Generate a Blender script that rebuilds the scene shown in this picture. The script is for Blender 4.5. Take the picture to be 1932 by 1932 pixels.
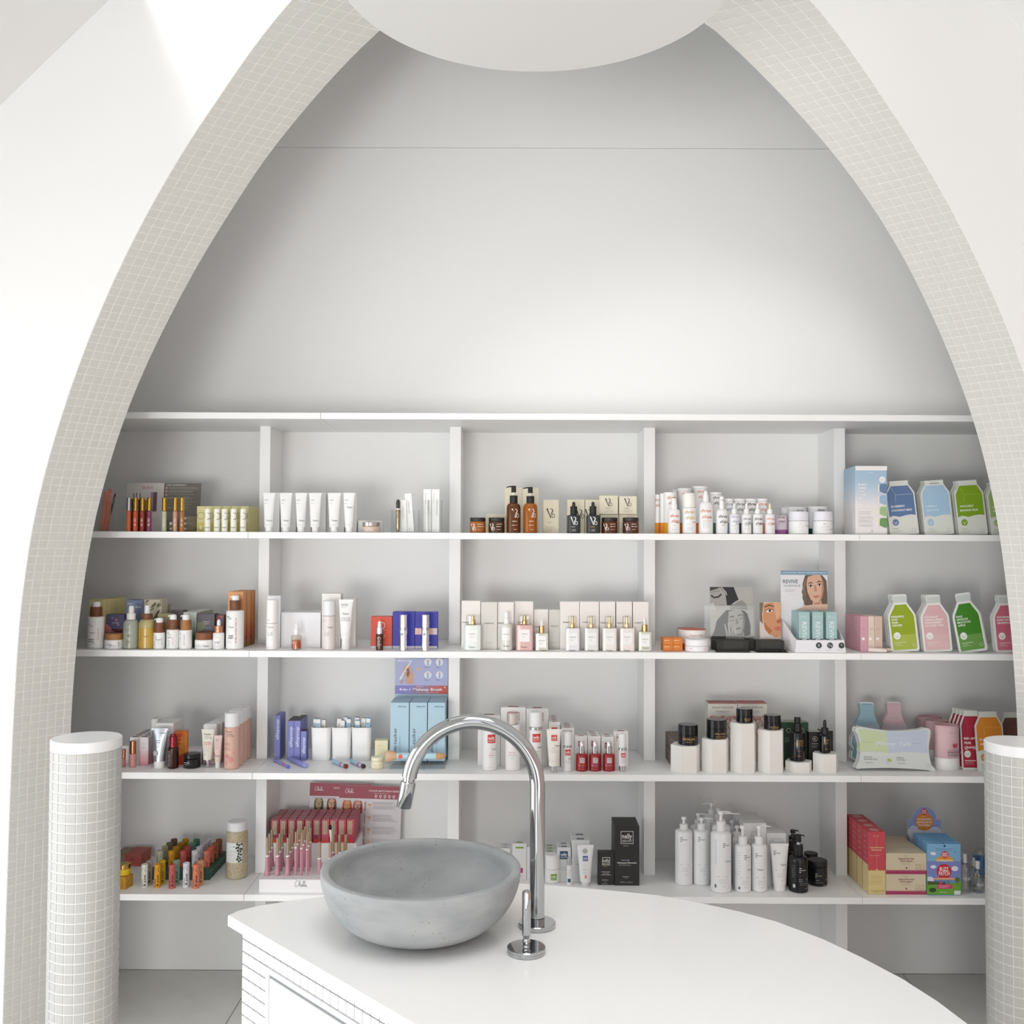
import bpy, bmesh, math, random
from mathutils import Vector, Matrix
random.seed(7)
for o in list(bpy.data.objects): bpy.data.objects.remove(o)
SC = bpy.context.scene
COL = SC.collection
# ---------------------------------------------------------------- camera
F = 1932.0                                   # focal length in pixels of the 1932 px frame
EYE = Vector((0, 0, 1.6))
_s = .0042; _c = math.sqrt(1 - _s * _s)
_u0, _v0 = 5 * _c + 56 * _s, 5 * _s - 56 * _c
_yaw = math.atan2(_u0, F); _p = math.atan2(-_v0, math.hypot(F, _u0))
FW = Vector((-math.sin(_yaw) * math.cos(_p), math.cos(_yaw) * math.cos(_p), math.sin(_p)))
_r0 = Vector((math.cos(_yaw), math.sin(_yaw), 0)); _up = _r0.cross(FW)
RT = _r0 * _c + _up * _s; UP = _up * _c - _r0 * _s
cd = bpy.data.cameras.new('camera'); cam = bpy.data.objects.new('camera', cd); COL.objects.link(cam)
cd.sensor_fit = 'HORIZONTAL'; cd.sensor_width = 36; cd.lens = 36 * F / 1932; cd.clip_start = .05
m = Matrix((RT, UP, -FW)).transposed().to_4x4(); m.translation = EYE
cam.matrix_world = m
SC.camera = cam
# ---------------------------------------------------------------- light and exposure
def lin(h):
    h = h.lstrip('#'); v = [int(h[i:i + 2], 16) / 255 for i in (0, 2, 4)]
    return [x / 12.92 if x <= .04045 else ((x + .055) / 1.055) ** 2.4 for x in v]
SC.view_settings.view_transform = 'Standard'; SC.view_settings.look = 'None'
SC.view_settings.gamma = 1; SC.view_settings.use_curve_mapping = False
SC.view_settings.exposure = 0.29
w = bpy.data.worlds.new('daylight'); SC.world = w; w.use_nodes = True
w.node_tree.nodes['Background'].inputs[0].default_value = (.975, .985, 1, 1)
w.node_tree.nodes['Background'].inputs[1].default_value = 1.1
def area(name, loc, look, sx, sy, power, col=(1, 1, 1), spread=180):
    l = bpy.data.lights.new(name, 'AREA'); l.shape = 'RECTANGLE'; l.size = sx; l.size_y = sy
    l.energy = power; l.color = col; l.spread = math.radians(spread)
    o = bpy.data.objects.new(name, l); COL.objects.link(o); o.location = loc
    o.rotation_euler = (Vector(look) - Vector(loc)).to_track_quat('-Z', 'Y').to_euler()
    return o
area('skylight_daylight', (-3.1, .1, 7.7), (.5, 3.75, 2.0), 1.2, 1.0, 145, (1, .98, .94))
area('window_daylight', (-2.28, 1.85, 1.15), (1.0, 2.6, 1.3), 1.7, 1.75, 15, (.9, .95, 1))
area('front_fill', (-1.75, -2.6, .7), (.4, 3.8, .8), 2.6, 1.2, 31, (1, .985, .955), 90)  # added low fill from front left, brightens the shelf bays
area('right_front_fill', (1.5, -1.2, .6), (.1, 3.8, .75), 1.8, 1.0, 2.5, (1, .995, .985), 90)  # added weak fill from front right for the dim bays
area('overhead_fill', (.1, .6, 3.9), (.1, 1.2, 0), 2.2, 2.0, 15, (.985, .99, 1), 80)  # added overhead fill for countertop, floor and post tops
# ---------------------------------------------------------------- measuring
def P(px, py, D=None, z=None):
    d = FW * F + RT * (px - 966) + UP * (966 - py)
    t = D / d.y if D is not None else (z - 1.6) / d.z
    return EYE + d * t
def J(p):
    q = Vector(p) - EYE; k = q.dot(FW)
    return 966 + F * q.dot(RT) / k, 966 - F * q.dot(UP) / k
# ---------------------------------------------------------------- materials
_M = {}
def M(h, r=.45, m=0., t=0., bump=0., sc=400., ior=1.45, cs=0., mix=None, msc=20.):
    key = (h, r, m, t, bump, sc, ior, cs, mix, msc)
    if key in _M: return _M[key]
    a = bpy.data.materials.new('mat_' + h.lstrip('#') + ('_metal' if m else '_clear' if t else '')); a.use_nodes = True
    nt = a.node_tree; b = nt.nodes['Principled BSDF']
    b.inputs['Base Color'].default_value = (*lin(h), 1); b.inputs['Roughness'].default_value = r
    b.inputs['Metallic'].default_value = m; b.inputs['IOR'].default_value = ior
    b.inputs['Transmission Weight'].default_value = t
    tc = nt.nodes.new('ShaderNodeTexCoord'); n = nt.nodes.new('ShaderNodeTexNoise')
    nt.links.new(tc.outputs['Object'], n.inputs['Vector']); n.inputs['Scale'].default_value = sc; n.inputs['Detail'].default_value = 2
    if bump:
        bp = nt.nodes.new('ShaderNodeBump'); bp.inputs['Strength'].default_value = bump; bp.inputs['Distance'].default_value = .001
        nt.links.new(n.outputs['Fac'], bp.inputs['Height']); nt.links.new(bp.outputs['Normal'], b.inputs['Normal'])
    elif not t:
        mr = nt.nodes.new('ShaderNodeMapRange'); mr.inputs[3].default_value = max(.02, r - .04); mr.inputs[4].default_value = r + .04
        nt.links.new(n.outputs['Fac'], mr.inputs[0]); nt.links.new(mr.outputs[0], b.inputs['Roughness'])
    if mix:
        n2 = nt.nodes.new('ShaderNodeTexNoise'); n2.inputs['Scale'].default_value = msc; n2.inputs['Detail'].default_value = 5
        nt.links.new(tc.outputs['Object'], n2.inputs['Vector'])
        rp = nt.nodes.new('ShaderNodeValToRGB'); rp.color_ramp.elements[0].position = .35; rp.color_ramp.elements[1].position = .65
        rp.color_ramp.elements[0].color = (*lin(h), 1); rp.color_ramp.elements[1].color = (*lin(mix), 1)
        nt.links.new(n2.outputs['Fac'], rp.inputs[0]); nt.links.new(rp.outputs[0], b.inputs['Base Color'])
    _M[key] = a; return a
def clear(tint='FFFFFF', gl=.02):
    key = ('clear', tint, gl)
    if key in _M: return _M[key]
    a = bpy.data.materials.new('clear_acrylic'); a.use_nodes = True; nt = a.node_tree
    out = nt.nodes['Material Output']; nt.nodes.remove(nt.nodes['Principled BSDF'])
    tr = nt.nodes.new('ShaderNodeBsdfTransparent'); tr.inputs[0].default_value = (*lin(tint), 1)
    g = nt.nodes.new('ShaderNodeBsdfGlossy'); g.inputs['Roughness'].default_value = .04
    lw = nt.nodes.new('ShaderNodeLayerWeight'); lw.inputs[0].default_value = .25
    mr = nt.nodes.new('ShaderNodeMapRange'); mr.inputs[3].default_value = gl; mr.inputs[4].default_value = .35
    nt.links.new(lw.outputs['Fresnel'], mr.inputs[0])
    mx = nt.nodes.new('ShaderNodeMixShader'); nt.links.new(mr.outputs[0], mx.inputs[0])
    nt.links.new(tr.outputs[0], mx.inputs[1]); nt.links.new(g.outputs[0], mx.inputs[2]); nt.links.new(mx.outputs[0], out.inputs[0])
    _M[key] = a; return a
def gradient(stops, z0, z1, r=.5, axis=2):
    """printed colour run along the object's own height"""
    key = ('grad', tuple(stops), z0, z1, axis)
    if key in _M: return _M[key]
    a = bpy.data.materials.new('printed_gradient'); a.use_nodes = True; nt = a.node_tree; b = nt.nodes['Principled BSDF']
    b.inputs['Roughness'].default_value = r
    tc = nt.nodes.new('ShaderNodeTexCoord'); sp = nt.nodes.new('ShaderNodeSeparateXYZ'); mr = nt.nodes.new('ShaderNodeMapRange')
    nt.links.new(tc.outputs['Object'], sp.inputs[0]); nt.links.new(sp.outputs[axis], mr.inputs[0])
    mr.inputs[1].default_value = z0; mr.inputs[2].default_value = z1
    rp = nt.nodes.new('ShaderNodeValToRGB'); e = rp.color_ramp.elements
    while len(e) < len(stops): e.new(.5)
    for i, (p, h) in enumerate(stops): e[i].position = p; e[i].color = (*lin(h), 1)
    nt.links.new(mr.outputs[0], rp.inputs[0]); nt.links.new(rp.outputs[0], b.inputs['Base Color'])
    _M[key] = a; return a
WHITE = M('F4F4F2', .38); PAPER = M('F1F0EE', .6); CREAM = M('E9E2CF', .6); BLACK = M('1C1C1D', .3); CHROME = M('B9BBBD', .06, 1)
SILVER = M('CFD0D2', .16, 1); GOLD = M('CBA45C', .22, 1); AMBER = M('6B3A12', .12); FROST = M('E6E8E6', .35)
WOODD = M('6E4128', .5, mix='85543A', msc=60); WOODL = M('B07E4B', .5, mix='9C6A3B', msc=60)
# ---------------------------------------------------------------- geometry
class G:
    def __init__(s): s.v = []; s.f = []; s.mi = []; s.mats = []
    def add(s, vs, fs, mat=None):
        n = len(s.v); s.v += [tuple(v) for v in vs]; s.f += [tuple(n + i for i in f) for f in fs]
        if mat not in s.mats: s.mats.append(mat)
        s.mi += [s.mats.index(mat)] * len(fs)
    def box(s, x0, x1, y0, y1, z0, z1, mat=None, c=0.):
        c = min(c, (x1 - x0) * .3, (y1 - y0) * .3, (z1 - z0) * .3)
        if c <= 0:
            s.add([(x, y, z) for x in (x0, x1) for y in (y0, y1) for z in (z0, z1)],
                  [(0, 1, 3, 2), (4, 6, 7, 5), (0, 4, 5, 1), (2, 3, 7, 6), (0, 2, 6, 4), (1, 5, 7, 3)], mat); return
        bm = bmesh.new(); bmesh.ops.create_cube(bm, size=1)
        for v in bm.verts: v.co = (x0 + (v.co.x + .5) * (x1 - x0), y0 + (v.co.y + .5) * (y1 - y0), z0 + (v.co.z + .5) * (z1 - z0))
        bmesh.ops.bevel(bm, geom=bm.edges[:], offset=c, segments=1, affect='EDGES')
        bm.verts.ensure_lookup_table(); bm.verts.index_update()
        s.add([v.co[:] for v in bm.verts], [[v.index for v in f.verts] for f in bm.faces], mat); bm.free()
    def lathe(s, prof, mat=None, n=28, cx=0., cy=0., sq=0., sy=1.):
        vs = []; fs = []; rows = []
        for r, z in prof:
            if r <= 1e-6: rows.append([len(vs)]); vs.append((cx, cy, z)); continue
            row = []
            for i in range(n):
                a = 2 * math.pi * (i + .5) / n; ca, sa = math.cos(a), math.sin(a)
                if sq: k = (abs(ca) ** sq + abs(sa) ** sq) ** (-1 / sq); ca *= k; sa *= k
                row.append(len(vs)); vs.append((cx + r * ca, cy + r * sa * sy, z))
            rows.append(row)
        for a, b in zip(rows, rows[1:]):
            for i in range(n):
                j = (i + 1) % n
                if len(a) == 1 and len(b) == 1: break
                if len(a) == 1: fs.append((a[0], b[j], b[i]))
                elif len(b) == 1: fs.append((a[i], a[j], b[0]))
                else: fs.append((a[i], a[j], b[j], b[i]))
        s.add(vs, fs, mat)
    def tube(s, path, r, mat=None, n=12, caps=True):
        path = [Vector(p) for p in path]; vs = []; fs = []; ref = None
        for i, p in enumerate(path):
            t = (path[min(i + 1, len(path) - 1)] - path[max(i - 1, 0)]).normalized()
            if ref is None: ref = t.orthogonal().normalized()
            ref = (ref - t * ref.dot(t)).normalized(); b = t.cross(ref)
            rr = r[i] if isinstance(r, (list, tuple)) else r
            for k in range(n):
                a = 2 * math.pi * k / n; vs.append(p + (ref * math.cos(a) + b * math.sin(a)) * rr)
        for i in range(len(path) - 1):
            for k in range(n):
                k2 = (k + 1) % n; fs.append((i * n + k, i * n + k2, (i + 1) * n + k2, (i + 1) * n + k))
        if caps: fs.append(tuple(range(n))[::-1]); fs.append(tuple(range((len(path) - 1) * n, len(path) * n)))
        s.add(vs, fs, mat)
    def plate(s, out, y0, y1, mat=None):
        """outline (x, z), counter-clockwise seen from -y, as a solid plate"""
        n = len(out); vs = [(x, y0, z) for x, z in out] + [(x, y1, z) for x, z in out]
        fs = [tuple(range(n)), tuple(range(2 * n - 1, n - 1, -1))]
        fs += [(i, n + i, n + (i + 1) % n, (i + 1) % n) for i in range(n)]
        s.add(vs, fs, mat)
    def slab(s, out, z0, z1, mat=None, c=0.):
        n = len(out); vs = [(x, y, z0) for x, y in out]; fs = [tuple(range(n))[::-1]]
        cx = sum(p[0] for p in out) / n; cy = sum(p[1] for p in out) / n
        rings = [(0, z1 - c), (c, z1)] if c else [(0, z1)]
        for ins, z in rings:
            for x, y in out:
                d = math.hypot(x - cx, y - cy); k = (d - ins) / d
                vs.append((cx + (x - cx) * k, cy + (y - cy) * k, z))
        for q in range(len(rings)):
            fs += [(q * n + i, q * n + (i + 1) % n, (q + 1) * n + (i + 1) % n, (q + 1) * n + i) for i in range(n)]
        k = len(rings) * n; fs.append(tuple(range(k, k + n)))
        s.add(vs, fs, mat)
    def mesh(s, name, smooth=35):
        me = bpy.data.meshes.new(name); me.from_pydata(s.v, [], s.f)
        for a in s.mats: me.materials.append(a)
        me.polygons.foreach_set('material_index', s.mi)
        if smooth:
            me.polygons.foreach_set('use_smooth', [True] * len(s.f)); me.set_sharp_from_angle(angle=math.radians(smooth))
        me.update(); return me
    def obj(s, name, parent=None, smooth=35, loc=None):
        o = bpy.data.objects.new(name, s.mesh(name, smooth)); COL.objects.link(o)
        if parent: o.parent = parent
        if loc: o.location = loc
        return o
def tag(o, label, cat, group=None, kind=None):
    o['label'] = label; o['category'] = cat
    if group: o['group'] = group
    if kind: o['kind'] = kind
    return o
def thing(name, label, cat, loc=(0, 0, 0), rot=(0, 0, 0), group=None):
    o = bpy.data.objects.new(name, None); COL.objects.link(o); o.empty_display_size = .02
    o.location = loc; o.rotation_euler = rot
    return tag(o, label, cat, group)
def dup(root, loc, label=None, group=None, rot=None):
    r = root.copy(); COL.objects.link(r); r.location = loc
    if rot: r.rotation_euler = rot
    if label: r['label'] = label
    if group: r['group'] = group
    for ch in root.children:
        c = ch.copy(); COL.objects.link(c); c.parent = r
        for g in ch.children:
            d = g.copy(); COL.objects.link(d); d.parent = c
    return r
# ---------------------------------------------------------------- print (flat ink on packs)
_T = {}
def text_geo(s, sh=0., bold=0.):
    key = (s, sh, bold)
    if key in _T: return _T[key]
    cu = bpy.data.curves.new('t', 'FONT'); cu.body = s; cu.size = 1; cu.resolution_u = 2; cu.shear = sh; cu.offset = bold
    cu.align_x = 'CENTER'; ob = bpy.data.objects.new('t', cu); COL.objects.link(ob)
    bpy.context.view_layer.update()
    me = bpy.data.meshes.new_from_object(ob.evaluated_get(bpy.context.evaluated_depsgraph_get()))
    v = [(p.co.x, p.co.y) for p in me.vertices]; f = [tuple(p.vertices) for p in me.polygons]
    bpy.data.objects.remove(ob); bpy.data.meshes.remove(me)
    x0 = min((p[0] for p in v), default=0); x1 = max((p[0] for p in v), default=1)
    _T[key] = (v, f, x0, x1); return _T[key]
CAP = .70
def T(s, dx, y, h, c, w=None, al='c', rot=0, sh=0., b=0.): return ('T', s, dx, y, h, c, w, al, rot, sh, b)
def R(x0, x1, y0, y1, c): return ('R', x0, x1, y0, y1, c)
def C(dx, y, r, c, ry=None): return ('Y', [(dx + r * math.cos(a * math.pi / 9), y + (ry or r) * math.sin(a * math.pi / 9)) for a in range(18)], c)
def Y(pts, c): return ('Y', pts, c)
def W(pts, wd, c): return ('W', pts, wd, c)
def LN(x0, x1, ys, c, h=.55, seed=1):
    """lines of small type too small to read: runs of word-length dashes"""
    rn = random.Random(seed + len(ys)); out = []
    for y in ys:
        x = x0; end = x1 - rn.random() * .3 * (x1 - x0)
        while x < end:
            l = min(end - x, rn.uniform(1.5, 4.5)); out.append(R(x, x + l, y - h / 2, y + h / 2, c)); x += l + .8
    return out
def TS(dx, y, h=2.6, c='3A4A4A', rot=0): return T('Tester', dx, y, h, c, sh=.15, rot=rot)
def flat(specs):
    out = []
    for s in specs:
        if isinstance(s, list): out += flat(s)
        else: out.append(s)
    return out
def ink(parent, specs, k, yb, front, r=None, name='label_print', mr=.5):
    """specs in photo pixels about the pack's centre line; k metres per pixel, yb the pixel row of its foot"""
    g = G(); front = -abs(front); i = 0
    def put(pts, fs, c, off):
        vs = []
        for x, y in pts:
            X, Z = x * k, (yb - y) * k
            if r: vs.append(((r + off) * math.sin(X / r), -(r + off) * math.cos(X / r), Z))
            else: vs.append((X, front - off, Z))
        g.add(vs, fs, c if not isinstance(c, str) else M(c, mr))
    for s in flat(specs):
        off = .0004 + .00005 * i; i += 1
        if s[0] == 'R':
            _, x0, x1, y0, y1, c = s
            n = max(1, int(abs(x1 - x0) * k / (r * .25))) if r else 1
            pts = [(x0 + (x1 - x0) * j / n, y) for y in (y1, y0) for j in range(n + 1)]
            put(pts, [(j, j + 1, n + 2 + j, n + 1 + j) for j in range(n)], c, off)
        elif s[0] == 'Y': put(s[1][::-1] if _area(s[1]) > 0 else s[1], [tuple(range(len(s[1])))], s[2], off)
        elif s[0] == 'W':
            p = [Vector(q) for q in s[1]]; wd = s[2]; pts = []
            for j, q in enumerate(p):
                t = (p[min(j + 1, len(p) - 1)] - p[max(j - 1, 0)]); t = t.normalized() if t.length else Vector((1, 0)); nn = Vector((-t.y, t.x))
                ww = wd[j] if isinstance(wd, (list, tuple)) else wd
                pts += [q + nn * ww / 2, q - nn * ww / 2]
            put(pts, [(2 * j, 2 * j + 2, 2 * j + 3, 2 * j + 1) for j in range(len(p) - 1)], s[3], off)
        else:
            _, st, dx, y, h, c, wd, al, rot, sh, b = s
            v, f, x0, x1 = text_geo(st, sh, b); sc = h / CAP; sx = wd / (x1 - x0) if wd else sc
            o = -(x0 + x1) / 2 if al == 'c' else (-x0 if al == 'l' else -x1)
            ca, sa = math.cos(math.radians(rot)), math.sin(math.radians(rot)); pts = []
            for px, py in v:
                X, Yy = (px + o) * sx, (py - CAP / 2) * sc
                pts.append((dx + X * ca - Yy * sa, y - (X * sa + Yy * ca)))
            put(pts, f, c, off)
    return g.obj(name, parent, smooth=0)
def _area(p): return sum(p[i][0] * p[(i + 1) % len(p)][1] - p[(i + 1) % len(p)][0] * p[i][1] for i in range(len(p)))
# ---------------------------------------------------------------- the shelves' measures
DF, DU, DB = 3.444, 3.667, 3.86              # shelf fronts, upright fronts, back wall
ROWZ = [2.0325, 1.629, 1.2307, .8236, .4209]
ORD = ['first', 'second', 'third', 'fourth', 'fifth', 'sixth', 'seventh', 'eighth', 'ninth', 'tenth']
class Spot: pass
def spot(x0, x1, row, d, z=None):
    s = Spot(); s.xc = (x0 + x1) / 2; s.hw = (x1 - x0) / 2
    s.z = ROWZ[row] if z is None else z
    s.D = P(s.xc, d, z=ROWZ[row]).y if d > 100 else DF + d
    s.k = s.D / F
    s.yb = J((0, s.D, s.z))[1]; s.X = P(s.xc, s.yb, s.D).x; s.yb = J((s.X, s.D, s.z))[1]
    s.X = P(s.xc, s.yb, s.D).x
    return s
def box(label, x0, x1, yt, row, d, dep, mat, pr=(), name='product_box', cat='box', group=None, rz=0, z=None, lean=0, roll=0, c=.0006, top=None, back=0, gap=.001, bx=0., blabel=None, parts=None):
    """carton: front face between x0 and x1, top at row yt, foot d behind the shelf edge (or at pixel row d), dep metres deep"""
    s = spot(x0, x1, row, d, z); h = (s.yb - yt) * s.k; hw = s.hw * s.k
    t = thing(name, label, cat, (s.X, s.D + dep / 2, s.z + .0002), (math.radians(lean), math.radians(roll), math.radians(rz)), group)
    g = G(); g.box(-hw, hw, -dep / 2, dep / 2, 0, h, mat, c); g.obj('carton', t, 25)
    if top:
        g = G(); g.box(-hw * .97, hw * .97, -dep * .47, dep * .47, h, h + .0006, top); g.obj('top_flap', t, 0)
    if pr: ink(t, pr, s.k, s.yb, dep / 2)
    if parts: parts(t, s, hw, h, dep)
    t['s'] = 0; del t['s']
    for i in range(back):
        b = dup(t, (s.X + bx * (i + 1), s.D + dep / 2 + (dep + gap) * (i + 1), s.z + .0002), (blabel or label + ', {} behind it').format(ORD[i]), group)
    return t, s, h
def dn(y, c): return ('+', y, -c) if isinstance(y, tuple) else y + c
def cy(hw, y0, y1, c=.8): return [(0, y0), (hw - c, y0), (hw, ('+', y0, c)), (hw, dn(y1, c)), (hw - c, y1), (0, y1)]
def bot(hw, y0, ys, hn, yn, c=1.):
    pts = [(0, y0), (hw - c, y0), (hw, ('+', y0, c))]; h = ys - yn
    for i in range(6):
        a = math.pi / 2 * i / 5; pts.append((hn + (hw - hn) * math.cos(a), ys - h * math.sin(a)))
    return pts + [(0, yn)]
def vessel(label, x0, x1, row, d, parts, pr=(), name='bottle', cat='bottle', group=None, sq=0., z=None, prr=None, n=28, nozzle=None, back=0, dy=0., bx=0., blabel=None, sy=1., pname='label_print', pr2=None):
    """round or square pack from profiles [(part, material, [(half width, pixel row)])]; a row of 0 is the foot"""
    s = spot(x0, x1, row, d, z); r = s.hw * s.k
    t = thing(name, label, cat, (s.X, s.D + r * sy, s.z + .0002), group=group)
    def zz(y):
        if isinstance(y, tuple): return zz(y[1]) + y[2] * s.k
        return 0. if y == 0 else (s.yb - y) * s.k
    for p in parts:
        g = G(); q = p[3] if len(p) > 3 else sq
        g.lathe([(a * s.k, zz(y)) for a, y in p[2]], p[1], n, sq=q, sy=sy); g.obj(p[0], t, 40)
    if nozzle:                                   # (material, pixel row, length px, radius px, side)
        mt, y, ln, rr, sd = nozzle; g = G()
        g.tube([(-sd * 2.2 * rr * s.k, 0, zz(y)), (sd * ln * .5 * s.k, 0, zz(y + .2)), (sd * ln * s.k, 0, zz(y + 1.2)), (sd * (ln + .5) * s.k, 0, zz(y + 3))], [rr * s.k * 1.2, rr * s.k, rr * s.k * .8, rr * s.k * .6], mt, 10)
        g.obj('pump_spout', t)
    if pr: ink(t, pr, s.k, s.yb, r * sy, None if sq else (prr or s.hw) * s.k, pname)
    if pr2: ink(t, pr2[1], s.k, s.yb, r, pr2[0] * s.k, 'tester_sticker')
    for i in range(back):
        dup(t, (s.X + bx * (i + 1), s.D + r + (dy or 2.1 * r) * (i + 1), s.z + .0002), (blabel or label + ', {} behind it').format(ORD[i]), group)
    return t, s
def tubepack(label, x0, x1, yt, yc, row, d, mat, capm, cw, pr=(), name='squeeze_tube', cat='tube', group=None, fold=.12, bh=None, back=0, z=None):
    """squeeze tube standing on its cap: crimp x0..x1 at row yt, cap top at row yc, cap half width cw"""
    s = spot(x0, x1, row, d, z); k = s.k; hw = s.hw * k; h = (s.yb - yt) * k; hc = (s.yb - yc) * k; rb = (bh or s.hw * .72) * k
    t = thing(name, label, cat, (s.X, s.D + rb, s.z + .0002), group=group)
    g = G(); n = 24; rows = []
    for i in range(9):
        q = i / 8; a = hw * q + rb * (1 - q); b = rb * (1 - q) ** .8 + .0012 * q; zc = hc + (h - hc) * q
        rows.append([(a * math.cos(2 * math.pi * j / n), b * math.sin(2 * math.pi * j / n), zc) for j in range(n)])
    vs = [v for r_ in rows for v in r_]
    fs = [(i * n + j, i * n + (j + 1) % n, (i + 1) * n + (j + 1) % n, (i + 1) * n + j) for i in range(8) for j in range(n)]
    g.add(vs, fs + [tuple(range(n))[::-1], tuple(range(8 * n, 9 * n))], mat); g.obj('tube_body', t, 50)
    g = G(); g.box(-hw, hw, -.0014, .0014, h - (h - hc) * fold * .5, h + .0004, mat, .0004); g.obj('crimp', t, 0)
    g = G(); g.lathe([(0, 0), (cw * k * .96, 0), (cw * k, .001), (cw * k * .97, hc), (0, hc + .0003)], capm, 24); g.obj('cap', t, 40)
    if pr:                                        # print follows the flattening front of the tube
        o = ink(t, pr, k, s.yb, 0)
        for v in o.data.vertices:
            q = max(0, min(1, (v.co.z - hc) / max(h - hc, 1e-4))); a = hw * q + rb * (1 - q); b = rb * (1 - q) ** .8 + .0012 * q
            v.co.y = v.co.y - b * math.sqrt(max(0, 1 - min(1, (v.co.x / a)) ** 2)) - .0006
    return t, s
def pouch(label, x0, x1, yt, row, d, out, mat, art, name='sheet_mask_pouch', cat='pouch', group=None, roll=0, lean=6, th=.005, back=0, dy=.012, bx=-.006, blabel=None, z=None, mats=None):
    """flat sachet: outline in unit square, ink in the same unit square"""
    s = spot(x0, x1, row, d, z); h = (s.yb - yt) * s.k; w_ = 2 * s.hw * s.k
    t = thing(name, label, cat, (s.X, s.D + th, s.z + .0004), (-math.radians(lean), math.radians(roll), 0), group)
    g = G(); g.plate([((u - .5) * w_, v * h) for u, v in out], -th / 2, th / 2, mat); g.obj('sachet', t, 0)
    H = s.yb - yt; Wp = 2 * s.hw; sp = []
    for a in flat(art):                           # unit square -> pixels about the centre line
        f = lambda u: (u - .5) * Wp
        q = lambda v: s.yb - v * H
        if a[0] == 'R': sp.append(R(f(a[1]), f(a[2]), q(a[4]), q(a[3]), a[5]))
        elif a[0] == 'Y': sp.append(Y([(f(u), q(v)) for u, v in a[1]], a[2]))
        elif a[0] == 'W': sp.append(W([(f(u), q(v)) for u, v in a[1]], a[2], a[3]))
        else: sp.append(('T', a[1], f(a[2]), q(a[3]), a[4], a[5], a[6] * Wp if a[6] else None) + tuple(a[7:]))
    ink(t, sp, s.k, s.yb, th / 2)
    for i in range(back):
        dup(t, (s.X + bx * (i + 1), s.D + th + dy * (i + 1), s.z + .0004), (blabel or label + ', {} behind it').format(ORD[i]), group)
    return t, s
def swan(dx, y, h, c):
    """looped emblem: a slanting stroke and a swan-neck curve"""
    e = h / 2
    a = W([(dx - .62 * e * 1.3, y - e), (dx - .05 * e, y + e)], [h * .14, h * .05], c)
    pts = [(-.02, .95), (-.02, .5), (.02, .1), (.28, -.25), (.38, -.55), (.22, -.85), (-.02, -.95), (-.2, -.8)]
    l = [(.18, .15), (.5, .05), (.78, .3), (.8, .65), (.55, .92), (.28, .85), (.2, .55), (.34, .2)]
    return [a, W([(dx + u * e, y + v * e) for u, v in pts], [h * .05, h * .06, h * .07, h * .1, h * .1, h * .08, h * .06, h * .03], c),
            W([(dx + u * e, y + v * e) for u, v in l], h * .055, c)]
def script(dx, y, h, c, wd=.7):
    """flowing hand-written word"""
    p = [(1.15, -.55), (1.0, -.95), (.55, -.8), (.1, -.1), (.12, .75), (.5, .9), (1.0, .45), (1.35, -.3), (1.62, -.95), (1.6, -.6), (1.3, .85), (1.55, .1), (1.78, .05), (1.72, .7), (1.95, .85), (2.1, .3), (2.05, .2), (1.98, .7), (2.2, .85),
         (2.6, -.6), (2.55, -.95), (2.38, .5), (2.55, .85), (3.0, -.6), (2.95, -.95), (2.78, .5), (2.95, .85), (3.3, .3), (3.1, .5), (3.2, .85), (3.42, .3), (3.45, .8), (3.75, .8)]
    return W([(dx + (u - 1.9) * h * .5, y + v * h * .5) for u, v in p], wd, c)
# ================================================================ the setting
WALLM = M('F6F6F5', .75, bump=.03, sc=300); TILE = M('D9D8D3', .35); GROUT = M('F2F1ED', .8, bump=.1, sc=900)
def st(o): o['kind'] = 'structure'; return o
X0 = .105; ZR = 4.62; XL, XR = -2.35, 2.45; YA, YB = 3.10, 3.25
def cat(tab, z):
    i = max(0, min(len(tab) - 2, next((j for j in range(len(tab) - 1) if z <= tab[j + 1][0]), len(tab) - 2)))
    p = [tab[max(0, min(len(tab) - 1, i + q))] for q in (-1, 0, 1, 2)]
    (x1, y1), (x2, y2) = p[1], p[2]; h = x2 - x1; u = (z - x1) / h
    m1 = (y2 - p[0][1]) / (x2 - p[0][0]) if p[0] != p[1] else (y2 - y1) / h
    m2 = (p[3][1] - y1) / (p[3][0] - x1) if p[3] != p[2] else (y2 - y1) / h
    return (2 * u ** 3 - 3 * u * u + 1) * y1 + (u ** 3 - 2 * u * u + u) * h * m1 + (3 * u * u - 2 * u ** 3) * y2 + (u ** 3 - u * u) * h * m2
WF_ = [(0, 1.632), (.3, 1.629), (.8, 1.622), (1.1, 1.614), (1.4, 1.598), (1.7, 1.556), (2.0, 1.478), (2.3, 1.371), (2.6, 1.232), (2.9, 1.057), (3.26, .80), (3.45, .58), (3.57, .36), (3.63, 0)]
WB_ = [(0, 1.505), (.3, 1.503), (.8, 1.497), (1.1, 1.49), (1.4, 1.468), (1.7, 1.425), (2.0, 1.347), (2.3, 1.226), (2.6, 1.068), (2.9, .861), (3.24, .545), (3.36, .36), (3.43, .18), (3.46, 0)]
CB_ = [(0, .095), (1.4, .095), (2.0, .107), (2.6, .12), (2.9, .112), (3.24, .10), (3.46, .105)]
def aF(z, sg): return X0 + sg * max(0, cat(WF_, z) if z < 3.63 else 0)
def aB(z, sg): return (cat(CB_, z) if z < 3.46 else X0) + sg * max(0, cat(WB_, z) if z < 3.46 else 0)
def outer(z, sg):
    lim = ZR - z
    return X0 + sg * lim if ((sg < 0 and X0 - lim > XL) or (sg > 0 and X0 + lim < XR)) else (XL if sg < 0 else XR)
DZ_ = .0242; zs = [i * .06 for i in range(int(ZR / .06) + 1)] + [ZR]
g = G()
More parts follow.
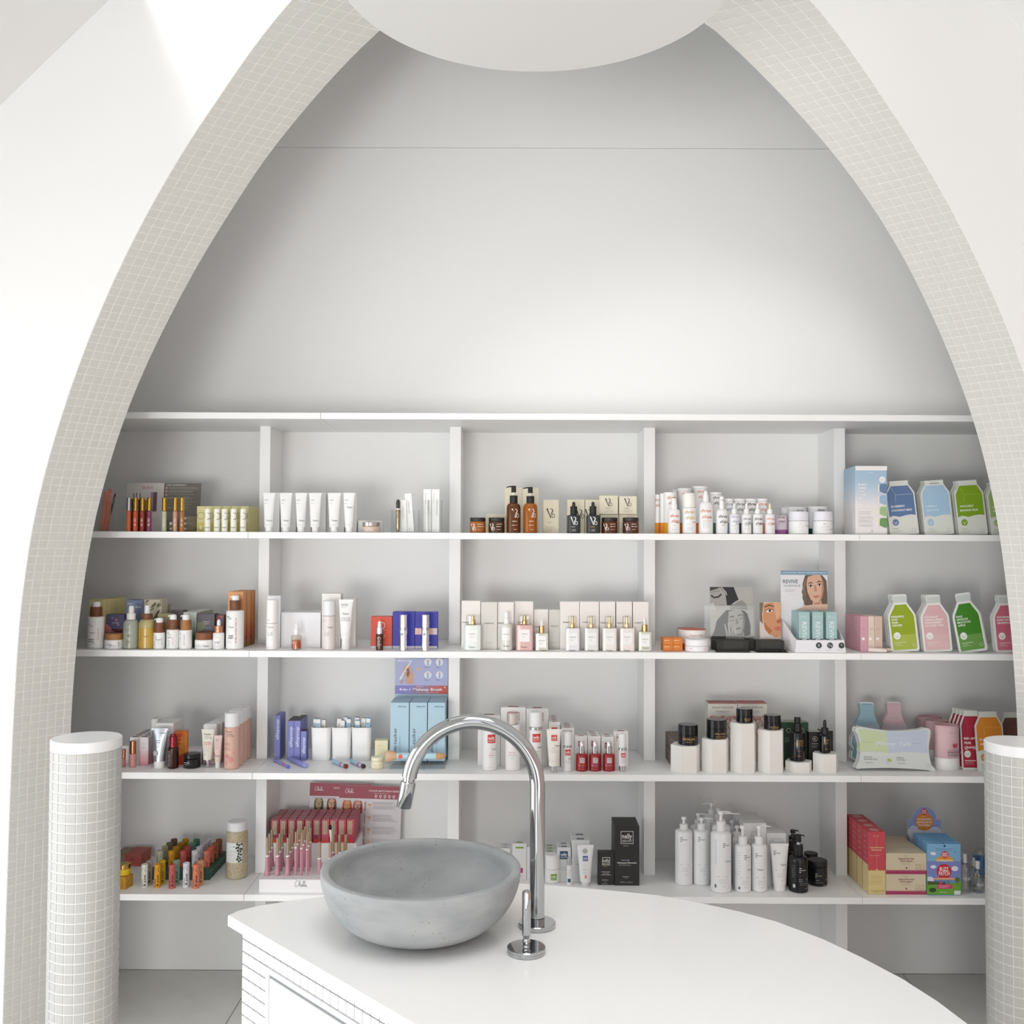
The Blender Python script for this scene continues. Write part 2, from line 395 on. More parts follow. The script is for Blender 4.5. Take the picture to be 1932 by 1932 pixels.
for sg in (-1, 1):
    for fn, y in ((aF, YA), (aB, YB)):
        for a, b in zip(zs, zs[1:]):
            q = [(outer(a, sg), y, a), (fn(a, sg), y, a), (fn(b, sg), y, b), (outer(b, sg), y, b)]
            g.add(q if sg < 0 else q[::-1], [(0, 1, 2, 3)], WALLM)
    zt = [i * DZ_ for i in range(151)]
    for a, b in zip(zt, zt[1:]):
        if a > 3.62: break
        g.add([(aF(a, sg), YA, a), (aB(a, sg), YB, a), (aB(b, sg), YB, b), (aF(b, sg), YA, b)], [(0, 1, 2, 3)], GROUT)
wall_front = st(g.obj('wall_front', smooth=20))
# mosaic on the arch's splayed reveal: rows are level, seven tiles across
NT, DZ, GR = 7, .0242, .0014
def rev(sg, u, z, off=0.):
    p = Vector((aF(z, sg), YA, z)).lerp(Vector((aB(z, sg), YB, z)), u)
    return p
def tile_quad(sg, i, j):
    z0, z1 = j * DZ, (j + 1) * DZ
    wA = (Vector((aF(z0, sg), YA, z0)) - Vector((aB(z0, sg), YB, z0))).length / NT
    e = GR / wA; u0, u1 = (i + e) / NT, (i + 1 - e) / NT
    return [rev(sg, u0, z0 + GR), rev(sg, u1, z0 + GR), rev(sg, u1, z1 - GR), rev(sg, u0, z1 - GR)]
def raised(q, hgt, inset, tilt=0.):
    c = sum(q, Vector()) / 4; n = (q[1] - q[0]).cross(q[3] - q[0]).normalized()
    if n.dot(EYE - c) < 0: n = -n
    top = [p + (c - p).normalized() * inset + n * (hgt + (tilt if k in (1, 2) else -tilt)) for k, p in enumerate(q)]
    return q + top, [(4, 5, 6, 7), (0, 1, 5, 4), (1, 2, 6, 5), (2, 3, 7, 6), (3, 0, 4, 7)]
rt = random.Random(3); gs = G(); n_ind = {-1: 0, 1: 0}
for j in range(int(3.38 / DZ) - 1, -1, -1):
    for sg in (-1, 1):
        for i in range(NT):
            v, f = raised(tile_quad(sg, i, j), .0016, .0007, rt.uniform(-.0003, .0003))
            seen = j * DZ < 3.2
            if seen and n_ind[sg] < 150:
                n_ind[sg] += 1; c = sum(v[:4], Vector()) / 4
                g = G(); g.add([p - c for p in v], f, TILE); g.obj('tile', wall_front, 0, c)
            else: gs.add(v, f, TILE)
o = gs.obj('mosaic_field', wall_front, 0); o['kind'] = 'stuff'
# back wall: two boards with a level joint
wall_back = bpy.data.objects.new('wall_back', None); COL.objects.link(wall_back); st(wall_back)
g = G(); g.box(XL, XR, DB, DB + .05, 0, 3.0992, WALLM, .0012); g.obj('wall_panel', wall_back, 0)
def zr(x): return ZR - abs(x - X0)
g = G(); g.plate([(XL, 3.1), (XR, 3.1), (XR, 3.1), (X0 + ZR - 3.1, 3.1), (X0, ZR), (X0 - (ZR - 3.1), 3.1)][0:0] + [(X0 - (ZR - 3.1), 3.1), (X0 + ZR - 3.1, 3.1), (X0, ZR)], DB, DB + .05, WALLM); g.obj('wall_panel', wall_back, 0)
g = G(); g.box(XL - .1, XL, 2.75, DB, 0, zr(XL), WALLM); g.box(XL - .1, XL, -3, 2.75, 0, .12, WALLM); g.box(XL - .1, XL, -3, 2.75, 2.06, zr(XL), WALLM); g.box(XL - .1, XL, -3, -.2, .12, 2.06, WALLM)
wl = st(g.obj('wall_left', smooth=0))
g = G(); g.box(XR, XR + .1, -3, DB, 0, zr(XR), M('EACFC7', .75, bump=.03)); st(g.obj('wall_right', smooth=0))  # unseen wall, tinted to bounce pink light onto the front wall
# big window in the left wall
win = bpy.data.objects.new('window_1', None); COL.objects.link(win); st(win)
FRM = M('3A3B3D', .4)
g = G()
for y0, y1 in ((-.2, -.15), (.76, .8), (1.74, 1.78), (2.7, 2.75)): g.box(XL - .07, XL - .03, y0, y1, .12, 2.06, FRM)
g.box(XL - .07, XL - .03, -.2, 2.75, .12, .16, FRM); g.box(XL - .07, XL - .03, -.2, 2.75, 2.02, 2.06, FRM); g.obj('window_frame', win, 0)
for y0, y1 in ((-.15, .76), (.8, 1.74), (1.78, 2.7)):
    g = G(); g.box(XL - .055, XL - .045, y0, y1, .16, 2.02, clear()); g.obj('window_pane', win, 0)
# pitched ceiling; unseen skylight in left slope, shaped to steer the key light
def slope(sg, xa, xb, y0, y1):
    za, zb = ZR - abs(xa - X0), ZR - abs(xb - X0); t = .08
    return [(xa, y0, za), (xb, y0, zb), (xb, y1, zb), (xa, y1, za), (xa, y0, za + t), (xb, y0, zb + t), (xb, y1, zb + t), (xa, y1, za + t)]
BF = [(0, 1, 2, 3), (7, 6, 5, 4), (0, 4, 5, 1), (1, 5, 6, 2), (2, 6, 7, 3), (3, 7, 4, 0)]
CEIL = M('F6F6F4', .8)
g = G()
for xa, xb, y0, y1 in ((XL, -1.25, -3, DB), (0, X0, -3, DB), (-1.25, 0, -3, 2.3), (-1.25, 0, 3.05, DB)): g.add(slope(-1, xa, xb, y0, y1), BF, CEIL)
st(g.obj('ceiling', smooth=0))
g = G(); g.add(slope(1, XR, X0, -3, DB), BF, CEIL); st(g.obj('ceiling.001', smooth=0))
sky = bpy.data.objects.new('window_2', None); COL.objects.link(sky); st(sky)
g = G(); g.add(slope(-1, -1.25, -1.2, 2.3, 3.05), BF, FRM); g.add(slope(-1, -.05, 0, 2.3, 3.05), BF, FRM); g.obj('window_frame', sky, 0)
# unseen dark bars added behind the camera for the chrome to reflect
sf = bpy.data.objects.new('reflection_bars', None); COL.objects.link(sf); st(sf)
g = G()
for x in (XL, -1.3, .0, 1.25, XR - .2): g.box(x, x + .2, -3.05, -2.97, 0, 2.9 if abs(x - X0) < 1.6 else 2.1, FRM)
g.box(XL, XR, -3.05, -2.97, 2.1, 2.26, FRM); g.box(XL, XR, -3.05, -2.97, 0, .3, FRM); g.obj('window_frame', sf, 0)
# floor of large stone tiles
FLM = M('DEDCD7', .45, mix='D8D6D0', msc=9, bump=.02)
g = G(); g.box(XL, XR, -3, DB + .05, -.05, -.006, M('8E8B80', .8)); floor = st(g.obj('floor', smooth=0))
g = G(); g.box(-.2985, .2985, -.2985, .2985, -.008, 0, FLM, .001); tm = g.mesh('tile', 0)
for ix in range(-2, 6):
    for iy in range(0, 11):
        x = -.95 + .6 * ix + .3; y = 3.56 - .6 * iy
        if XL - .3 < x < XR + .2 and not (x + .2985 > XR + .3):
            o = bpy.data.objects.new('floor_tile', tm); COL.objects.link(o); o.parent = floor; o.location = (x, y, 0)
# round ceiling drop above the basin
t = thing('ceiling_canopy', 'large round white canopy disc hanging above the basin in front of the arch', 'canopy', (.0433, 2.065, 2.75))
g = G(); g.lathe([(0, 0), (.409, 0), (.414, .005), (.414, .07), (.409, .075), (0, .075)], M('EFEFED', .6), 128); g.obj('disc', t, 30)
g = G(); g.lathe([(0, .075), (.02, .075), (.02, 1.86), (0, 1.86)], M('EFEFED', .5), 16); g.obj('stem', t, 30)
# ================================================================ shelving
sh = thing('wall_shelving', 'white built-in shelving of pigeonholes covering the wall behind the arch', 'shelving', (0, DB, 0))
SHM = M('F6F6F5', .4); BT = .0215
def shp(x0, x1, y0, y1, z0, z1, nm, c=.0008):
    g = G(); xc = (x0 + x1) / 2; g.box(x0 - xc, x1 - xc, y0 - DB, y1 - DB, z0, z1, SHM, c); g.obj(nm, sh, 0, (xc, 0, 0))
UPX = [(-.9166, -.8786), (-.234, -.194), (.4627, .5026), (1.1438, 1.1836)]
SEAM = [[P(605, 780, DF).x], [P(468, 1005, DF).x, P(1622, 1009, DF).x], [P(470, 1228, DF).x, P(1625, 1233, DF).x], [P(476, 1457, DF).x, P(1625, 1465, DF).x], [P(460, 1688, DF).x, P(1628, 1695, DF).x]]
for r_, z in enumerate(ROWZ):
    xs = [XL + .12] + SEAM[r_] + [XR - .12]
    for a, b in zip(xs, xs[1:]): shp(a + .0006, b - .0006, DF, DB - .0005, z - BT, z, 'shelf_board')
    zb = ROWZ[r_ + 1] if r_ < 4 else .004
    for a, b in UPX + [(XL + .12, XL + .16), (XR - .16, XR - .12)]: shp(a, b, DU, DB - .0005, zb, z - BT, 'upright')
# ================================================================ sink counter
CP = [(-.571, 2.071), (-.558, 2.097), (-.524, 2.126), (-.467, 2.155), (-.39, 2.188), (-.28, 2.228), (-.15, 2.259), (-.007, 2.273), (.072, 2.265), (.151, 2.245), (.24, 2.222), (.309, 2.201), (.393, 2.155), (.465, 2.105), (.523, 2.053), (.588, 1.965), (.633, 1.88), (.672, 1.79), (.698, 1.70), (.714, 1.61), (.72, 1.5), (.71, 1.38), (.68, 1.26), (.63, 1.16), (.56, 1.09), (.48, 1.05), (.40, 1.04), (.34, 1.075)]
def inset(pts, d):
    out = []; n = len(pts)
    for i in range(n):
        a, b, c = Vector(pts[i - 1]), Vector(pts[i]), Vector(pts[(i + 1) % n])
        t1 = (b - a).normalized(); t2 = (c - b).normalized(); n1 = Vector((t1.y, -t1.x)); n2 = Vector((t2.y, -t2.x)); nn = (n1 + n2).normalized()
        out.append(tuple(b + nn * (d / max(.35, nn.dot(n1)))))
    return out
CW = [(x, y) for x, y in CP][::-1]            # counter-clockwise from above
assert sum(CW[i][0] * CW[(i + 1) % len(CW)][1] - CW[(i + 1) % len(CW)][0] * CW[i][1] for i in range(len(CW))) > 0
STONE = M('EBEBEA', .16)
g = G(); g.slab(CW, .829, .85, STONE, .0016)
tag(g.obj('countertop', smooth=20), 'glossy white stone countertop with one curved side, carrying the concrete basin', 'countertop')
CI = inset(CP, .024)
cab = thing('sink_cabinet', 'white mosaic-tiled cabinet under the curved sink countertop', 'cabinet', (0, 0, 0))
g = G(); g.slab(CI[::-1], .0005, .8288, M('7F8187', .8)); g.obj('body', cab, 0)
A = Vector(CI[0]); Bv = Vector(CI[-1]); E_ = (Bv - A).normalized(); Nn = Vector((-E_.y, E_.x)); Nn = Nn if Nn.dot(-A) > 0 else -Nn
LEN = (Bv - A).length; TP = .025; WT = M('F1F1EF', .3)
def fp(u, z, off=0.): q = A + E_ * u + Nn * off; return Vector((q.x, q.y, z))
DU0, DU1, DZ1, DZ0 = .108, .621, .7728, .07      # door opening along the front
ang = math.atan2(E_.y, E_.x)
def ftile(parent, u, z, off, nm='tile'):
    o = bpy.data.objects.new(nm, TM); COL.objects.link(o); o.parent = parent; o.location = fp(u, z, off); o.rotation_euler = (0, 0, ang); return o
g = G(); a = TP / 2 - .0013
q, f = [(-a, 0, -a), (a, 0, -a), (a, 0, a), (-a, 0, a)], None
g.add(q + [(x * .94, -.0016, z * .94) for x, _, z in q], [(4, 5, 6, 7), (0, 1, 5, 4), (1, 2, 6, 5), (2, 3, 7, 6), (3, 0, 4, 7)], WT); TM = g.mesh('tile', 0)
gs = G(); nt = 0
for j in range(33):
    z = .8288 - TP * (j + .5)
    for i in range(int(LEN / TP)):
        u = TP * (i + .5) + .002
        if DU0 - .006 < u < DU1 + .006 and DZ0 - .012 < z < DZ1 + .006: continue
        if u < .52 and z > .35 and nt < 300: ftile(cab, u, z, .0002); nt += 1
        else:
            c = fp(u, z, .0002); gs.add([(c.x + x * math.cos(ang) - y * math.sin(ang), c.y + x * math.sin(ang) + y * math.cos(ang), c.z + zz) for x, y, zz in [v.co for v in TM.vertices]], [tuple(p.vertices) for p in TM.polygons], WT)
for (x0, y0), (x1, y1) in zip(CI[:-1], CI[1:]):  # curved sides
    e = Vector((x1 - x0, y1 - y0)); L_ = e.length; nn = max(1, round(L_ / TP)); e /= L_; nv = Vector((-e.y, e.x))
    for i in range(nn):
        for j in range(33):
            z = .8288 - TP * (j + .5); q = []
            for du, dz in ((.04, -.0115), (.96, -.0115), (.96, .0115), (.04, .0115)):
                p = Vector((x0, y0)) + e * (L_ / nn * (i + du)); q.append((p.x + nv.x * .0012, p.y + nv.y * .0012, z + dz))
            gs.add(q, [(0, 1, 2, 3)], WT)
o = gs.obj('mosaic_field', cab, 0); o['kind'] = 'stuff'
# inset tiled door with a thin white edging
fr = G()
def bar(g, u0, u1, z0, z1, o0, o1, mt):
    vs = [fp(u, z, o) for u in (u0, u1) for o in (o0, o1) for z in (z0, z1)]
    g.add(vs, [(0, 1, 3, 2), (4, 6, 7, 5), (0, 4, 5, 1), (2, 3, 7, 6), (0, 2, 6, 4), (1, 5, 7, 3)], mt)
EDG = M('F4F4F3', .35)
for q in ((DU0 - .006, DU0 + .004, DZ0, DZ1 + .006), (DU1 - .004, DU1 + .006, DZ0, DZ1 + .006), (DU0 + .004, DU1 - .004, DZ1 - .004, DZ1 + .006)): bar(fr, *q, .0002, .0045, EDG)
fr.obj('door_edging', cab, 0)
g = G(); bar(g, DU0 + .004, DU1 - .004, DZ0, DZ1 - .004, .0002, .0006, M('8C8F93', .8)); g.obj('door_gap', cab, 0)
g = G(); bar(g, DU0 + .010, DU1 - .010, DZ0 + .004, DZ1 - .011, .0007, .004, EDG); door = g.obj('door', cab, 0)
nd = 0
gs = G()
for j in range(27):
    for i in range(19):
        u = DU0 + .0135 + TP * (i + .5); z = DZ1 - .0135 - TP * (j + .5)
        if u > DU1 - .02 or z < DZ0 + .02: continue
        if j < 12 and nd < 228: ftile(door, u, z, .0041); nd += 1
        else:
            c = fp(u, z, .0041); gs.add([(c.x + x * math.cos(ang) - y * math.sin(ang), c.y + x * math.sin(ang) + y * math.cos(ang), c.z + zz) for x, y, zz in [v.co for v in TM.vertices]], [tuple(p.vertices) for p in TM.polygons], WT)
o = gs.obj('mosaic_field', door, 0); o['kind'] = 'stuff'
# ================================================================ tiled posts
TILEP = M('BFBEBB', .35); GROUTP = M('E0DFDB', .8)
PR_, PH = .0857, 1.092
def post(x, label):
    t = thing('tiled_post', label, 'post', (x, 2.65, 0))
    g = G(); g.lathe([(0, 0), (PR_ - .0012, 0), (PR_ - .0012, PH - .026), (0, PH - .026)], GROUTP, 66); g.obj('shaft', t, 40)
    g = G(); g.lathe([(0, PH - .026), (PR_ + .0006, PH - .026), (PR_ + .0006, PH - .002), (PR_ - .0015, PH), (0, PH)], M('EFF0F0', .3), 64); g.obj('cap', t, 40)
    n = 22; rows = int((PH - .026) / .0247); a = math.pi / n * .885
    g = G()
    rr = [PR_ - .0012, PR_ + .0004]; hz = .0108
    vs = []
    for q, (r_, k) in enumerate(((rr[0], 1), (rr[1], .94))):
        for an in (-a * k, 0, a * k):
            for z in (-hz * k, hz * k): vs.append((r_ * math.sin(an), -r_ * math.cos(an), z))
    g.add(vs, [(6, 8, 9, 7), (8, 10, 11, 9), (0, 6, 7, 1), (4, 5, 11, 10), (0, 2, 8, 6), (2, 4, 10, 8), (1, 7, 9, 3), (3, 9, 11, 5)], TILEP); tm = g.mesh('tile', 0)
    gs = G(); k = 0
    face = math.atan2(-x, 2.65)                   # the side turned to the room
    for j in range(rows):
        for i in range(n):
            an = 2 * math.pi * i / n; d = (an - (-face) + math.pi) % (2 * math.pi) - math.pi; z = PH - .026 - .0247 * (j + .5)
            rz = an
            if abs(d) < math.pi * .44 and j < 33 and k < 300:
                o = bpy.data.objects.new('tile', tm); COL.objects.link(o); o.parent = t; o.location = (0, 0, z); o.rotation_euler = (0, 0, rz); k += 1
            else:
                c, s_ = math.cos(rz), math.sin(rz)
                gs.add([(v[0] * c - v[1] * s_, v[0] * s_ + v[1] * c, v[2] + z) for v in vs], [(6, 8, 9, 7), (8, 10, 11, 9), (0, 6, 7, 1), (4, 5, 11, 10), (0, 2, 8, 6), (2, 4, 10, 8), (1, 7, 9, 3), (3, 9, 11, 5)], TILEP)
    o = gs.obj('mosaic_field', t, 0); o['kind'] = 'stuff'
post(-1.10, 'white mosaic-tiled round post, the one beside the shelf of small balm tubes')
post(1.302, 'white mosaic-tiled round post, the one beside the blue sticker display and glass bottles')
# ================================================================ basin and tap
CONC = bpy.data.materials.new('cast_concrete'); CONC.use_nodes = True
nt_ = CONC.node_tree; b_ = nt_.nodes['Principled BSDF']; b_.inputs['Roughness'].default_value = .7
tc = nt_.nodes.new('ShaderNodeTexCoord'); n1 = nt_.nodes.new('ShaderNodeTexNoise'); n1.inputs['Scale'].default_value = 9; n1.inputs['Detail'].default_value = 8
mp = nt_.nodes.new('ShaderNodeMapping'); mp.inputs['Scale'].default_value = (1, 1, 2.6)
nt_.links.new(tc.outputs['Object'], mp.inputs[0]); nt_.links.new(mp.outputs[0], n1.inputs['Vector'])
r1 = nt_.nodes.new('ShaderNodeValToRGB'); r1.color_ramp.elements[0].position = .3; r1.color_ramp.elements[1].position = .72
r1.color_ramp.elements[0].color = (*lin('8E9193'), 1); r1.color_ramp.elements[1].color = (*lin('A9ABAB'), 1); nt_.links.new(n1.outputs['Fac'], r1.inputs[0])
v1 = nt_.nodes.new('ShaderNodeTexVoronoi'); v1.inputs['Scale'].default_value = 85; nt_.links.new(tc.outputs['Object'], v1.inputs['Vector'])
r2 = nt_.nodes.new('ShaderNodeValToRGB'); r2.color_ramp.elements[0].position = .07; r2.color_ramp.elements[1].position = .13
n3 = nt_.nodes.new('ShaderNodeTexNoise'); n3.inputs['Scale'].default_value = 14; nt_.links.new(tc.outputs['Object'], n3.inputs['Vector'])
mth = nt_.nodes.new('ShaderNodeMath'); mth.operation = 'GREATER_THAN'; mth.inputs[1].default_value = .56; nt_.links.new(n3.outputs['Fac'], mth.inputs[0])
inv = nt_.nodes.new('ShaderNodeMath'); inv.operation = 'SUBTRACT'; inv.inputs[0].default_value = 1; nt_.links.new(v1.outputs['Distance'], r2.inputs[0]); nt_.links.new(r2.outputs[0], inv.inputs[1])
mu = nt_.nodes.new('ShaderNodeMath'); mu.operation = 'MULTIPLY'; nt_.links.new(inv.outputs[0], mu.inputs[0]); nt_.links.new(mth.outputs[0], mu.inputs[1])
mx = nt_.nodes.new('ShaderNodeMixRGB'); mx.inputs[2].default_value = (*lin('5E6062'), 1); nt_.links.new(mu.outputs[0], mx.inputs[0]); nt_.links.new(r1.outputs[0], mx.inputs[1]); nt_.links.new(mx.outputs[0], b_.inputs['Base Color'])
bp = nt_.nodes.new('ShaderNodeBump'); bp.inputs['Strength'].default_value = .25; bp.inputs['Distance'].default_value = .002; nt_.links.new(r2.outputs[0], bp.inputs['Height']); nt_.links.new(bp.outputs[0], b_.inputs['Normal'])
t = thing('vessel_basin', 'round grey concrete vessel basin standing on the white countertop', 'basin', (-.178, 2.0, .8504))
RB, HB = .1925, .121
out = [(0, .0), (.07, 0), (.078, .001)] + [(.078 + (RB - .078) * math.sin(a) ** .9, .001 + (HB - .003) * (1 - math.cos(a)) ** .92) for a in [math.pi / 2 * i / 16 for i in range(1, 17)]]
rim = [(RB - .001, HB - .0005), (RB - .004, HB), (RB - .013, HB), (RB - .016, HB - .002)]
inn = [((RB - .017) * math.sin(a) ** .92, .016 + (HB - .02) * (1 - math.cos(a)) ** .9) for a in [math.pi / 2 * i / 16 for i in range(15, 0, -1)]] + [(.02, .0165)]
g = G(); g.lathe(out + rim + inn + [(0, .0165)], CONC, 96); g.obj('bowl', t, 60)
g = G(); g.lathe([(0, .0168), (.02, .0168), (.021, .018), (.0, .0185)], CHROME, 32); g.obj('drain', t, 40)
t = thing('gooseneck_tap', 'tall polished chrome gooseneck tap arching over the basin', 'tap', (.0467, 2.02, .8504))
k = 2.02 / F; g = G(); g.lathe([(0, 0), (.0355, 0), (.0362, .001), (.0362, .0085), (.0350, .0095), (0, .0095)], CHROME, 64); g.obj('base_flange', t, 30)
RA = .1262; zc_ = P(893, 1484, 2.02).z - .8504; rp_ = .01465
path = [(0, 0, .0095), (0, 0, .03), (0, 0, zc_ * .5), (0, 0, zc_)] + [(-RA + RA * math.cos(a), 0, zc_ + RA * math.sin(a)) for a in [math.radians(172) * i / 40 for i in range(1, 41)]]
g = G(); g.tube(path, rp_, CHROME, 36); g.obj('spout', t, 50)
e = Vector(path[-1]); dr = (Vector(path[-1]) - Vector(path[-2])).normalized()
g = G(); g.tube([e, e + dr * .012], rp_ * .78, CHROME, 32); g.obj('swivel_ring', t, 50)
g = G(); g.tube([e + dr * .0085, e + dr * .0095, e + dr * .058, e + dr * .0595], [rp_ * .93, rp_, rp_, rp_ * .93], CHROME, 36); g.obj('spray_head', t, 40)
g = G(); g.tube([(0, 0, .017), (0, 0, .0176), (0, 0, .0186), (0, 0, .0192)], [rp_, rp_ * 1.012, rp_ * 1.012, rp_], M('55585A', .2, 1), 36); g.obj('collar_joint', t, 40)
t = thing('tap_lever', 'chrome pin lever on a round plate in front of the tall tap', 'tap lever', (.0245, 1.893, .8504))
g = G(); g.lathe([(0, 0), (.0345, 0), (.0353, .0006), (.0353, .0052), (.0347, .0056), (.0353, .006), (.0353, .0098), (.0338, .011), (0, .011)], CHROME, 64); g.obj('base_plate', t, 30)
g = G(); g.lathe([(0, .011), (.0066, .011), (.0058, .014), (.0066, .018), (.0078, .020), (.0066, .022), (.006, .026), (.0078, .032), (.0080, .034), (.0080, .108), (.0070, .111), (.004, .1125), (0, .113)], CHROME, 36); g.obj('pin_handle', t, 40)
# ================================================================ products: helpers
def holder(label, x0, x1, yt, row, d, dep, lip=None, name='acrylic_holder', th=.0016, z=None, group=None):
    s = spot(x0, x1, row, d, z); h = (s.yb - yt) * s.k; hw = s.hw * s.k; f = h if lip is None else (s.yb - lip) * s.k
    t = thing(name, label, 'display holder', (s.X, s.D + dep / 2, s.z + .0002), group=group); A_ = clear('FDFEFE', .02)
    for nm, q in (('base', (-hw, hw, -dep / 2, dep / 2, 0, th)), ('back_panel', (-hw, hw, dep / 2 - th, dep / 2, th, h)), ('front_panel', (-hw, hw, -dep / 2, -dep / 2 + th, th, f)),
                  ('side_panel', (-hw, -hw + th, -dep / 2 + th, dep / 2 - th, th, f)), ('side_panel', (hw - th, hw, -dep / 2 + th, dep / 2 - th, th, f))):
        g = G(); g.box(*q, A_, .0002); g.obj(nm, t, 0)
    return t
def gloss(label, x0, x1, yt, ym, row, d, col, cap, txt=None, tc='F2E6E0', group='lip glosses on the top shelf', cr=.2, z=None, name='lip_gloss'):
    hw = (x1 - x0) / 2
    return vessel(label, x0, x1, row, d, [('body', M(col, .18), cy(hw, 0, ym, .6)), ('cap', cap, cy(hw * .97, ym - .3, yt, .7))], name=name, cat='lip gloss', group=group, n=18, z=z,
                  pr=[T(txt, 0, ym + 21, 4.2, tc, rot=90)] if txt else [])
def dropper(label, x0, x1, yt, ycol, ysh, row, d, body, collar, bulb, pr=(), hc=None, hb=None, liq=None, name='dropper_bottle', group=None, yn=None, sq=0., z=None, prr=None):
    hw = (x1 - x0) / 2; hc = hc or hw * .52; hb = hb or hc * .5; yn = yn or ysh
    ps = [('body', body, bot(hw, 0, ysh + (3 if not sq else 1.2), hc * .85, ysh, 1.2)), ('collar', collar, cy(hc, ysh + .2, ycol, .5), 0.),
          ('bulb', bulb, [(0, ycol), (hb, ycol), (hb * .95, ycol - (ycol - yt) * .6), (hb * .8, yt + 2), (hb * .45, yt + .5), (0, yt)], 0.)]
    if liq: ps.append(('liquid', liq[0], cy(hw * .8, ('+', 0, 2.2), liq[1], .5)))
    return vessel(label, x0, x1, row, d, ps, pr, name, 'bottle', group, sq=sq, z=z, prr=prr)
def jar(label, x0, x1, yt, yl, row, d, body, lid, pr=(), name='cream_jar', group=None, z=None, prr=None, lidw=1., neck=None, pr2=None, c=1.2):
    hw = (x1 - x0) / 2
    ps = [('body', body, cy(hw, 0, yl + .3, c)), ('lid', lid, cy(hw * lidw, yl, yt, .8))]
    if neck: ps = [('body', body, bot(hw, 0, neck, hw * .93, yl + .5, c)), ('lid', lid, cy(hw * lidw, yl + .4, yt, .8))]
    return vessel(label, x0, x1, row, d, ps, pr, name, 'jar', group, z=z, n=36, prr=prr, pr2=pr2)
def pumpb(label, x0, x1, yt, ycol, ysh, row, d, body, collar, head, pr=(), side=-1, ln=9, hc=None, stem=None, name='pump_bottle', group=None, prr=None, sh=6, back=0, hh=5, liq=None, z=None, bx=0, dy=0, pr2=None, bent=0):
    hw = (x1 - x0) / 2; hc = hc or hw * .55
    ps = [('body', body, bot(hw, 0, ysh + sh, hc * .92, ysh, 1.4)), ('collar', collar, cy(hc, ysh + .4, ycol, .6)),
          ('stem', stem or head, cy(hc * .34, ycol + .3, yt + hh - .3, .2)), ('pump_head', head, [(0, yt + hh), (hc * .62, yt + hh), (hc * .6, yt + 1.2), (hc * .5, yt + .3), (0, yt)])]
    if liq: ps.append(('liquid', liq[0], cy(hw * .86, ('+', 0, 2.5), liq[1], .6)))
    return vessel(label, x0, x1, row, d, ps, pr, name, 'bottle', group, nozzle=(head, yt + 1.6, ln, 1.25, side), prr=prr, back=back, z=z, bx=bx, dy=dy, pr2=pr2)
def woodpump(label, x0, x1, yt, yw, ysh, row, d, wood, pr=(), hwood=None, body=None, group='white bottles with wooden collars', side=-1, name='wood_collar_bottle', prr=None):
    hw = (x1 - x0) / 2; hwd = hwood or hw * .82; hp = hwd * .68
    b = body or M('F3F2F0', .35)
    return vessel(label, x0, x1, row, d, [('body', b, bot(hw, 0, ysh + 2.5, hwd * .95, ysh, 1.5)), ('collar', wood, cy(hwd, ysh + .3, yw, .5)),
        ('pump_head', M('F6F6F5', .3), [(0, yw), (hp, yw), (hp, yw - (yw - yt) * .6), (hp * .85, yt + .6), (hp * .3, yt), (0, yt)])],
        pr, name, 'bottle', group, nozzle=(M('F6F6F5', .3), yt + 1.8, hp * 1.35, 1.3, side), prr=prr)
# ================================================================ top item shelf (row 1)
# --- pigeonhole 1
holder('clear acrylic holder with coral pencil sleeves, top shelf beside the arch', 184, 211.5, 937, 1, .045, .05)
for i, (a, b, y, ro, dd) in enumerate(((187, 194, 927, 6, .052), (193, 200, 924, 8, .062), (199, 206, 922, 3, .072))):
    box('coral paper pencil sleeve leaning in the clear holder, {} from the arch'.format(ORD[i]), a, b, y, 1, dd, .004, M('E0937E', .6, mix='D6836E', msc=90), roll=ro, name='pencil_sleeve', cat='sleeve', group='coral pencil sleeves', z=1.6312)
s_ = spot(200, 203, 1, .084, 1.6312)
t = thing('cosmetic_pencil', 'dark brown pencil leaning among the coral sleeves in the clear holder', 'pencil', (s_.X - .002, s_.D, 1.6312), (0, math.radians(13), 0))
g = G(); g.lathe([(0, 0), (.003, 0), (.003, .108), (0, .108)], M('3C3028', .4), 12); g.obj('barrel', t); g = G(); g.lathe([(.003, .108), (.0032, .108), (.0032, .128), (.001, .134), (0, .134)], M('6A2A2C', .4), 12); g.obj('cap', t)
box('white card standing behind lip glosses, printed da lish in pink', 235, 306, 910, 1, .215, .0025, M('D9D4D0', .5), [T('da lish', 4, 918.5, 6.2, 'C98C86', b=.004), R(-22, -20.4, 930, 948, '5B4A42'), R(-23, -19.5, 947, 968, '8C2B28'), R(-16.5, -15, 929, 950, '4D4A3E'), R(-10, -8.4, 930, 952, '3E3C35'), R(-11, -7.6, 950, 972, '5A1F22'),
    R(11, 15, 928, 964, 'A796A0'), R(15.5, 23, 928, 965, '6B5763'), LN(5, 30, [978, 981, 984], 'A49C98')], name='display_card', cat='sign', lean=-5)
box('dark grey ingredients card behind the gold capped lip glosses', 303.5, 376, 911, 1, .222, .0025, M('77746C', .5), [T('4 KEY INGREDIENTS', -11, 914.5, 2.6, 'EDEAE4', w=38, b=.01)] + [C(-29, y, 2.1, 'D9A79C') for y in (920, 926.5, 933.5, 940)] + [LN(-25, 33, [919, 921.8, 925.5, 928, 932.6, 938.5, 941], 'C9C6BE', .7), R(-25, 30, 946.5, 946.9, 'B9B6AE'), LN(-29, 24, [951.5, 956.5, 959.5], 'BFBCB4', .7), LN(-29, 10, [968, 971, 974, 977, 980], 'BFBCB4', .7)], name='display_card', cat='sign', lean=-5)
GC = M('C9A24A', .2, 1)
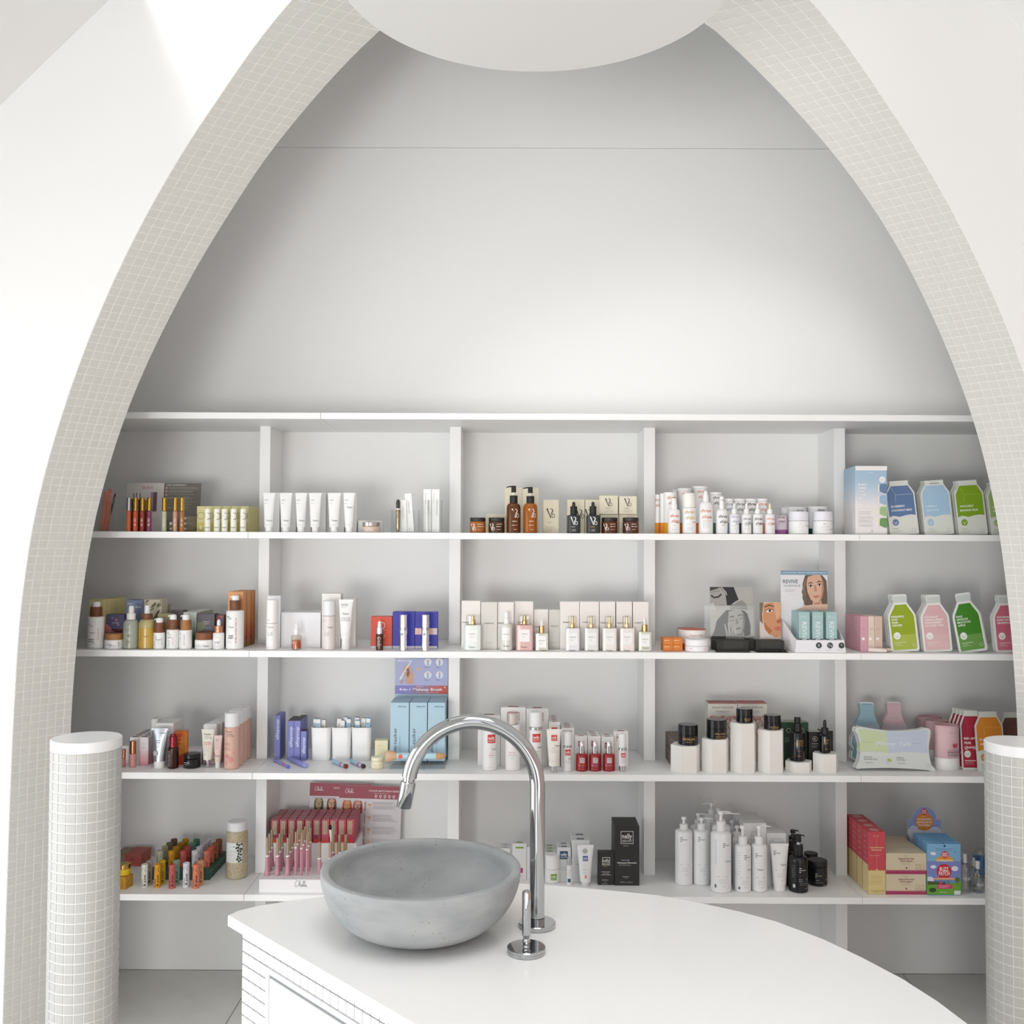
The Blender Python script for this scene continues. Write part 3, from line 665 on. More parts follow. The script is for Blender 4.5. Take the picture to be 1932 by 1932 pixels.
for lab, a, b, c, cp, tx in (('coral lip gloss with a silver cap in front of the white card', 236.4, 245, 'C9663F', SILVER, None), ('orange-red lip gloss with a gold cap beside the silver capped one', 249, 257.6, 'CB5A36', GC, 'da lish'),
        ('brick red lip gloss with a gold cap, between the orange-red and mauve ones', 262, 270.6, '9B4030', GC, 'da lish'), ('mauve lip gloss with a gold cap, last of the four before the white card', 275, 283.8, '8C4360', GC, 'da lish'),
        ('pale green lip gloss with a gold cap before the dark grey card', 303.5, 312.5, 'B9BFA0', GC, 'da lish'), ('pale peach lip gloss with a gold cap before the dark grey card', 324.5, 333, 'C99B80', GC, 'da lish'), ('caramel lip gloss with a gold cap before the dark grey card', 337.2, 346, 'B06F3F', GC, 'da lish')):
    gloss(lab, a, b, 938.6, 964.5, 1, .02, c, cp, tx)
for i, (a, c) in enumerate(((245.8, '7A241F'), (258.6, '5F1B20'), (270.9, '8A3A34'))):
    gloss('dark capped lip gloss in the second row, {} from the arch'.format(ORD[i]), a, a + 7.5, 941 + i, 962, 1, .062, c, M(('4A4038', '3A3A34', 'B08C48')[i], .35))
LB = M('847A63', .45)
for i, (x, n) in enumerate(((318.5, 2), (346.5, 3))):
    for j in range(n):
        w_ = 7.5 if i == 0 else 23
        box(('small' if i == 0 else 'wide') + ' olive brown compact box behind the gold capped glosses, {} from the shelf up'.format(ORD[j]), x, x + w_, 1005 - 10 * (j + 1) - 1.5, 1, .11, .05, LB, [C(-w_ / 2 + 2.5, 1005 - 10 * j - 7, 2.3, 'E9E4DA'), LN(-w_ / 2 + 6, w_ / 2 - 2, [1005 - 10 * j - 7.5], 'C9C2AC')] if i else [C(0, 1005 - 10 * j - 7, 2.3, 'E9E4DA')], name='compact_box', group='olive brown compact boxes', z=1.629 + j * .0182)
YB = M('D8D193', .55)
def dots(dx, y, r, c, n=16, a0=0, a1=360, s=.75):
    return [C(dx + r * math.cos(math.radians(a0 + (a1 - a0) * i / n)), y + r * math.sin(math.radians(a0 + (a1 - a0) * i / n)), s, c) for i in range(n)]
for i in range(6):
    a = 371 + 16.3 * i
    box('pale yellow carton with dotted ring, {} in the front row'.format(ORD[i]), a, a + 15.9, 955.2, 1, .075, .05, YB, [R(-7.9, 7.9, 986, 1004, 'CBC065'), dots(0, 973, 6.5, '6E6A3A', 16), R(-1.6, 1.6, 992, 999, 'E4DFC0')], name='yellow_carton', group='pale yellow cartons', blabel='pale yellow carton, {} behind the one beside the divider', back=4 if i == 5 else 0)
for i, a in enumerate((384, 401.7, 416.2, 433.3, 451.3)):
    vessel('white lip balm cylinder before the yellow cartons, {} from the lip gloss end'.format(ORD[i]), a, a + 11.4, 1, .02, [('tube', M('EFEEE2', .4), cy(5.7, 0, 975, .4)), ('cap', M('F2F1E6', .4), cy(5.7, 975.2, 959.7, .9))], [dots(2, 974, 6, '4A4A3E', 12, -90, 110, .7), TS(.4, 995)], name='balm_cylinder', cat='lip balm', group='white lip balm cylinders')
# --- pigeonhole 2
for i, (a, b) in enumerate(((494, 516.5), (525, 549), (555, 577), (581, 604.5), (616.3, 641), (646.2, 668))):
    x = a + 5
    box('white carton behind the row of white tubes, {} from the lip balms'.format(ORD[i]), x, x + 28 if i < 5 else 672.5, 929.5, 1, .1, .035, PAPER, [LN(-10, 10, [940, 943], 'A8A8A4')], name='white_carton', group='white cartons behind the tubes')
    tubepack('white squeeze tube standing on its cap, {} of six on the top shelf'.format(ORD[i]), a, b, 930, 995, 1, .022, M('F1F1EF', .35), M('F6F6F4', .3), 6.2, [R(-10.5, 11, 945.9, 946.4, '8B8E8C'), LN(-8, 2, [943.6], '6A6E6C', .8), LN(-8, 0, [949.4], 'A0A3A1'), TS(2, 957 if i == 5 else 982, 3), LN(-5, 6, [990.5], 'B0B2B0')], group='white squeeze tubes on the top shelf')
box('flat white carton behind the small rose cream jar', 676, 721, 982.5, 1, .1, .06, M('ECEAE6', .5), name='flat_carton')
jar('small rose-tinted glass jar with a silver lid on the top shelf', 681, 715, 985, 993, 1, .03, M('D9C5B8', .15), M('D2CFCB', .15, 1), [TS(11, 999.5, 2)])
holder('clear acrylic holder around the dark capped lipstick pen', 737.5, 789, 962, 1, .028, .075)
vessel('slim pen with a dark green cap and marbled gold barrel in acrylic holder', 746, 754.3, 1, .035, [('barrel', M('C9B79B', .2, .6, mix='6E5E48', msc=300), [(0, 0), (2.5, 0), (4, 996), (4.1, 962), (0, 962)]), ('ring', M('E9E6DE', .3), cy(4.1, 961.8, 959.3, .2)), ('cap', M('3C4038', .25), [(0, 959), (3.6, 959), (3.7, 948), (2.8, 943.5), (1.4, 942.4), (0, 942.2)])], name='lipstick_pen', cat='lipstick', z=1.6312, n=18)
box('white slim carton leaning in the acrylic holder, nearer the lipstick pen', 755, 768, 943, 1, .05, .012, PAPER, [T('EYE LIFT FIRMING', 0, 967, 2, '7E807E', rot=90), LN(-3.5, 3.5, [997], '9A9C9A')], name='slim_carton', z=1.6312, roll=-2)
box('white slim carton leaning in the acrylic holder, farther from the lipstick pen', 768.5, 781.5, 931, 1, .055, .012, PAPER, [T('EYE LIFT FIRMING', 0, 957, 2, '7E807E', rot=90), LN(-3.5, 3.5, [997], '9A9C9A')], name='slim_carton', z=1.6312, roll=-4.5)
holder('clear acrylic holder around the two tall white cartons', 797, 832.5, 943, 1, .03, .06)
for i, a in enumerate((798.6, 814.3)):
    box('tall white carton in the clear holder, ' + ('the one behind the white pen' if i == 0 else 'the one without a pen before it'), a, a + 14.6, 923, 1, .055, .014, PAPER, [T('SMOOTHING SERUM', 2.5, 958, 2.2, '777A78', rot=90), T('LASH AND BROW', -3.6, 940, 1.9, 'A9ABA8', rot=90), LN(-4, 1, [1000], 'A0A2A0')], name='tall_carton', z=1.6312)
vessel('slim white pen standing in the holder before a tall white carton', 803, 807.6, 1, .036, [('barrel', M('F4F3EF', .3), cy(2.3, 0, 968, .3)), ('cap', M('EFEDE8', .3), cy(2.3, 968.2, 943.5, .7))], name='white_pen', cat='pen', z=1.6312, n=16)
# --- pigeonhole 3
AMB1 = M('9A5A22', .1); AMB2 = M('4A2A17', .12); AMB3 = M('A05E1C', .1); LIDB = M('2A2723', .4); CRM = M('DDD6C0', .6)
def ijar(lab, a, b, col, seed): return jar(lab, a, b, 976.4, 983.3, 1, .03, col, LIDB, [swan(-8.5, 994.5, 13, 'EDE9DF'), LN(0, 13, [989, 993.5], 'E4DCCB', 1.1, seed), LN(1, 9, [999], 'D9CDB5', .8, seed)], name='amber_jar', group='amber glass jars with black lids', neck=986.5, lidw=.98)
ijar('amber jar with orange contents and black lid, beside the shelf divider', 885.6, 916, AMB1, 1)
ijar('dark brown jar with black lid in front of the low cream carton', 921, 952, AMB2, 2)
ijar('brown jar with black lid below the stacked cream cartons, beside a black bottle', 1136, 1167, M('5B2E17', .12), 3)
ijar('brown jar with black lid below the stacked cream cartons, near the divider', 1176, 1207, M('553025', .12), 4)
box('low cream carton behind the dark brown jar', 917, 954, 970.5, 1, .125, .06, CRM, name='cream_carton', group='cream cartons on the top shelf')
for i, (a, b, y, col, l2) in enumerate(((955.4, 982.3, 915.6, M('5E3313', .1), 'darker'), (987, 1014.2, 917.8, M('9A551A', .1), 'lighter'))):
    pumpb(l2 + ' amber glass pump bottle with black pump, top shelf', a, b, y, 934.5 + i, 949, 1, .03, col, M('211F1D', .5), M('1F1D1B', .35), [swan(4, 968.5, 17, 'EFEAE0'), LN(-2, 10, [983.5], 'E9DFCB', 1.3), LN(-3, 11, [991], 'DCCDB4', 1), LN(1, 8, [999], 'DCCDB4', .9)], ln=13, hc=7.6, stem=M('E9E8E4', .4), name='amber_pump_bottle', sh=9, hh=13 if i == 0 else 12)
for i, (a, b, y) in enumerate(((952.5, 984, 920), (985.5, 1016, 920))):
    box('tall cream carton behind the {} amber pump bottle'.format(('darker', 'lighter')[i]), a, b, y, 1, .12, .05, CRM, name='cream_carton', group='cream cartons on the top shelf')
box('cream carton with black emblem standing alone between amber and black bottles', 1024.5, 1054, 943.3, 1, .1, .045, M('D9D1BA', .6), [swan(0, 968.5, 18.5, '26231E'), LN(-6, 6, [986], '6A6557', .8), LN(-9, 9, [994.5, 997], '8A8474', .5), LN(-4, 4, [1000.3], '8A8474', .5)], name='cream_carton', group='cream cartons on the top shelf')
for i, (a, b) in enumerate(((1070.5, 1095.6), (1107, 1132.4))):
    dropper('square black dropper bottle with white emblem, ' + ('nearer the lone cream carton' if i == 0 else 'nearer the stacked cream cartons'), a, b, 946, 955, 971.5, 1, .03, M('262B2A', .25), M('1D1F1E', .5), M('2A2B2A', .5), [swan(.5, 983, 15.5, 'F0EFEA'), LN(-5, 5, [994], 'D9A14A' if i else 'B9B6AA', 1), LN(-4, 4, [999.5, 1002], 'D4D2CA', .7)], hc=6.5, hb=3.3, sq=7, yn=965, name='black_dropper_bottle', group='square black dropper bottles')
for i, (a, b) in enumerate(((1070, 1103), (1104, 1131.5))):
    box('cream carton behind the black dropper bottles, ' + ('nearer the lone cream carton' if i == 0 else 'nearer the stacked cartons'), a, b, 943, 1, .12, .045, CRM, [swan(8 if i == 0 else -6, 970, 18, '26231E')], name='cream_carton', group='cream cartons on the top shelf')
zs_ = ROWZ[1]
for i, (a, b) in enumerate(((1132.8, 1167), (1168, 1202.5))):
    t, s, h = box('lower cream carton of the pair stacked behind a brown jar, ' + ('beside a black dropper bottle' if i == 0 else 'beside the divider'), a, b, 970.5, 1, .115, .055, CRM, name='cream_carton', group='cream cartons on the top shelf')
    box('upper cream carton with black emblem, stacked ' + ('beside a black dropper bottle' if i == 0 else 'beside the divider'), a - (1.5 if i == 0 else 0), b - 1, 935.3 + i, 1, .112, .055, M('E2DBC6', .6), [swan(0, 948, 15.5, '2A2721'), LN(-6, 6, [959], '555043', .8), LN(-8, 8, [963, 966], '8A8474', .5)], name='cream_carton', group='cream cartons on the top shelf', z=zs_ + h + .0006)
# --- pigeonhole 4
def ts(dx, y, h, c): return [T('three', dx - h * .1, y - h * .62, h * .72, c, sh=.3, b=.012), T('ships', dx + h * .1, y + h * .62, h * .72, c, sh=.3, b=.012)]
TB = [(1237, 1247, 933, 'E08A2C', 'C08A50', .15, 'B96A32', 'left wall'), (1246, 1256, 931, 'E08A2C', None, .13, None, 'x'), (1253.5, 1279.5, 928.6, 'E0A02C', 'D7853F', .105, None, 'x'), (1269, 1283, 924.5, 'E09A2C', None, .17, None, 'x'), (1280.5, 1307, 921, 'E08A2C', 'DD8866', .13, None, 'x'), (1308.5, 1338, 917, 'E07A32', 'DA8A78', .14, None, 'x'),
      (1342, 1364, 928.6, '5B7A55', '3A3A3A', .115, None, 'x'), (1368.5, 1385.6, 940.8, '9AA6C0', '8C9BB5', .1, None, 'x'), (1387, 1407.5, 940.8, '4A4055', '6E6E78', .1, None, 'x'), (1408.5, 1429.3, 940.8, '5A3A50', '33312F', .1, None, 'x'), (1430.5, 1450.4, 940.8, 'E6906E', 'E58E74', .1, None, 'x')]
cn = ['orange banded', 'orange edged', 'amber banded', 'tall amber edged', 'wide orange banded', 'tallest orange banded', 'green banded', 'grey-blue banded', 'dark violet banded', 'plum banded', 'coral banded']
for i, (a, b, y, band, tc_, d_, side, _) in enumerate(TB):
    hw = (b - a) / 2
    vessel(cn[i] + ' white paper tube in the back row of white cosmetics', a, b, 1, d_, [('tube', M('F0EFEE', .5), cy(hw, ('+', 0, 21), y + (5 if i > 3 else 4), .3)), ('lid', M('F3F2F1', .45), cy(hw * 1.01, y + 4.8, y, .6)), ('band', M(band, .5), cy(hw * .999, 0, ('+', 0, 21), .3))], [ts(2, y + 15, 8, tc_)] if tc_ else [], name='paper_tube', cat='tube', group='white paper tubes of the back row')
def m(c): return M(c, .35)
MW = M('F1F1F0', .4); MWB = M('EDEDEE', .3)
vessel('small white mist bottle with orange lettering beside the divider', 1262, 1284.5, 1, .03, [('body', MWB, bot(11.2, 0, 965, 6, 960.5, 1.4)), ('cap', MW, [(0, 960.5), (6, 960.5), (6, 952), (4.6, 950), (4.2, 940), (0, 939.5)])], [ts(1, 978, 8, 'E0713F'), TS(7, 986, 2.4, '30343A'), LN(-4, 4, [991.5], 'E8A080', 1), LN(-5, 6, [996, 998.5, 1001], 'B9B5B0', .5)], name='mist_bottle', group='white bottles with slanted lettering')
vessel('white foam pump bottle with yellow lettering and wide clear cap', 1289.5, 1315.3, 1, .03, [('body', MWB, cy(12.9, 0, 958.2, 1.4)), ('cap', M('F4F2EC', .25), cy(11.6, 958, 930, 2))], [ts(0, 971, 8.5, 'D9AE4A'), TS(8.5, 985, 2.4, '30343A'), LN(-6, 6, [989], 'DDB878', .9), LN(-6, 7, [995, 997.5, 1000], 'B9B5B0', .5)], name='foam_bottle', group='white bottles with slanted lettering')
vessel('tallest white spray bottle with orange lettering in the front row', 1320.5, 1347.7, 1, .03, [('body', MWB, bot(13.6, 0, 957, 6, 946.5, 1.4)), ('cap', MW, [(0, 946.6), (5.8, 946.6), (5.6, 936), (4, 932), (3.6, 926.3), (0, 926)])], [ts(-1, 969, 9, 'E0804F'), TS(7.5, 976.5, 2.4, '30343A'), R(-8, 8, 982.5, 983.3, 'E9A890'), LN(-8, 8, [987, 990, 993, 996], 'B9B5B0', .5)], name='spray_bottle', group='white bottles with slanted lettering')
vessel('white spray bottle with black lettering after the tallest one', 1353, 1375, 1, .03, [('body', MWB, bot(11, 0, 967, 5.5, 960.5, 1.4)), ('cap', MW, [(0, 960.5), (5, 960.5), (4.8, 948), (4.4, 944), (4.4, 937), (3, 936), (0, 936)])], [TS(0, 943.5, 2.2), ts(2, 979, 8, '4A4A44'), LN(-2, 7, [991], '6E6A40', 1), LN(-6, 7, [995, 998, 1001], 'B9B5B0', .5)], name='spray_bottle', group='white bottles with slanted lettering')
for i, (a, b, c, bu, w1) in enumerate(((1378, 1396.5, 'AEB4CC', 'F0EFEC', 'lavender'), (1401, 1420, '86898E', 'F2F1EE', 'grey'), (1422, 1441.3, '3E3D3A', 'F2F1EE', 'black'), (1445.5, 1464.3, 'E88C76', 'E6E0C4', 'coral'))):
    dropper('small white dropper bottle with {} lettering'.format(w1), a, b, 949, 960.5, 969.5, 1, .03, MWB, MW, M(bu, .4), [ts(1, 983 if i else 979, 7, c), TS(5.5, 988.5 if i != 1 else 985, 2.2, '30343A'), LN(-5, 5, [992], '9AA05A' if i == 1 else 'C7B55A' if i == 2 else 'E0B0A0' if i == 3 else 'B9B5B0', .9), LN(-5, 6, [996.5, 999.5], 'BDBAB6', .5)], hc=5, hb=2.6, group='white dropper bottles with slanted lettering', yn=969)
vessel('low white paper tube with a purple base', 1464.5, 1489, 1, .07, [('tube', M('D6C9D2', .5), cy(12.2, ('+', 0, 8.5), 973.2, .6)), ('band', M('A05E9A', .5), cy(12.15, 0, ('+', 0, 8.5), .3))], [ts(-2, 979.5, 6, '6A4A62'), LN(-7, 5, [987, 990, 993], 'A890A2', .5)], name='paper_tube', cat='tube')
vessel('low pale grey paper tube behind the purple based one', 1474, 1492, 1, .14, [('tube', M('DADADC', .5), cy(9, 0, 958, .6))], name='paper_tube', cat='tube')
for i, (a, b, y, c) in enumerate(((1487, 1527.3, 956.5, 'A5A5A2'), (1528.5, 1566.5, 955.6, '2F2F2E'))):
    vessel('wide white paper canister with dark green base behind the jar ' + ('nearer the purple tube' if i == 0 else 'nearer the divider'), a, b, 1, .13, [('tube', M('EFEFF0', .5), cy(20 if i == 0 else 19, ('+', 0, 11), y, .8)), ('band', M('1F4A3C', .5), cy(19.9 if i == 0 else 18.9, 0, ('+', 0, 11), .3))], [T('three', 3, y + 6.5, 4.6, c, sh=.3, b=.012)], name='paper_canister', cat='canister')
for i, (a, b) in enumerate(((1493.3, 1530, ), (1539, 1575.7))):
    jar('white cream jar with tall lid, ' + ('nearer the purple based tube' if i == 0 else 'nearer the divider'), a, b, 965, 982.5, 1, .03, M('F0F0F0', .35), M('E9E9F1', .35), [LN(-4, 4, [988.5], '8A8A8A' if i else 'D5D8D0', 1), LN(-8, 9, [993, 996, 1000], 'A5A8AC' if i else 'D5D8D8', .5), TS(14, 992 if i == 0 else 999, 2.6)], name='white_jar', group='white cream jars on the top shelf')
# --- pigeonhole 5
CAR = [(.0, 0), (1, 0), (1, .925), (.94, 1), (.06, 1), (0, .925)]
t, s, h = box('blue and white plant based milk mask carton, front one of its row', 1614.6, 1674.4, 879, 1, .04, .036, gradient(((0, 'EDE8E6'), (.42, 'EBE6E6'), (.62, 'C3D2E2'), (.8, 'A9C4DA'), (1, 'A6C1D8')), 0, .235, .5),
    [R(-29.8, 29.8, 879.3, 887.6, 'F2EFEC'), LN(-6, 8, [892], 'DCE6EE', .8)] + [T(w_, -24.5, 914.5 + 6.3 * i, 3.8, 'F7F6F4', al='l', b=.02) for i, w_ in enumerate(('PLANT', 'BASED', 'MILK', 'MASK', 'SET'))] + [C(20.5, 905, 6, 'F1EFEE'), W([(18, 905), (20, 906.5), (23, 903)], .8, '9FB4C8')] +
    [[R(12.5, 15, yy - 8, yy + 7, 'F0EAD9' if j < 3 else 'EDE3C9'), Y([(15.5, yy - 6), (18, yy - 9), (29.8, yy - 9), (29.8, yy + 9), (24, yy + 9), (15.5, yy + 5)], c)] for j, (yy, c) in enumerate(((922, '6B83A8'), (943.5, '9DB9D4'), (965, 'A3C18E'), (986.5, '6E9A5E')))] +
    [LN(-24.5, 3, [966, 969.5, 976, 979, 982.5, 985, 990, 993], '8A93A0', .5), LN(-7, 7, [1005.5], '9AA0A8', .5), C(0, 1001.5, 1, '7A8088')], name='mask_carton', group='plant based milk mask cartons', back=3, bx=.005, gap=.009, c=.002)
box('teal sided carton at the very back of the plant based milk mask cartons', 1597, 1640, 893, 1, .225, .03, M('4E7B86', .5), name='mask_carton')
CARTON = [(.02, 0), (.98, 0), (1.0, .03), (1, .77), (.82, .93), (.82, 1), (.18, 1), (.18, .93), (0, .77), (0, .03)]
BOTTLE = [(.04, 0), (.96, 0), (1, .04), (1, .60), (.97, .66), (.80, .80), (.74, .85), (.76, .97), (.72, 1), (.28, 1), (.24, .97), (.26, .85), (.20, .80), (.03, .66), (0, .60), (0, .04)]
BOTIN = [(.10, .04), (.90, .04), (.93, .07), (.93, .60), (.90, .65), (.74, .78), (.70, .82), (.30, .82), (.26, .78), (.10, .65), (.07, .60), (.07, .07)]
def cart_art(c, lines, tc='F2F3F0', fold='C8D4DE', low=None, badge=None, tx=.14, big=3.6):
    a = [Y([(.045, .335), (.2, .36), (.4, .33), (.6, .355), (.8, .365), (.955, .35), (.955, .75), (.80, .905), (.20, .905), (.045, .75)], c), W([(.22, .88), (.33, .74), (.95, .74)], .5, fold), W([(.33, .74), (.32, .6)], .45, fold)]
    a += [T(l, tx, .53 - .075 * i, big, tc, al='l', b=.02) for i, l in enumerate(lines)]
    a += [Y([(.24 + .11 * math.cos(q * .3491), .235 + .062 * math.sin(q * .3491)) for q in range(18)], badge or c), W([(.18, .25), (.22, .215), (.26, .215), (.30, .25)], .7, 'EDF0EA'), W([(.24, .22), (.24, .19)], .7, 'EDF0EA')]
    a += [R(.12, .3, .113, .120, badge or c), R(.12, .42, .085, .088, '9AA09A'), R(.12, .4, .06, .063, '9AA09A'), W([(.83 + .06 * math.cos(q * .3491), .075 + .033 * math.sin(q * .3491)) for q in range(19)], .4, 'A0A6A0')]
    return a
SACH = M('DBDDD6', .4)
holder('clear acrylic stand behind the milk carton shaped mask sachets on the top shelf', 1724, 1862, 898, 1, .15, .03, lip=1000, name='acrylic_stand')
pouch('blueberry coconut milk mask sachet in slate blue, shaped like a milk carton', 1680, 1735, 906, 1, .05, CARTON, SACH, cart_art('5F7AA3', ('BLUEBERRY', 'COCONUT MILK')), roll=-4, back=1, bx=-.004)
pouch('vanilla oat milk mask sachet in pale blue, shaped like a milk carton', 1746, 1801, 905, 1, .05, CARTON, SACH, cart_art('A5C3DC', ('VANILLA', 'OAT MILK'), tc='D9E7F0') + [R(.34, .66, .935, .95, '8C9094')], roll=-3.4, back=3, dy=.012, bx=0)
pouch('avocado banana milk mask sachet in green, shaped like a milk carton', 1810, 1865, 905, 1, .05, CARTON, SACH, cart_art('7FA31C', ('AVOCADO', 'BANANA MILK'), fold='B4CC70'), roll=-3.6, back=2, dy=.014, bx=-.002)
pouch('light green milk carton mask sachet half hidden by the arch, top shelf', 1872, 1926, 908, 1, .05, CARTON, SACH, cart_art('9DB96A', ('MATCHA', 'ALMOND MILK'), fold='C8D8A4'), roll=-3.6, back=2, dy=.014, bx=0)
# ================================================================ second item shelf (row 2)
# --- pigeonhole 1: woods and botanicals
def vt(s, dx, y, h, c): return T(s, dx, y, h, c, rot=-90)
def bk(dx, y, c='33405A', h=2.6): return [T('PINK', dx - 2, y - 1.6, h * .8, c), T('TREE', dx + 2, y + 1.6, h * .8, c)]
woodpump('tall white wood collar bottle at the arch end of the botanicals', 159, 189.5, 1136.4, 1146.2, 1164.3, 2, .03, WOODD, [bk(-5, 1180), TS(-1, 1194, 3), T('marigold', -4, 1206.5, 2.6, '2F3A55', b=.02), T('morning', -4, 1210.5, 2.6, '2F3A55', b=.02), LN(-8, 6, [1214.5, 1217, 1222], '7C86A0', .5), vt('ALL SKIN OILS', 10, 1197, 2.4, 'C9A052')], hwood=10.7)
jar('low white cosmetic jar with pale wooden lid beside the tall arch-end bottle', 190.6, 226, 1196.4, 1207.6, 2, .025, M('F2F1EF', .35), WOODL, [TS(-2, 1216.5, 3.4), LN(-4, 10, [1218.5, 1221], '3D4A63', .6), T('NIGHT', -13.5, 1216, 2.4, '3D5A8A', rot=90), T('CREAM', 14.5, 1217, 2.2, '3D4A63', rot=90)], name='wood_lid_jar', neck=1212, lidw=.94)
GL1 = M('A9AFA2', .22); GL2 = M('B9AE78', .2); OIL = M('C9A44A', .15)
vessel('frosted grey-green spray bottle with white cap', 227, 255.7, 2, .03, [('body', GL1, bot(14.3, 0, 1181, 7.5, 1170, 1.8)), ('collar', MW, cy(8.3, 1170, 1158.5, .5)), ('spray_head', MW, [(0, 1158.5), (5.2, 1158.5), (5, 1150), (4.2, 1144.6), (3, 1144), (0, 1144)])], [C(0, 1199.5, 4.6, 'C9CEC2'), C(0, 1199.5, 3.6, '9CA396'), TS(0, 1199.5, 2.6, '3A403A'), LN(-7, 5, [1188, 1190], '858C80', .8), LN(-4, 5, [1210, 1213], '4A504A', 1), LN(-5, 5, [1217.5], '6A706A', .5)], name='spray_bottle')
vessel('yellow oil spray bottle with wooden collar and white pump', 256, 286.3, 2, .03, [('body', GL2, bot(15.1, 0, 1181, 8.5, 1169.5, 1.8)), ('liquid', OIL, bot(15.2, ('+', 0, .5), 1188, 14.9, 1184, 1.5)), ('collar', WOODD, cy(10, 1169.6, 1159, .5)), ('spray_head', MW, [(0, 1159), (5.4, 1159), (5, 1152), (4.6, 1144), (3, 1143), (0, 1142.8)])], [TS(4, 1200.5, 3, '4A4020'), T('FLOWER OIL', -7, 1200, 2, '8A7A40', rot=90), LN(-13, -6, [1206, 1209], '8A7A40', .6)], name='spray_bottle')
woodpump('smallest white wood collar bottle, beside the yellow oil bottle', 286, 307.2, 1166.7, 1175.8, 1194.2, 2, .03, WOODD, [bk(-6, 1201, h=2), TS(1, 1207, 3), LN(-8, -3, [1211, 1214, 1218], '5A6480', .7), vt('SERUM', 2, 1213, 1.8, 'C9B45A'), vt('RICH PLUM', 8, 1211, 1.8, '4A5A8A')], hwood=10)
woodpump('white wood collar bottle with pink vertical print', 310.2, 333.8, 1160.3, 1170.2, 1188.4, 2, .03, WOODD, [bk(-4, 1196.5, h=2), TS(-3, 1203, 2.6), LN(-6, -1, [1210, 1214, 1218], '5A6480', .7), vt('DAILY FACE', 3, 1210, 1.9, 'DB7F86')], hwood=9.6)
woodpump('white wood collar bottle with the palest wooden collar', 334.2, 358.2, 1160.5, 1171, 1189.3, 2, .03, WOODL, [LN(-9, -5, [1195.5, 1197.5, 1203, 1206, 1211], '6A7488', .8), vt('REFINING MIST', 1, 1208, 2.2, '7A8096')], hwood=10)
jar('low white jar with reddish wooden lid before the dark plum carton', 362.8, 397, 1194.8, 1207.6, 2, .025, M('F2F1EF', .35), M('8A5636', .5, mix='77452A', msc=60), [LN(-15, 0, [1217.5, 1220.5], '8A8F9A', .7), TS(8, 1219, 3.4), LN(-12, 12, [1223.5], 'B5B8C0', .4)], name='wood_lid_jar', neck=1212, lidw=.94)
dropper('small white dropper bottle with copper collar among the botanicals', 398.5, 419.7, 1169.6, 1182, 1194.2, 2, .03, M('F2F1EF', .35), M('B98866', .3, .7), MW, [bk(-2, 1201, 'C0A890', 2), LN(-5, 6, [1211.5, 1214], '4A5470', 1), LN(-7, 5, [1218, 1221], '9AA0B0', .5), TS(0, 1187.5, 2, '6A4A38')], hc=8.4, hb=3.5)
woodpump('largest white wood collar bottle, with red vertical print', 421.8, 455, 1124.7, 1134, 1152.4, 2, .03, WOODD, [bk(-8, 1166, h=3), TS(-3, 1183.5, 3, '3A3A3A'), T('body', -3, 1199.5, 3, '2F3A55', b=.02), T('alright', -4, 1203.5, 3, '2F3A55', b=.02), LN(-13, 2, [1208, 1211, 1213.5], 'B9B6A0', .5), vt('ALL SKIN CREAMY SERUM', 6, 1190, 2.9, 'C9453F')], hwood=10.2)
box('yellow and orange carton behind the tall arch-end bottle', 167, 196.6, 1131.8, 2, .09, .034, gradient(((0, '9A3A22'), (.3, 'D0662C'), (.45, 'D99A4A'), (.6, 'D9C884'), (1, 'D8CE94')), 0, .165), [C(4, 1190, 5, 'C9542A'), C(9, 1198, 6, 'B9402A'), W([(-3, 1178), (5, 1168), (11, 1160)], .6, 'B9A868')], name='botanical_carton', group='yellow and orange cartons', back=4, bx=.0015, blabel='yellow carton, {} behind the one at the arch end')
NV = M('5A5878', .5)
box('lower plum blue carton stacked behind the frosted spray bottle', 198, 234, 1193, 2, .1, .05, M('55577A', .5), [LN(-12, 12, [1200], '8A8AA8', .7)], name='botanical_carton')
box('upper plum blue carton with pink flowers, stacked near the frosted spray bottle', 198, 234, 1159.6, 2, .102, .05, NV, [C(-15, 1182, 4, 'D08A86'), C(-11, 1187, 5, 'C97A78'), C(-17, 1190, 5, 'D9A090'), C(3, 1170, 2.6, 'B9708A'), C(-4, 1166, 2, '8A7AA8'), Y([(-18, 1193), (-18, 1176), (-8, 1186), (2, 1193)], 'B9707A'), T('moonlight', 2, 1175, 2.4, 'E6DFE6'), T('milk', 7, 1179, 2.4, 'E6DFE6'), LN(6, 14, [1187, 1190], 'A9A6C0', .5)], name='botanical_carton', z=ROWZ[2] + .0618)
box('slate blue carton with white lettering behind the spray bottles', 236.8, 267, 1132.8, 2, .12, .06, M('7A86A8', .5), [T('PINK +', -6, 1139.5, 3, 'E9EAF0', sh=.2), T('RUBUS', 5, 1145.5, 3.6, 'E9EAF0')], name='botanical_carton')
leaf = []
rl = random.Random(11)
for i in range(26):
    x, y = rl.uniform(-17, 15), rl.uniform(1136, 1222); a = rl.uniform(8, 15); b = rl.uniform(1.3, 2.6)
    leaf.append(Y([(x, y), (x + a * .4 - b, y - a * .5), (x + a * .75, y - a), (x + a * .5 + b, y - a * .42)], rl.choice(('6E6E4E', '55573C', '8A8A68', '4A4838'))))
leaf = [Y([(max(-18, min(18, u)), max(1133, v)) for u, v in q[1]], q[2]) for q in leaf]
box('cream carton with olive leaf pattern behind the yellow oil bottle', 267.5, 304, 1131.8, 2, .14, .06, M('D9D0BC', .5), leaf, name='botanical_carton')
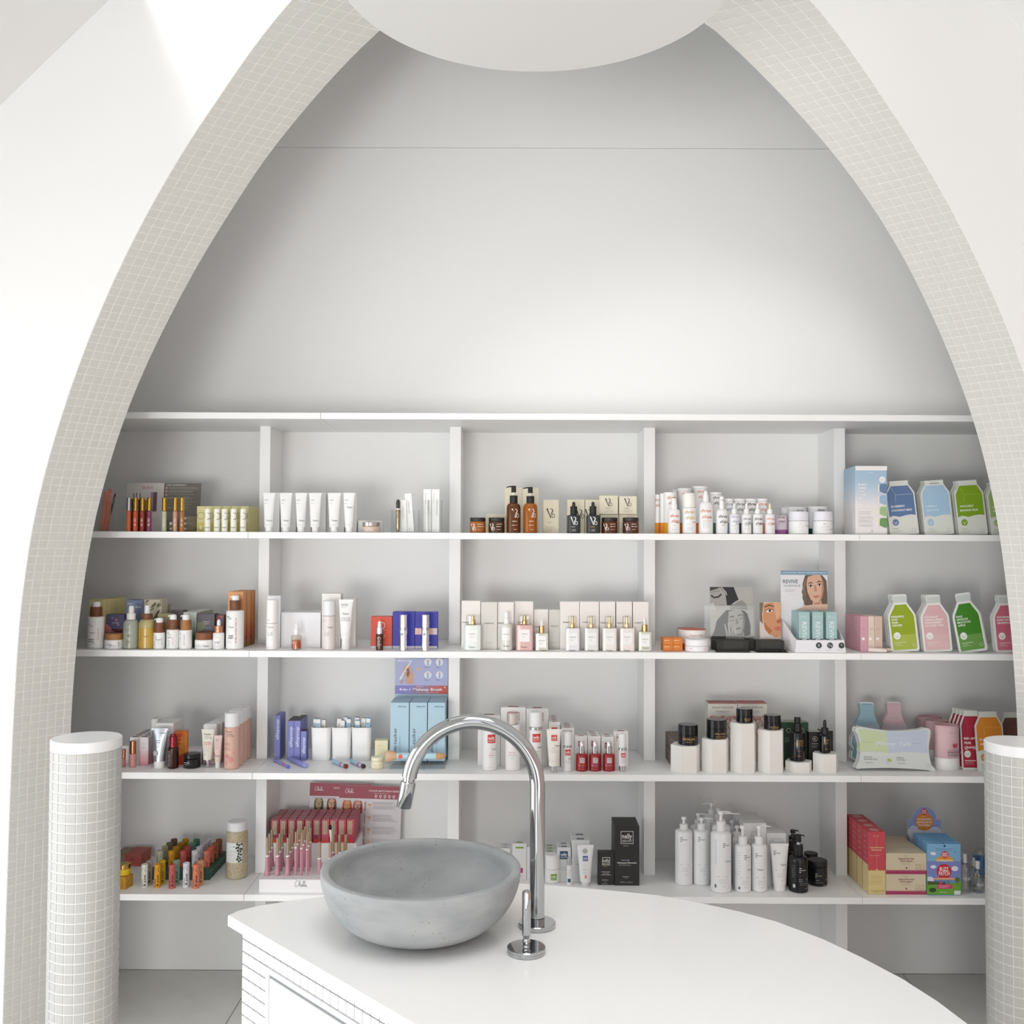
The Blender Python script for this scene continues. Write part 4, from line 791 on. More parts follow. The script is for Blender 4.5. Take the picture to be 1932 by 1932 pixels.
box('second olive leaf patterned carton, mostly hidden behind the first', 290, 312, 1141, 2, .22, .05, M('8A8768', .5, mix='C9C2A8', msc=40), name='botanical_carton')
box('olive beige carton behind the smallest wood collar bottle', 296.5, 321, 1158.6, 2, .1, .038, M('A8A07A', .5), [LN(-8, 8, [1166], '7A7452', .6)], name='botanical_carton')
box('grey plum carton behind the pink printed wood collar bottle', 320, 344.5, 1151.8, 2, .18, .05, M('7A6E74', .5), name='botanical_carton')
box('white to green shaded carton behind the pale wooden collar bottle', 345, 370, 1155.8, 2, .1, .036, gradient(((0, '24402E'), (.3, '4A6A52'), (.55, 'C3CBC4'), (1, 'D6DAD6')), 0, .132), [T('BALANCED', 8, 1180, 2, '7A8A84', rot=90)], name='botanical_carton', group='white to green shaded cartons', back=4, gap=.0012, bx=.001, blabel='white to green carton, {} behind the front one')
box('dark plum carton with blue flower behind the reddish lidded jar', 370.5, 404, 1159, 2, .09, .05, M('5A555A', .5), [C(-11, 1185, 5, '6A6E96'), Y([(-16, 1190), (-16, 1176), (-4, 1172), (2, 1178), (-6, 1190)], '6E7258'), T('balanced', 2, 1173, 2.2, 'E2DEE2'), T('beloba', 3, 1177, 2.2, 'E2DEE2'), LN(-2, 12, [1184, 1187], 'A8A2A8', .5)], name='botanical_carton')
box('dark carton with red berries behind the copper collared dropper', 405.5, 422, 1161, 2, .11, .05, M('6A5C66', .5), [C(-2, 1166, 2.2, 'C9402E'), C(3, 1164, 2, 'D4543E'), C(-5, 1170, 1.8, 'B9382A'), C(5, 1192, 2.2, 'C9402E'), C(4, 1203, 2, 'B9382A')], name='botanical_carton')
box('orange floral carton behind the largest wood collar bottle', 429, 457.5, 1117, 2, .085, .042, gradient(((0, '8A6A2A'), (.2, 'B9582E'), (.5, 'D98A4A'), (1, 'DDA06A')), 0, .2), [Y([(-14, 1170), (-14, 1150), (0, 1132), (10, 1130), (4, 1150), (-4, 1165)], 'E0A060'), Y([(-6, 1222), (2, 1200), (12, 1186), (14, 1200), (10, 1222)], 'C9622E'), W([(-8, 1126), (2, 1122), (11, 1128)], 1.4, 'EBC9A4'), C(9, 1206, 5, 'B03A2A')], name='botanical_carton', group='orange floral cartons', back=2, bx=.002, gap=.012, blabel='orange floral carton, {} behind the front one')
# --- pigeonhole 2
le = lambda dx, y, h, c='B9BDBC': T('LE', dx, y, h, c)
vessel('white cylinder bottle beside the tall white carton, next to the divider', 499.3, 521.4, 2, .03, [('body', M('F2F0EE', .35), cy(11, 0, 1177, .8)), ('cap', M('F4F2F0', .3), cy(11, 1176.6, 1132.4, 1.2))], [LN(-8, 1, [1170.5], '9A9A9A', .9), TS(0, 1183.5, 3, '8A4A4A'), le(0, 1196, 7), LN(-8, 6, [1221], 'C0C0BE', .5)], name='cylinder_bottle')
box('tall white carton behind the cylinder bottle next to the divider', 504, 528.5, 1124.5, 2, .115, .055, M('EDEDEF', .5), name='white_carton')
box('large plain white box behind the orange serum dropper', 530, 604.5, 1156, 2, .1, .13, M('EEEDF0', .5), name='white_box')
dropper('clear glass dropper bottle half filled with orange serum', 547, 567, 1176, 1187.4, 1199, 2, .03, clear('F4F1EA', .06), MW, MW, [LN(-7, 3, [1212, 1214.5], 'EFD9C4', .8)], hc=5, hb=2.9, liq=(M('C85418', .12), 1208.5), name='serum_dropper')
vessel('frosted pink-white bottle with tall frosted cap', 605.8, 630, 2, .03, [('body', M('E4DAD8', .3), cy(12, 0, 1163, .8)), ('cap', M('E9EAEB', .35), cy(12.1, 1162.6, 1134.2, 1.2))], [LN(-10, -2, [1172], 'A8A4A4', .9), TS(5, 1184, 3, '5A5A60'), le(-1, 1196, 7, 'C9BFBF')], name='cylinder_bottle')
box('tallest cream white carton behind the frosted bottle', 606.5, 642, 1120.5, 2, .1, .05, M('F0EDE6', .5), name='white_carton')
tubepack('white squeeze tube beside the frosted bottle on the second shelf', 637, 664.3, 1132.5, 1206, 2, .03, M('F1F0EF', .35), M('ECEBEA', .3), 8, [LN(-9, 5, [1141, 1143.5], '6E6E72', .9), LN(-9, 5, [1147.5], 'A0A0A2', .5), TS(0, 1158.5, 3.4, '4A4A50'), T('CYCLE', 0, 1169, 7, 'A3A8AA', w=17), LN(-6, 7, [1198], 'B0B0B0', .5)], bh=9)
box('white carton behind the squeeze tube on the second shelf', 648, 670.5, 1129.5, 2, .1, .05, M('EEEBE8', .5), name='white_carton')
box('red carton behind the small amber dropper bottle', 699.5, 739.5, 1164, 2, .08, .05, M('D0503C', .5), [R(-20, 20, 1219, 1224, 'D9D9DA'), LN(4, 9, [1189, 1198.5, 1201.5], 'F0C0B4', .8), LN(7, 10, [1213], 'F0C0B4', .8), W([(0, 1174), (5, 1176), (6, 1182), (3, 1187)], 1.4, 'F2D8D0')], name='red_carton')
dropper('small amber dropper bottle with silver collar before the red carton', 708, 722, 1172.5, 1184, 1196.8, 2, .03, M('4A2413', .12), SILVER, MW, [C(0, 1205, 2.8, 'E6E0D6'), C(.3, 1205.3, 1.9, '3A2016'), LN(-4, 4, [1210, 1213, 1216, 1219], 'E0D6C8', .7)], hc=6.4, hb=3.6, name='amber_dropper')
BLU = M('3232A0', .45)
for i, (a, b) in enumerate(((740.5, 782), (782.8, 824.6))):
    box('bright blue carton, ' + ('the one beside the red carton' if i == 0 else 'the one with a pale band'), a, b, 1155 + i * .6, 2, .08, .05, BLU, ([R(-20.8, 20.8, 1185.5, 1197.5, 'DBC9CF'), R(-18, -12, 1185.5, 1197.5, 'E6B9A8'), R(6, 12, 1186, 1197, 'E8A893')] if i else []) + [R(-20.7, 20.7, 1219, 1224, 'D2D2D8'), T('is clinical', 6, 1178, 2.4, 'B9B9E0', rot=90), LN(6, 10, [1212.5], 'C9C9E6', .8)], name='blue_carton', group='bright blue cartons')
for i, (a, b) in enumerate(((752.2, 767.8), (793.7, 809.6))):
    vessel('polished silver serum tube before the {} blue carton'.format(('plain', 'pale banded')[i]), a, b, 2, .012, [('body', M('DADBDE', .1, 1), cy(7.4, 0, 1189, .8)), ('ring', M('C5C6C9', .12, 1), cy(8, 1189, 1186, .4)), ('cap', M('DADBDE', .1, 1), cy(7.2, 1186, 1160.8, .8))], [C(-1, 1197.5, 2.6, '3A4AA8'), C(-.4, 1197.9, 1.7, 'D2D4D8'), LN(1, 6, [1206, 1210, 1216], '8A94B8', .6)], name='silver_tube', group='silver serum tubes')
# --- pigeonhole 3: perfumed lotions
FC = M('EBE6E2', .55); fn = 'FARNYE'
def fcart(lab, a, b, y, lx, ly, d=.075, col=FC, dep=.045, sz=2.6): return box(lab, a, b, y, 2, d, dep, col, [T(fn, lx, ly, sz, '35332F', w=17 if sz > 2.5 else 14, b=.01), LN(-8, 8, [1212, 1214.5, 1219, 1222.5], 'A8A49E', .5)], name='perfume_carton', group='pale perfume cartons')
fcart('pale perfume carton beside the divider, behind the frosted green bottle', 870.5, 906, 1134.3, -7, 1174.5)
fcart('pale grey perfume carton with full name showing, no bottle before it', 907.5, 937.7, 1136.8, 0, 1176.5, .068, M('DAD6D0', .55))
fcart('pale perfume carton behind the clear bottle with white pump', 938.8, 969, 1137, -8, 1176)
fcart('pale perfume carton behind the pink bottle', 970, 1005.7, 1135.5, -2, 1174.5, .092)
fcart('shorter pale perfume carton behind the smaller gold collared dropper', 1007, 1034, 1150.5, -4, 1183, .1, sz=2.4)
fcart('short grey perfume carton with no bottle before it', 1035.5, 1056, 1151, 0, 1181.7, .09, M('D3D0CA', .55), sz=2.2)
fcart('wide pale perfume carton behind the first clear capped bottle', 1056.6, 1093, 1135.8, -4, 1174.5)
fcart('wide pale perfume carton behind the second clear capped bottle', 1093.8, 1130, 1135.8, -4, 1174.5)
fcart('pale perfume carton behind the third clear capped bottle', 1131.2, 1160.8, 1136, -5, 1175.5)
fcart('pale perfume carton behind the fourth clear capped bottle', 1162.8, 1192.5, 1136, -5, 1176)
fcart('pale perfume carton beside the divider, behind the larger dropper', 1194.2, 1223.7, 1136.4, -3, 1175.5)
def fbot(lab, a, b, ysh, ytop, col, lw, cap=None, d=.03, sub='BLUSH'):
    hw = (b - a) / 2; ps = [('body', col, cy(hw, 0, ysh, 1), 9.), ('collar', M('C9A66A', .18, 1), cy(4.8, ysh, ysh - 8, .4), 0.), ('stem', M('CDAE78', .2, 1), cy(2.6, ysh - 8, ytop, .4), 0.)]
    if cap: ps.append(('cap', clear('FBFBFA', .05), cy(cap, ysh - .2, ytop - 1, 1.5), 5.))
    t_ = ytop; h = ysh
    return vessel(lab, a, b, 2, d, ps, [R(-lw, lw, ysh + 8, ysh + 31, 'F1EFEE'), T(fn, 0, ysh + 16.5, 2.1, '55524C', w=11.5), LN(-4, 4, [ysh + 22], 'A8A39C', .8), TS(-1, ysh + 41, 3.4)], name='square_bottle', group='square perfumed lotion bottles', sq=9, n=36)
fbot('large frosted green-white square bottle with gold pump', 875, 907.3, 1180, 1163.2, M('DDE2DE', .2), 9.5, 13)
fbot('large pink square bottle with gold pump', 973.7, 1005.7, 1180, 1163.2, M('DDB5B2', .2), 9.3, 13)
for i, (a, b) in enumerate(((1067, 1094), (1103, 1129.6), (1137, 1164.2), (1170, 1198))):
    fbot('white square bottle with clear cap, {} of four'.format(ORD[i]), a, b, 1186, 1165, M(('E6E4E6', 'E4E0DE', 'E8E2DC', 'E8DFDA')[i], .2), 9, 8)
vessel('clear cylinder bottle with white pump and square label', 944, 967, 2, .03, [('body', M('D9DBD3', .12), bot(11.4, 0, 1183, 6, 1178.5, 1.2)), ('collar', MW, cy(5.2, 1178.5, 1168, .4)), ('pump_head', MW, cy(4.4, 1168, 1155, .8))], [R(-9, 7.5, 1184.5, 1208.5, 'F3F2F0'), T(fn, -1, 1197, 2, '55524C', w=11), LN(-5, 3, [1203.5], 'A8A39C', .8), TS(0, 1219, 3.4)], name='cylinder_bottle')
for i, (a, b, bu, bd) in enumerate(((1010, 1034.6, 1172, 1195), (1205.2, 1230, 1167.6, 1192.5))):
    dropper('clear square dropper bottle with gold collar, the {} one'.format(('smaller', 'larger')[i]), a, b, bu, bd - 12.5, bd, 2, .03, M('D3D2C6', .12), M('C9A66A', .18, 1), MW, [R(-8, 8, bd + 5, bd + 27, 'F4F3F2'), T(fn, 0, bd + 14, 2, '55524C', w=11), LN(-4, 4, [bd + 19.5], 'A8A39C', .8), TS(3 if i == 0 else 1, bd + 32 - i * 2, 3.2)], hc=5.4, hb=2.5, sq=9, yn=1189, name='square_dropper')
# --- pigeonhole 4
ORG = M('D27A2E', .5)
for j in range(2):
    for i in range(2):
        box('small orange box, {} of the little stack, {}'.format(('bottom', 'top')[j], ('nearer the divider', 'nearer the white tins')[i]), 1251.5 + 18.3 * i, 1269.6 + 18.3 * i, (1216.4, 1204)[j], 2, .04, .06, ORG, [LN(-7, 7, [(1220.5, 1208.5)[j]], 'F0D2A8', 1.4), LN(-6, 6, [(1225, 1213)[j]], 'EBC08A', .6)], name='orange_box', group='small orange boxes', z=ROWZ[2] + j * .0228, top=M('D8843A', .5))
vessel('wide white paper tin with a red base and pink lettering', 1285.5, 1338.5, 2, .085, [('tin', M('ECE8E6', .5), cy(26.5, ('+', 0, 11), 1190, .6)), ('rim', M('C9604A', .5), cy(25, 1190, 1189, .3)), ('band', M('C9452E', .5), cy(26.4, 0, ('+', 0, 11), .3))], [T('Gorgeous Babe', 2, 1199, 3, 'D9705E', sh=.2), LN(-4, 16, [1205.5], 'E8B5AA', .8)], name='paper_tin', cat='tin')
vessel('second wide white paper tin behind the one with pink lettering', 1280, 1327, 2, .17, [('tin', M('E6E2DF', .5), cy(23.5, 0, 1188.5, .6)), ('rim', M('C9604A', .5), cy(22, 1188.5, 1187.6, .3))], name='paper_tin', cat='tin')
jar('low white tin with flat lid in front of the wide paper tins', 1295.7, 1341.7, 1208, 1220, 2, .012, M('EFEDF0', .4), M('F1F0F3', .4), [LN(-18, -10, [1224.5], 'E9A090', .9), LN(10, 20, [1225.5], 'E9A090', .9)], name='low_tin')
# portraits in flat print: (centre dx, y, half width, half height) and tones
def portrait(cx, cy_, w, h, skin, dark, hair, lip, eye='33302C', tilt=0., closed=False, part=None):
    ca, sa = math.cos(math.radians(tilt)), math.sin(math.radians(tilt))
    def q(u, v): return (cx + w * (u * ca - v * sa), cy_ + h * (u * sa * w / h + v * ca))
    def poly(pts, c): return Y([q(u, v) for u, v in pts], c)
    def ell(u, v, a, b, c, n=16): return poly([(u + a * math.cos(2 * math.pi * i / n), v + b * math.sin(2 * math.pi * i / n)) for i in range(n)], c)
    o = [poly([(-1.05, 1.35), (-1.3, .6), (-1.15, -.4), (-.8, -1.15), (0, -1.35), (.8, -1.15), (1.12, -.4), (1.2, .6), (1.0, 1.3)], hair),
         poly([(-.36, .8), (.4, .8), (.5, 1.5), (1.1, 1.75), (-1.2, 1.75), (-.5, 1.5)], skin),
         poly([(-.36, .85), (.4, .85), (.3, 1.15), (-.2, 1.2)], dark),
         poly([(-.8, -.35), (-.6, -.85), (0, -1.05), (.6, -.85), (.8, -.35), (.78, .2), (.55, .75), (.2, 1.03), (-.2, 1.03), (-.55, .75), (-.78, .2)], skin),
         poly([(.8, -.35), (.78, .2), (.55, .75), (.2, 1.03), (.5, .5), (.62, .0), (.66, -.5)], dark),
         poly([(-.06, -.2), (.06, -.2), (.15, .3), (0, .38), (-.15, .3)], dark), ell(0, .3, .17, .07, skin),
         poly([(-.32, .58), (-.1, .52), (0, .55), (.1, .52), (.32, .58), (.12, .69), (-.12, .69)], lip), W([q(-.32, .58), q(0, .6), q(.32, .58)], w * .03, dark)]
    for s in (-1, 1):
        o += [W([q(s * .2, -.36), q(s * .42, -.43), q(s * .66, -.34)], [w * .1, w * .12, w * .05], hair)]
        if closed: o += [W([q(s * .22, -.13), q(s * .42, -.08), q(s * .62, -.14)], w * .05, eye)]
        else: o += [ell(s * .42, -.17, .2, .085, 'E9E4DE'), ell(s * .42, -.17, .09, .085, eye), W([q(s * .2, -.17), q(s * .42, -.27), q(s * .64, -.18)], w * .05, eye)]
    o += [poly([(-.8, -.3), (-.66, -.9), (0, -1.12), (.62, -.92), (.82, -.3), (.98, -.6), (.7, -1.2), (0, -1.38), (-.8, -1.2), (-1.1, -.5), (-1.15, .7), (-.9, .9), (-.88, .2)], hair)]
    return o
def clip(specs, x0, x1, y0, y1):
    out = []
    for s in flat(specs):
        if s[0] in 'YW': out.append((s[0], [(max(x0, min(x1, u)), max(y0, min(y1, v))) for u, v in s[1]]) + tuple(s[2:]))
        else: out.append(s)
    return out
bw = [R(-41, 41, 1108.4, 1151.5, 'B0ADA8'), Y([(-41, 1108.5), (-16, 1108.5), (-10, 1118), (-9, 1143), (-26, 1146), (-41, 1146)], 'A5A29E'), Y([(-41, 1108.5), (-20, 1108.5), (-30, 1113), (-41, 1116)], '3C3B3A'),
      W([(-39, 1124), (-33, 1128.5), (-25, 1127), (-19, 1122)], 3.4, '3A3836'), W([(-41, 1119), (-32, 1117), (-22, 1116)], 1.2, '77746F'), Y([(-22, 1108.5), (4, 1108.5), (13, 1132), (4, 1143), (-9, 1143), (-12, 1119)], '26262A'), W([(-19, 1109), (-11, 1118), (-9, 1124)], 1.2, 'E0DED9'),
      Y([(-3, 1143), (6, 1136), (17, 1131), (28, 1141), (30, 1151), (-4, 1151)], '8F8C87'), W([(2, 1141), (10, 1135), (18, 1132)], 1.5, 'C9C6C0'), Y([(-41, 1140), (-34, 1138), (-30, 1151.5), (-41, 1151.5)], 'C5C2BC'),
      R(-41, 41, 1151.5, 1206, 'B9B5AE')]
bw += clip(portrait(9, 1172, 20, 24, 'A09C95', '77736D', '403E3B', '5E5A56', tilt=-12, closed=True), -41, 41, 1152, 1206)
bw += [Y([(-41, 1206), (-33, 1190), (-29, 1172), (-14, 1155), (-6, 1160), (-12, 1190), (-8, 1206)], '46443F')] + [W([(-8 + 5 * i, 1206), (-11 + 5.5 * i, 1190), (-14 + 7 * i + (i == 3) * -3, 1175 + abs(i - 1) * 3)], [4.4, 3.8, 2.6], 'B2AEA7' if i % 2 else '9F9B94') for i in range(4)] + [Y([(-12, 1206), (-12, 1196), (10, 1196), (12, 1206)], '96928B'), T('EYES', -34, 1157, 2, 'E2DFD9')]
box('black and white portrait card of an eye above a resting woman', 1340.7, 1422.5, 1108, 2, .137, .003, M('D5D2CC', .5), bw, name='portrait_card', cat='sign', lean=-3)
holder('clear acrylic frame holding the black and white portrait card', 1332, 1429, 1144, 2, .098, .03, name='card_holder', lip=1205)
fc = [R(-19.8, 19.8, 1137.4, 1206, 'D6C9BC')] + [Y([(-19.8, 1137.4), (-12, 1137.4), (-15, 1160), (-14, 1178), (-19.8, 1172)], '7A6A58'), Y([(-12, 1140), (0, 1137.6), (19.8, 1137.6), (19.8, 1200), (8, 1204), (-4, 1196), (-11, 1184), (-14, 1165)], 'C98E66'), Y([(-13, 1172), (-6, 1182), (4, 1190), (-2, 1197), (-10, 1188)], 'B5683E'), Y([(6, 1138), (19.8, 1138), (19.8, 1160), (12, 1170), (8, 1150)], 'D9A682'),
      W([(-11, 1146.5), (-2, 1142.5), (8, 1145)], [1.5, 2.6, 1.6], '5A4334'), Y([(-8, 1153.5), (-2, 1150), (6, 1152.5), (1, 1156), (-5, 1156)], 'E6DCD2'), C(-.5, 1153, 2.5, '3C2A20'), W([(-9, 1153), (-2, 1149.5), (7, 1152)], 1.1, '33241C'), Y([(11, 1172), (19.8, 1168), (19.8, 1175), (14, 1177)], 'A9623E'), Y([(6, 1186), (13, 1182.5), (19.8, 1183), (19.8, 1190), (11, 1190)], 'C06A5A'), Y([(-19.8, 1206), (-16, 1186), (-8, 1196), (2, 1199), (12, 1204), (14, 1206)], 'D9CFC6'), C(17, 1203, 1, '8A8078')]
box('colour close-up portrait card of an eye and cheek', 1434.3, 1473.8, 1137, 2, .11, .003, M('D5C9BE', .5), fc, name='portrait_card', cat='sign', lean=-3)
BKB = M('2E2D28', .6)
for i, (a, b, y, d_) in enumerate(((1352, 1412.5, 1209, .045), (1426, 1479.5, 1209, .045))):
    box('flat black lash box, the one before the {} portrait card'.format(('black and white', 'colour')[i]), a, b, y, 2, d_, .055, BKB, [R(-17, 20, y + .5, y + 15, '33322C')], name='lash_box', group='flat black lash boxes')
for i, (a, b) in enumerate(((1343, 1386), (1410, 1426),)):
    box('rear black lash box, ' + ('the wide one before the black and white card' if i == 0 else 'the narrow one between the cards'), a, b, 1206.5, 2, .106 - i * .035, .012 if i == 0 else .05, M('2A2924', .6), name='lash_box')
s_ = spot(1352, 1416, 2, .012)
t = thing('lash_tray', 'thin open black lash tray lying before the flat black boxes', 'tray', (s_.X, s_.D + .014, s_.z + .0003)); w_ = s_.hw * s_.k
g = G(); g.box(-w_, w_, -.012, .012, 0, .0035, M('25241F', .4), .001); g.obj('tray', t, 0); g = G(); g.box(-w_ * .9, w_ * .9, -.009, .009, .0036, .0042, M('4A4A3E', .3)); g.obj('lid_sheet', t, 0)
s_ = spot(1428, 1488, 2, .012)
t = thing('lash_card', 'black strip of false lash clusters lying on the shelf', 'lash strip', (s_.X, s_.D + .014, s_.z + .0003)); w_ = s_.hw * s_.k
g = G(); g.box(-w_, w_, -.012, .012, 0, .002, M('26251F', .45), .0006); g.obj('strip', t, 0)
for i in range(9):
    g = G(); x = -w_ * .78 + i * w_ * .195; g.plate([(x, .0021), (x + .0055, .0021), (x + .0068, .0085), (x - .0012, .0085)], -.004, .002, M('17170F', .6)); g.obj('lash_cluster', t, 0)
# counter display with teal boxes
def revive(t, s, hw, h, dep):
    pass
s_ = spot(1473.6, 1561.6, 2, .135); h_ = (s_.yb - 1077.5) * s_.k
t = thing('product_display', 'white cardboard counter display with a woman portrait header and round emblems', 'display', (s_.X, DF + .014, s_.z + .0003))
y_ = s_.D - DF - .014
g = G(); hw_ = s_.hw * s_.k; g.box(-hw_, hw_, y_, y_ + .003, 0, h_, M('E6E4E6', .5), .0003); hd = g.obj('header_card', t, 0)
rv = [R(-43.8, 43.8, 1077.7, 1085.5, '7F9DB5'), T("CANADA'S BEST SELLING LASH & BROW SERUM", 0, 1081.5, 2.3, 'E6EEF2', w=82, b=.01)]
rv += clip(portrait(21, 1110, 20, 27, 'D9AE96', 'B98870', '6A5648', 'B9766A', tilt=-8), -8, 43.6, 1086, 1151) + [W([(2, 1100), (-3, 1118), (2, 1130), (-1, 1143)], [3, 4, 3, 1], '7A6658'), W([(4, 1092), (-2, 1110), (3, 1124)], [2, 2.5, 1.5], '8A7868'), Y([(-14, 1151), (2, 1143), (20, 1141), (43.6, 1140), (43.6, 1151)], 'DDB9A4')]
rv += [T('REVIVE', -26, 1098, 7.2, '5F7382', w=28, b=.004), T('SCIENCE', -23, 1106, 3.6, '8A98A2', w=32), LN(-36, -14, [1113.5, 1116.5], 'A8B0B6', .7), LN(-28, -12, [1122.5], 'B9C0C6', .5)]
o = ink(hd, rv, s_.k, s_.yb, .0, name='header_print'); o.location.y = y_
xl = P(1500.5, 1230, DF + .014).x - s_.X; xr = P(1596, 1230, DF + .014).x - s_.X; zt = .042; WC = M('E9E8EC', .5)
xb = -hw_; g = G()
g.add([(xl, 0, 0), (xr, 0, 0), (xr - .006, .004, zt), (xl + .004, .004, zt), (xl, .002, 0), (xr, .002, 0), (xr - .006, .006, zt), (xl + .004, .006, zt)], BF, WC); g.obj('front_lip', t, 0)
g = G(); g.add([(xl, .002, 0), (xb, y_ - .001, 0), (xb, y_ - .001, .108), (xl + .004, .006, zt), (xl + .002, .003, 0), (xb + .002, y_, 0), (xb + .002, y_, .108), (xl + .006, .007, zt)], BF, WC); g.obj('side_wing', t, 0)
g = G(); g.add([(xr, .002, 0), (hw_ + .02, y_, 0), (hw_ + .02, y_, .10), (xr - .006, .006, zt), (xr + .002, .002, 0), (hw_ + .022, y_, 0), (hw_ + .022, y_, .10), (xr - .004, .006, zt)], BF, WC); g.obj('side_wing', t, 0)
g = G(); g.add([(xl + .003, .008, .034), (xr - .003, .008, .034), (hw_ + .019, y_ - .002, .046), (xb + .003, y_ - .002, .046), (xl + .003, .008, .036), (xr - .003, .008, .036), (hw_ + .019, y_ - .002, .048), (xb + .003, y_ - .002, .048)], BF, WC); g.obj('shelf_insert', t, 0)
kf = (DF + .014) / F; ybf = J((s_.X, DF + .014, s_.z))[1]; em = []
for i, dx in enumerate((1526, 1547, 1568.5)):
    c = dx - 1517.6 - (0); em += [C(c, 1218, 5.6, '3A3F42'), T(('0', 'Tx', '*')[i], c, 1218, 5.5, 'DDE0E0'), LN(c - 8, c + 8, [1226.5], 'A8AAB0', .6)]
o = ink(t, em, kf, ybf, 0, name='emblem_print'); o.location = (0, -.0005, 0)
for v in o.data.vertices: v.co.y += v.co.z * .095
TEAL = M('A6C3C4', .5)
for i, a in enumerate((1507.5, 1533, 1559)):
    box('teal lash serum carton in the white display, {} column'.format(('portrait side', 'middle', 'divider side')[i]), a, a + 20.5, 1155, 2, .052, .02, TEAL, [T('REVIVE', 0, 1192, 8.4, 'E2EEEE', rot=-90, w=37, b=.012), LN(-7, 7, [1163], 'D5E4E4', .9), R(-9, 9, 1165, 1165.5, 'DCE8E8')], name='serum_carton', group='teal lash serum cartons', z=ROWZ[2] + .0425, back=3, bx=-.001, gap=.002, blabel='teal carton, {} behind the front one of the ' + ('portrait side', 'middle', 'divider side')[i] + ' column')
# --- pigeonhole 5
for i, (a, b, c) in enumerate(((1623.7, 1637.8, 'D3A0AC'), (1638.3, 1650, 'DCCDBE'), (1650.6, 1665, 'D3B9AC'))):
    box(('pink', 'cream', 'beige')[i] + ' slim carton with a white dot beside the bottle shaped sachets', a, b, 1163.2, 2, .045, .03, M(c, .5), [C(-2, 1205.5, 2.8, 'F4EDEC'), LN(-5, 4, [1186, 1188.5], 'A8808A', .6), LN(-5, 4, [1196], 'A8808A', .5), LN(-5, 5, [1218, 1220.5], 'B9959C', .5)], name='slim_carton', back=4 if i == 0 else 2, bx=0, gap=.002, blabel='pink slim carton, {} behind the front pink one' if i == 0 else (('pink', 'cream', 'beige')[i] + ' slim carton, {} behind the front ' + ('pink', 'cream', 'beige')[i] + ' one'), group=('pink', 'cream', 'beige')[i] + ' slim cartons')
for i, (a, b, y0, c, lab) in enumerate(((1641, 1671, .02, 'EADCD6', 'white roller tube lying on the shelf before the sachets'), (1660, 1682, .026, 'DDC2AE', 'tan roller tube lying behind the white one'))):
    s_ = spot(a, b, 2, y0 + i * .022); r_ = .0075 - i * .0008; an = math.radians(-24)
    t = thing('roller_tube', lab, 'roller tube', (s_.X, s_.D + .012, s_.z + r_ + .0003), (0, 0, an)); L_ = s_.hw * s_.k
    g = G(); g.tube([(-L_, 0, 0), (-L_ + .002, 0, 0), (L_ * .9, 0, 0), (L_, 0, 0)], [r_ * .6, r_, r_, r_ * .75], M(c, .4), 16); g.obj('tube', t)
    g = G(); g.tube([(L_, 0, 0), (L_ + .004, 0, 0), (L_ + .006, 0, 0)], [r_ * .7, r_ * .66, r_ * .3], M('F2EDEA', .3), 16); g.obj('end_cap', t)
def bot_art(c, lines, low, tc='F4F4EE', tx=.13, big=3.6):
    a = [Y(BOTIN, c), Y([(.26, .86), (.74, .86), (.73, .97), (.27, .97)], 'C9CFCC'), Y([(.10, .04), (.90, .04), (.93, .07), (.93, .30), (.07, .30), (.07, .07)], low)]
    a += [T(l, tx, .615 - .05 * i, big, tc, al='l', b=.02) for i, l in enumerate(lines)]
    a += [Y([(.26 + .12 * math.cos(q * .3491), .285 + .063 * math.sin(q * .3491)) for q in range(18)], 'EDEEEA'), W([(.2, .3), (.23, .27), (.29, .27), (.32, .3)], .8, low), W([(.26, .27), (.26, .24)], .8, low)]
    a += [R(.15, .55, .163, .170, 'EDF0E4'), R(.15, .36, .137, .141, 'E0E4D6'), R(.15, .45, .112, .116, 'E0E4D6'), W([(.83 + .055 * math.cos(q * .3491), .11 + .028 * math.sin(q * .3491)) for q in range(19)], .5, 'E6EAD8')]
    return a
WS = M('E6E7E4', .4)
holder('clear acrylic stand behind the bottle shaped mask sachets on the second shelf', 1664, 1860, 1112, 2, .16, .04, lip=1215, name='acrylic_stand')
BCASES = ((1683, 1736, 1122.5, 'lime green', '93A81F', 'A8B84A', ('PINEAPPLE', 'KIWI', 'PEAR', 'GINGER'), -4, 2, 0), (1744, 1798, 1123.5, 'pale pink', 'DBB0B4', 'DDB8B8', ('COCONUT', 'VANILLA BEAN', 'STRAWBERRY', 'ALMOND MILK'), -3, 2, 0),
          (1811, 1864, 1119, 'dark green', '3F8420', '6A9A4A', ('KALE', 'SPINACH', 'BROCCOLI', 'APPLE'), -8, 1, .012), (1880, 1934, 1124, 'rose red', 'C9687E', 'CC6E86', ('WATERMELON', 'ROSE WATER', 'GRAPEFRUIT'), -2, 1, 0))
for a, b, y, cn_, c, low, ln_, ro, bk_, bx_ in BCASES:
    pouch('{} bottle shaped mask sachet, lettered {}'.format(cn_, ' '.join(ln_).lower()), a, b, y, 2, .05, BOTTLE, WS, bot_art(c, ln_, low), roll=ro, back=bk_, dy=.019, bx=bx_, blabel=cn_ + ' bottle shaped mask sachet, {} behind the front one', group='bottle shaped mask sachets')
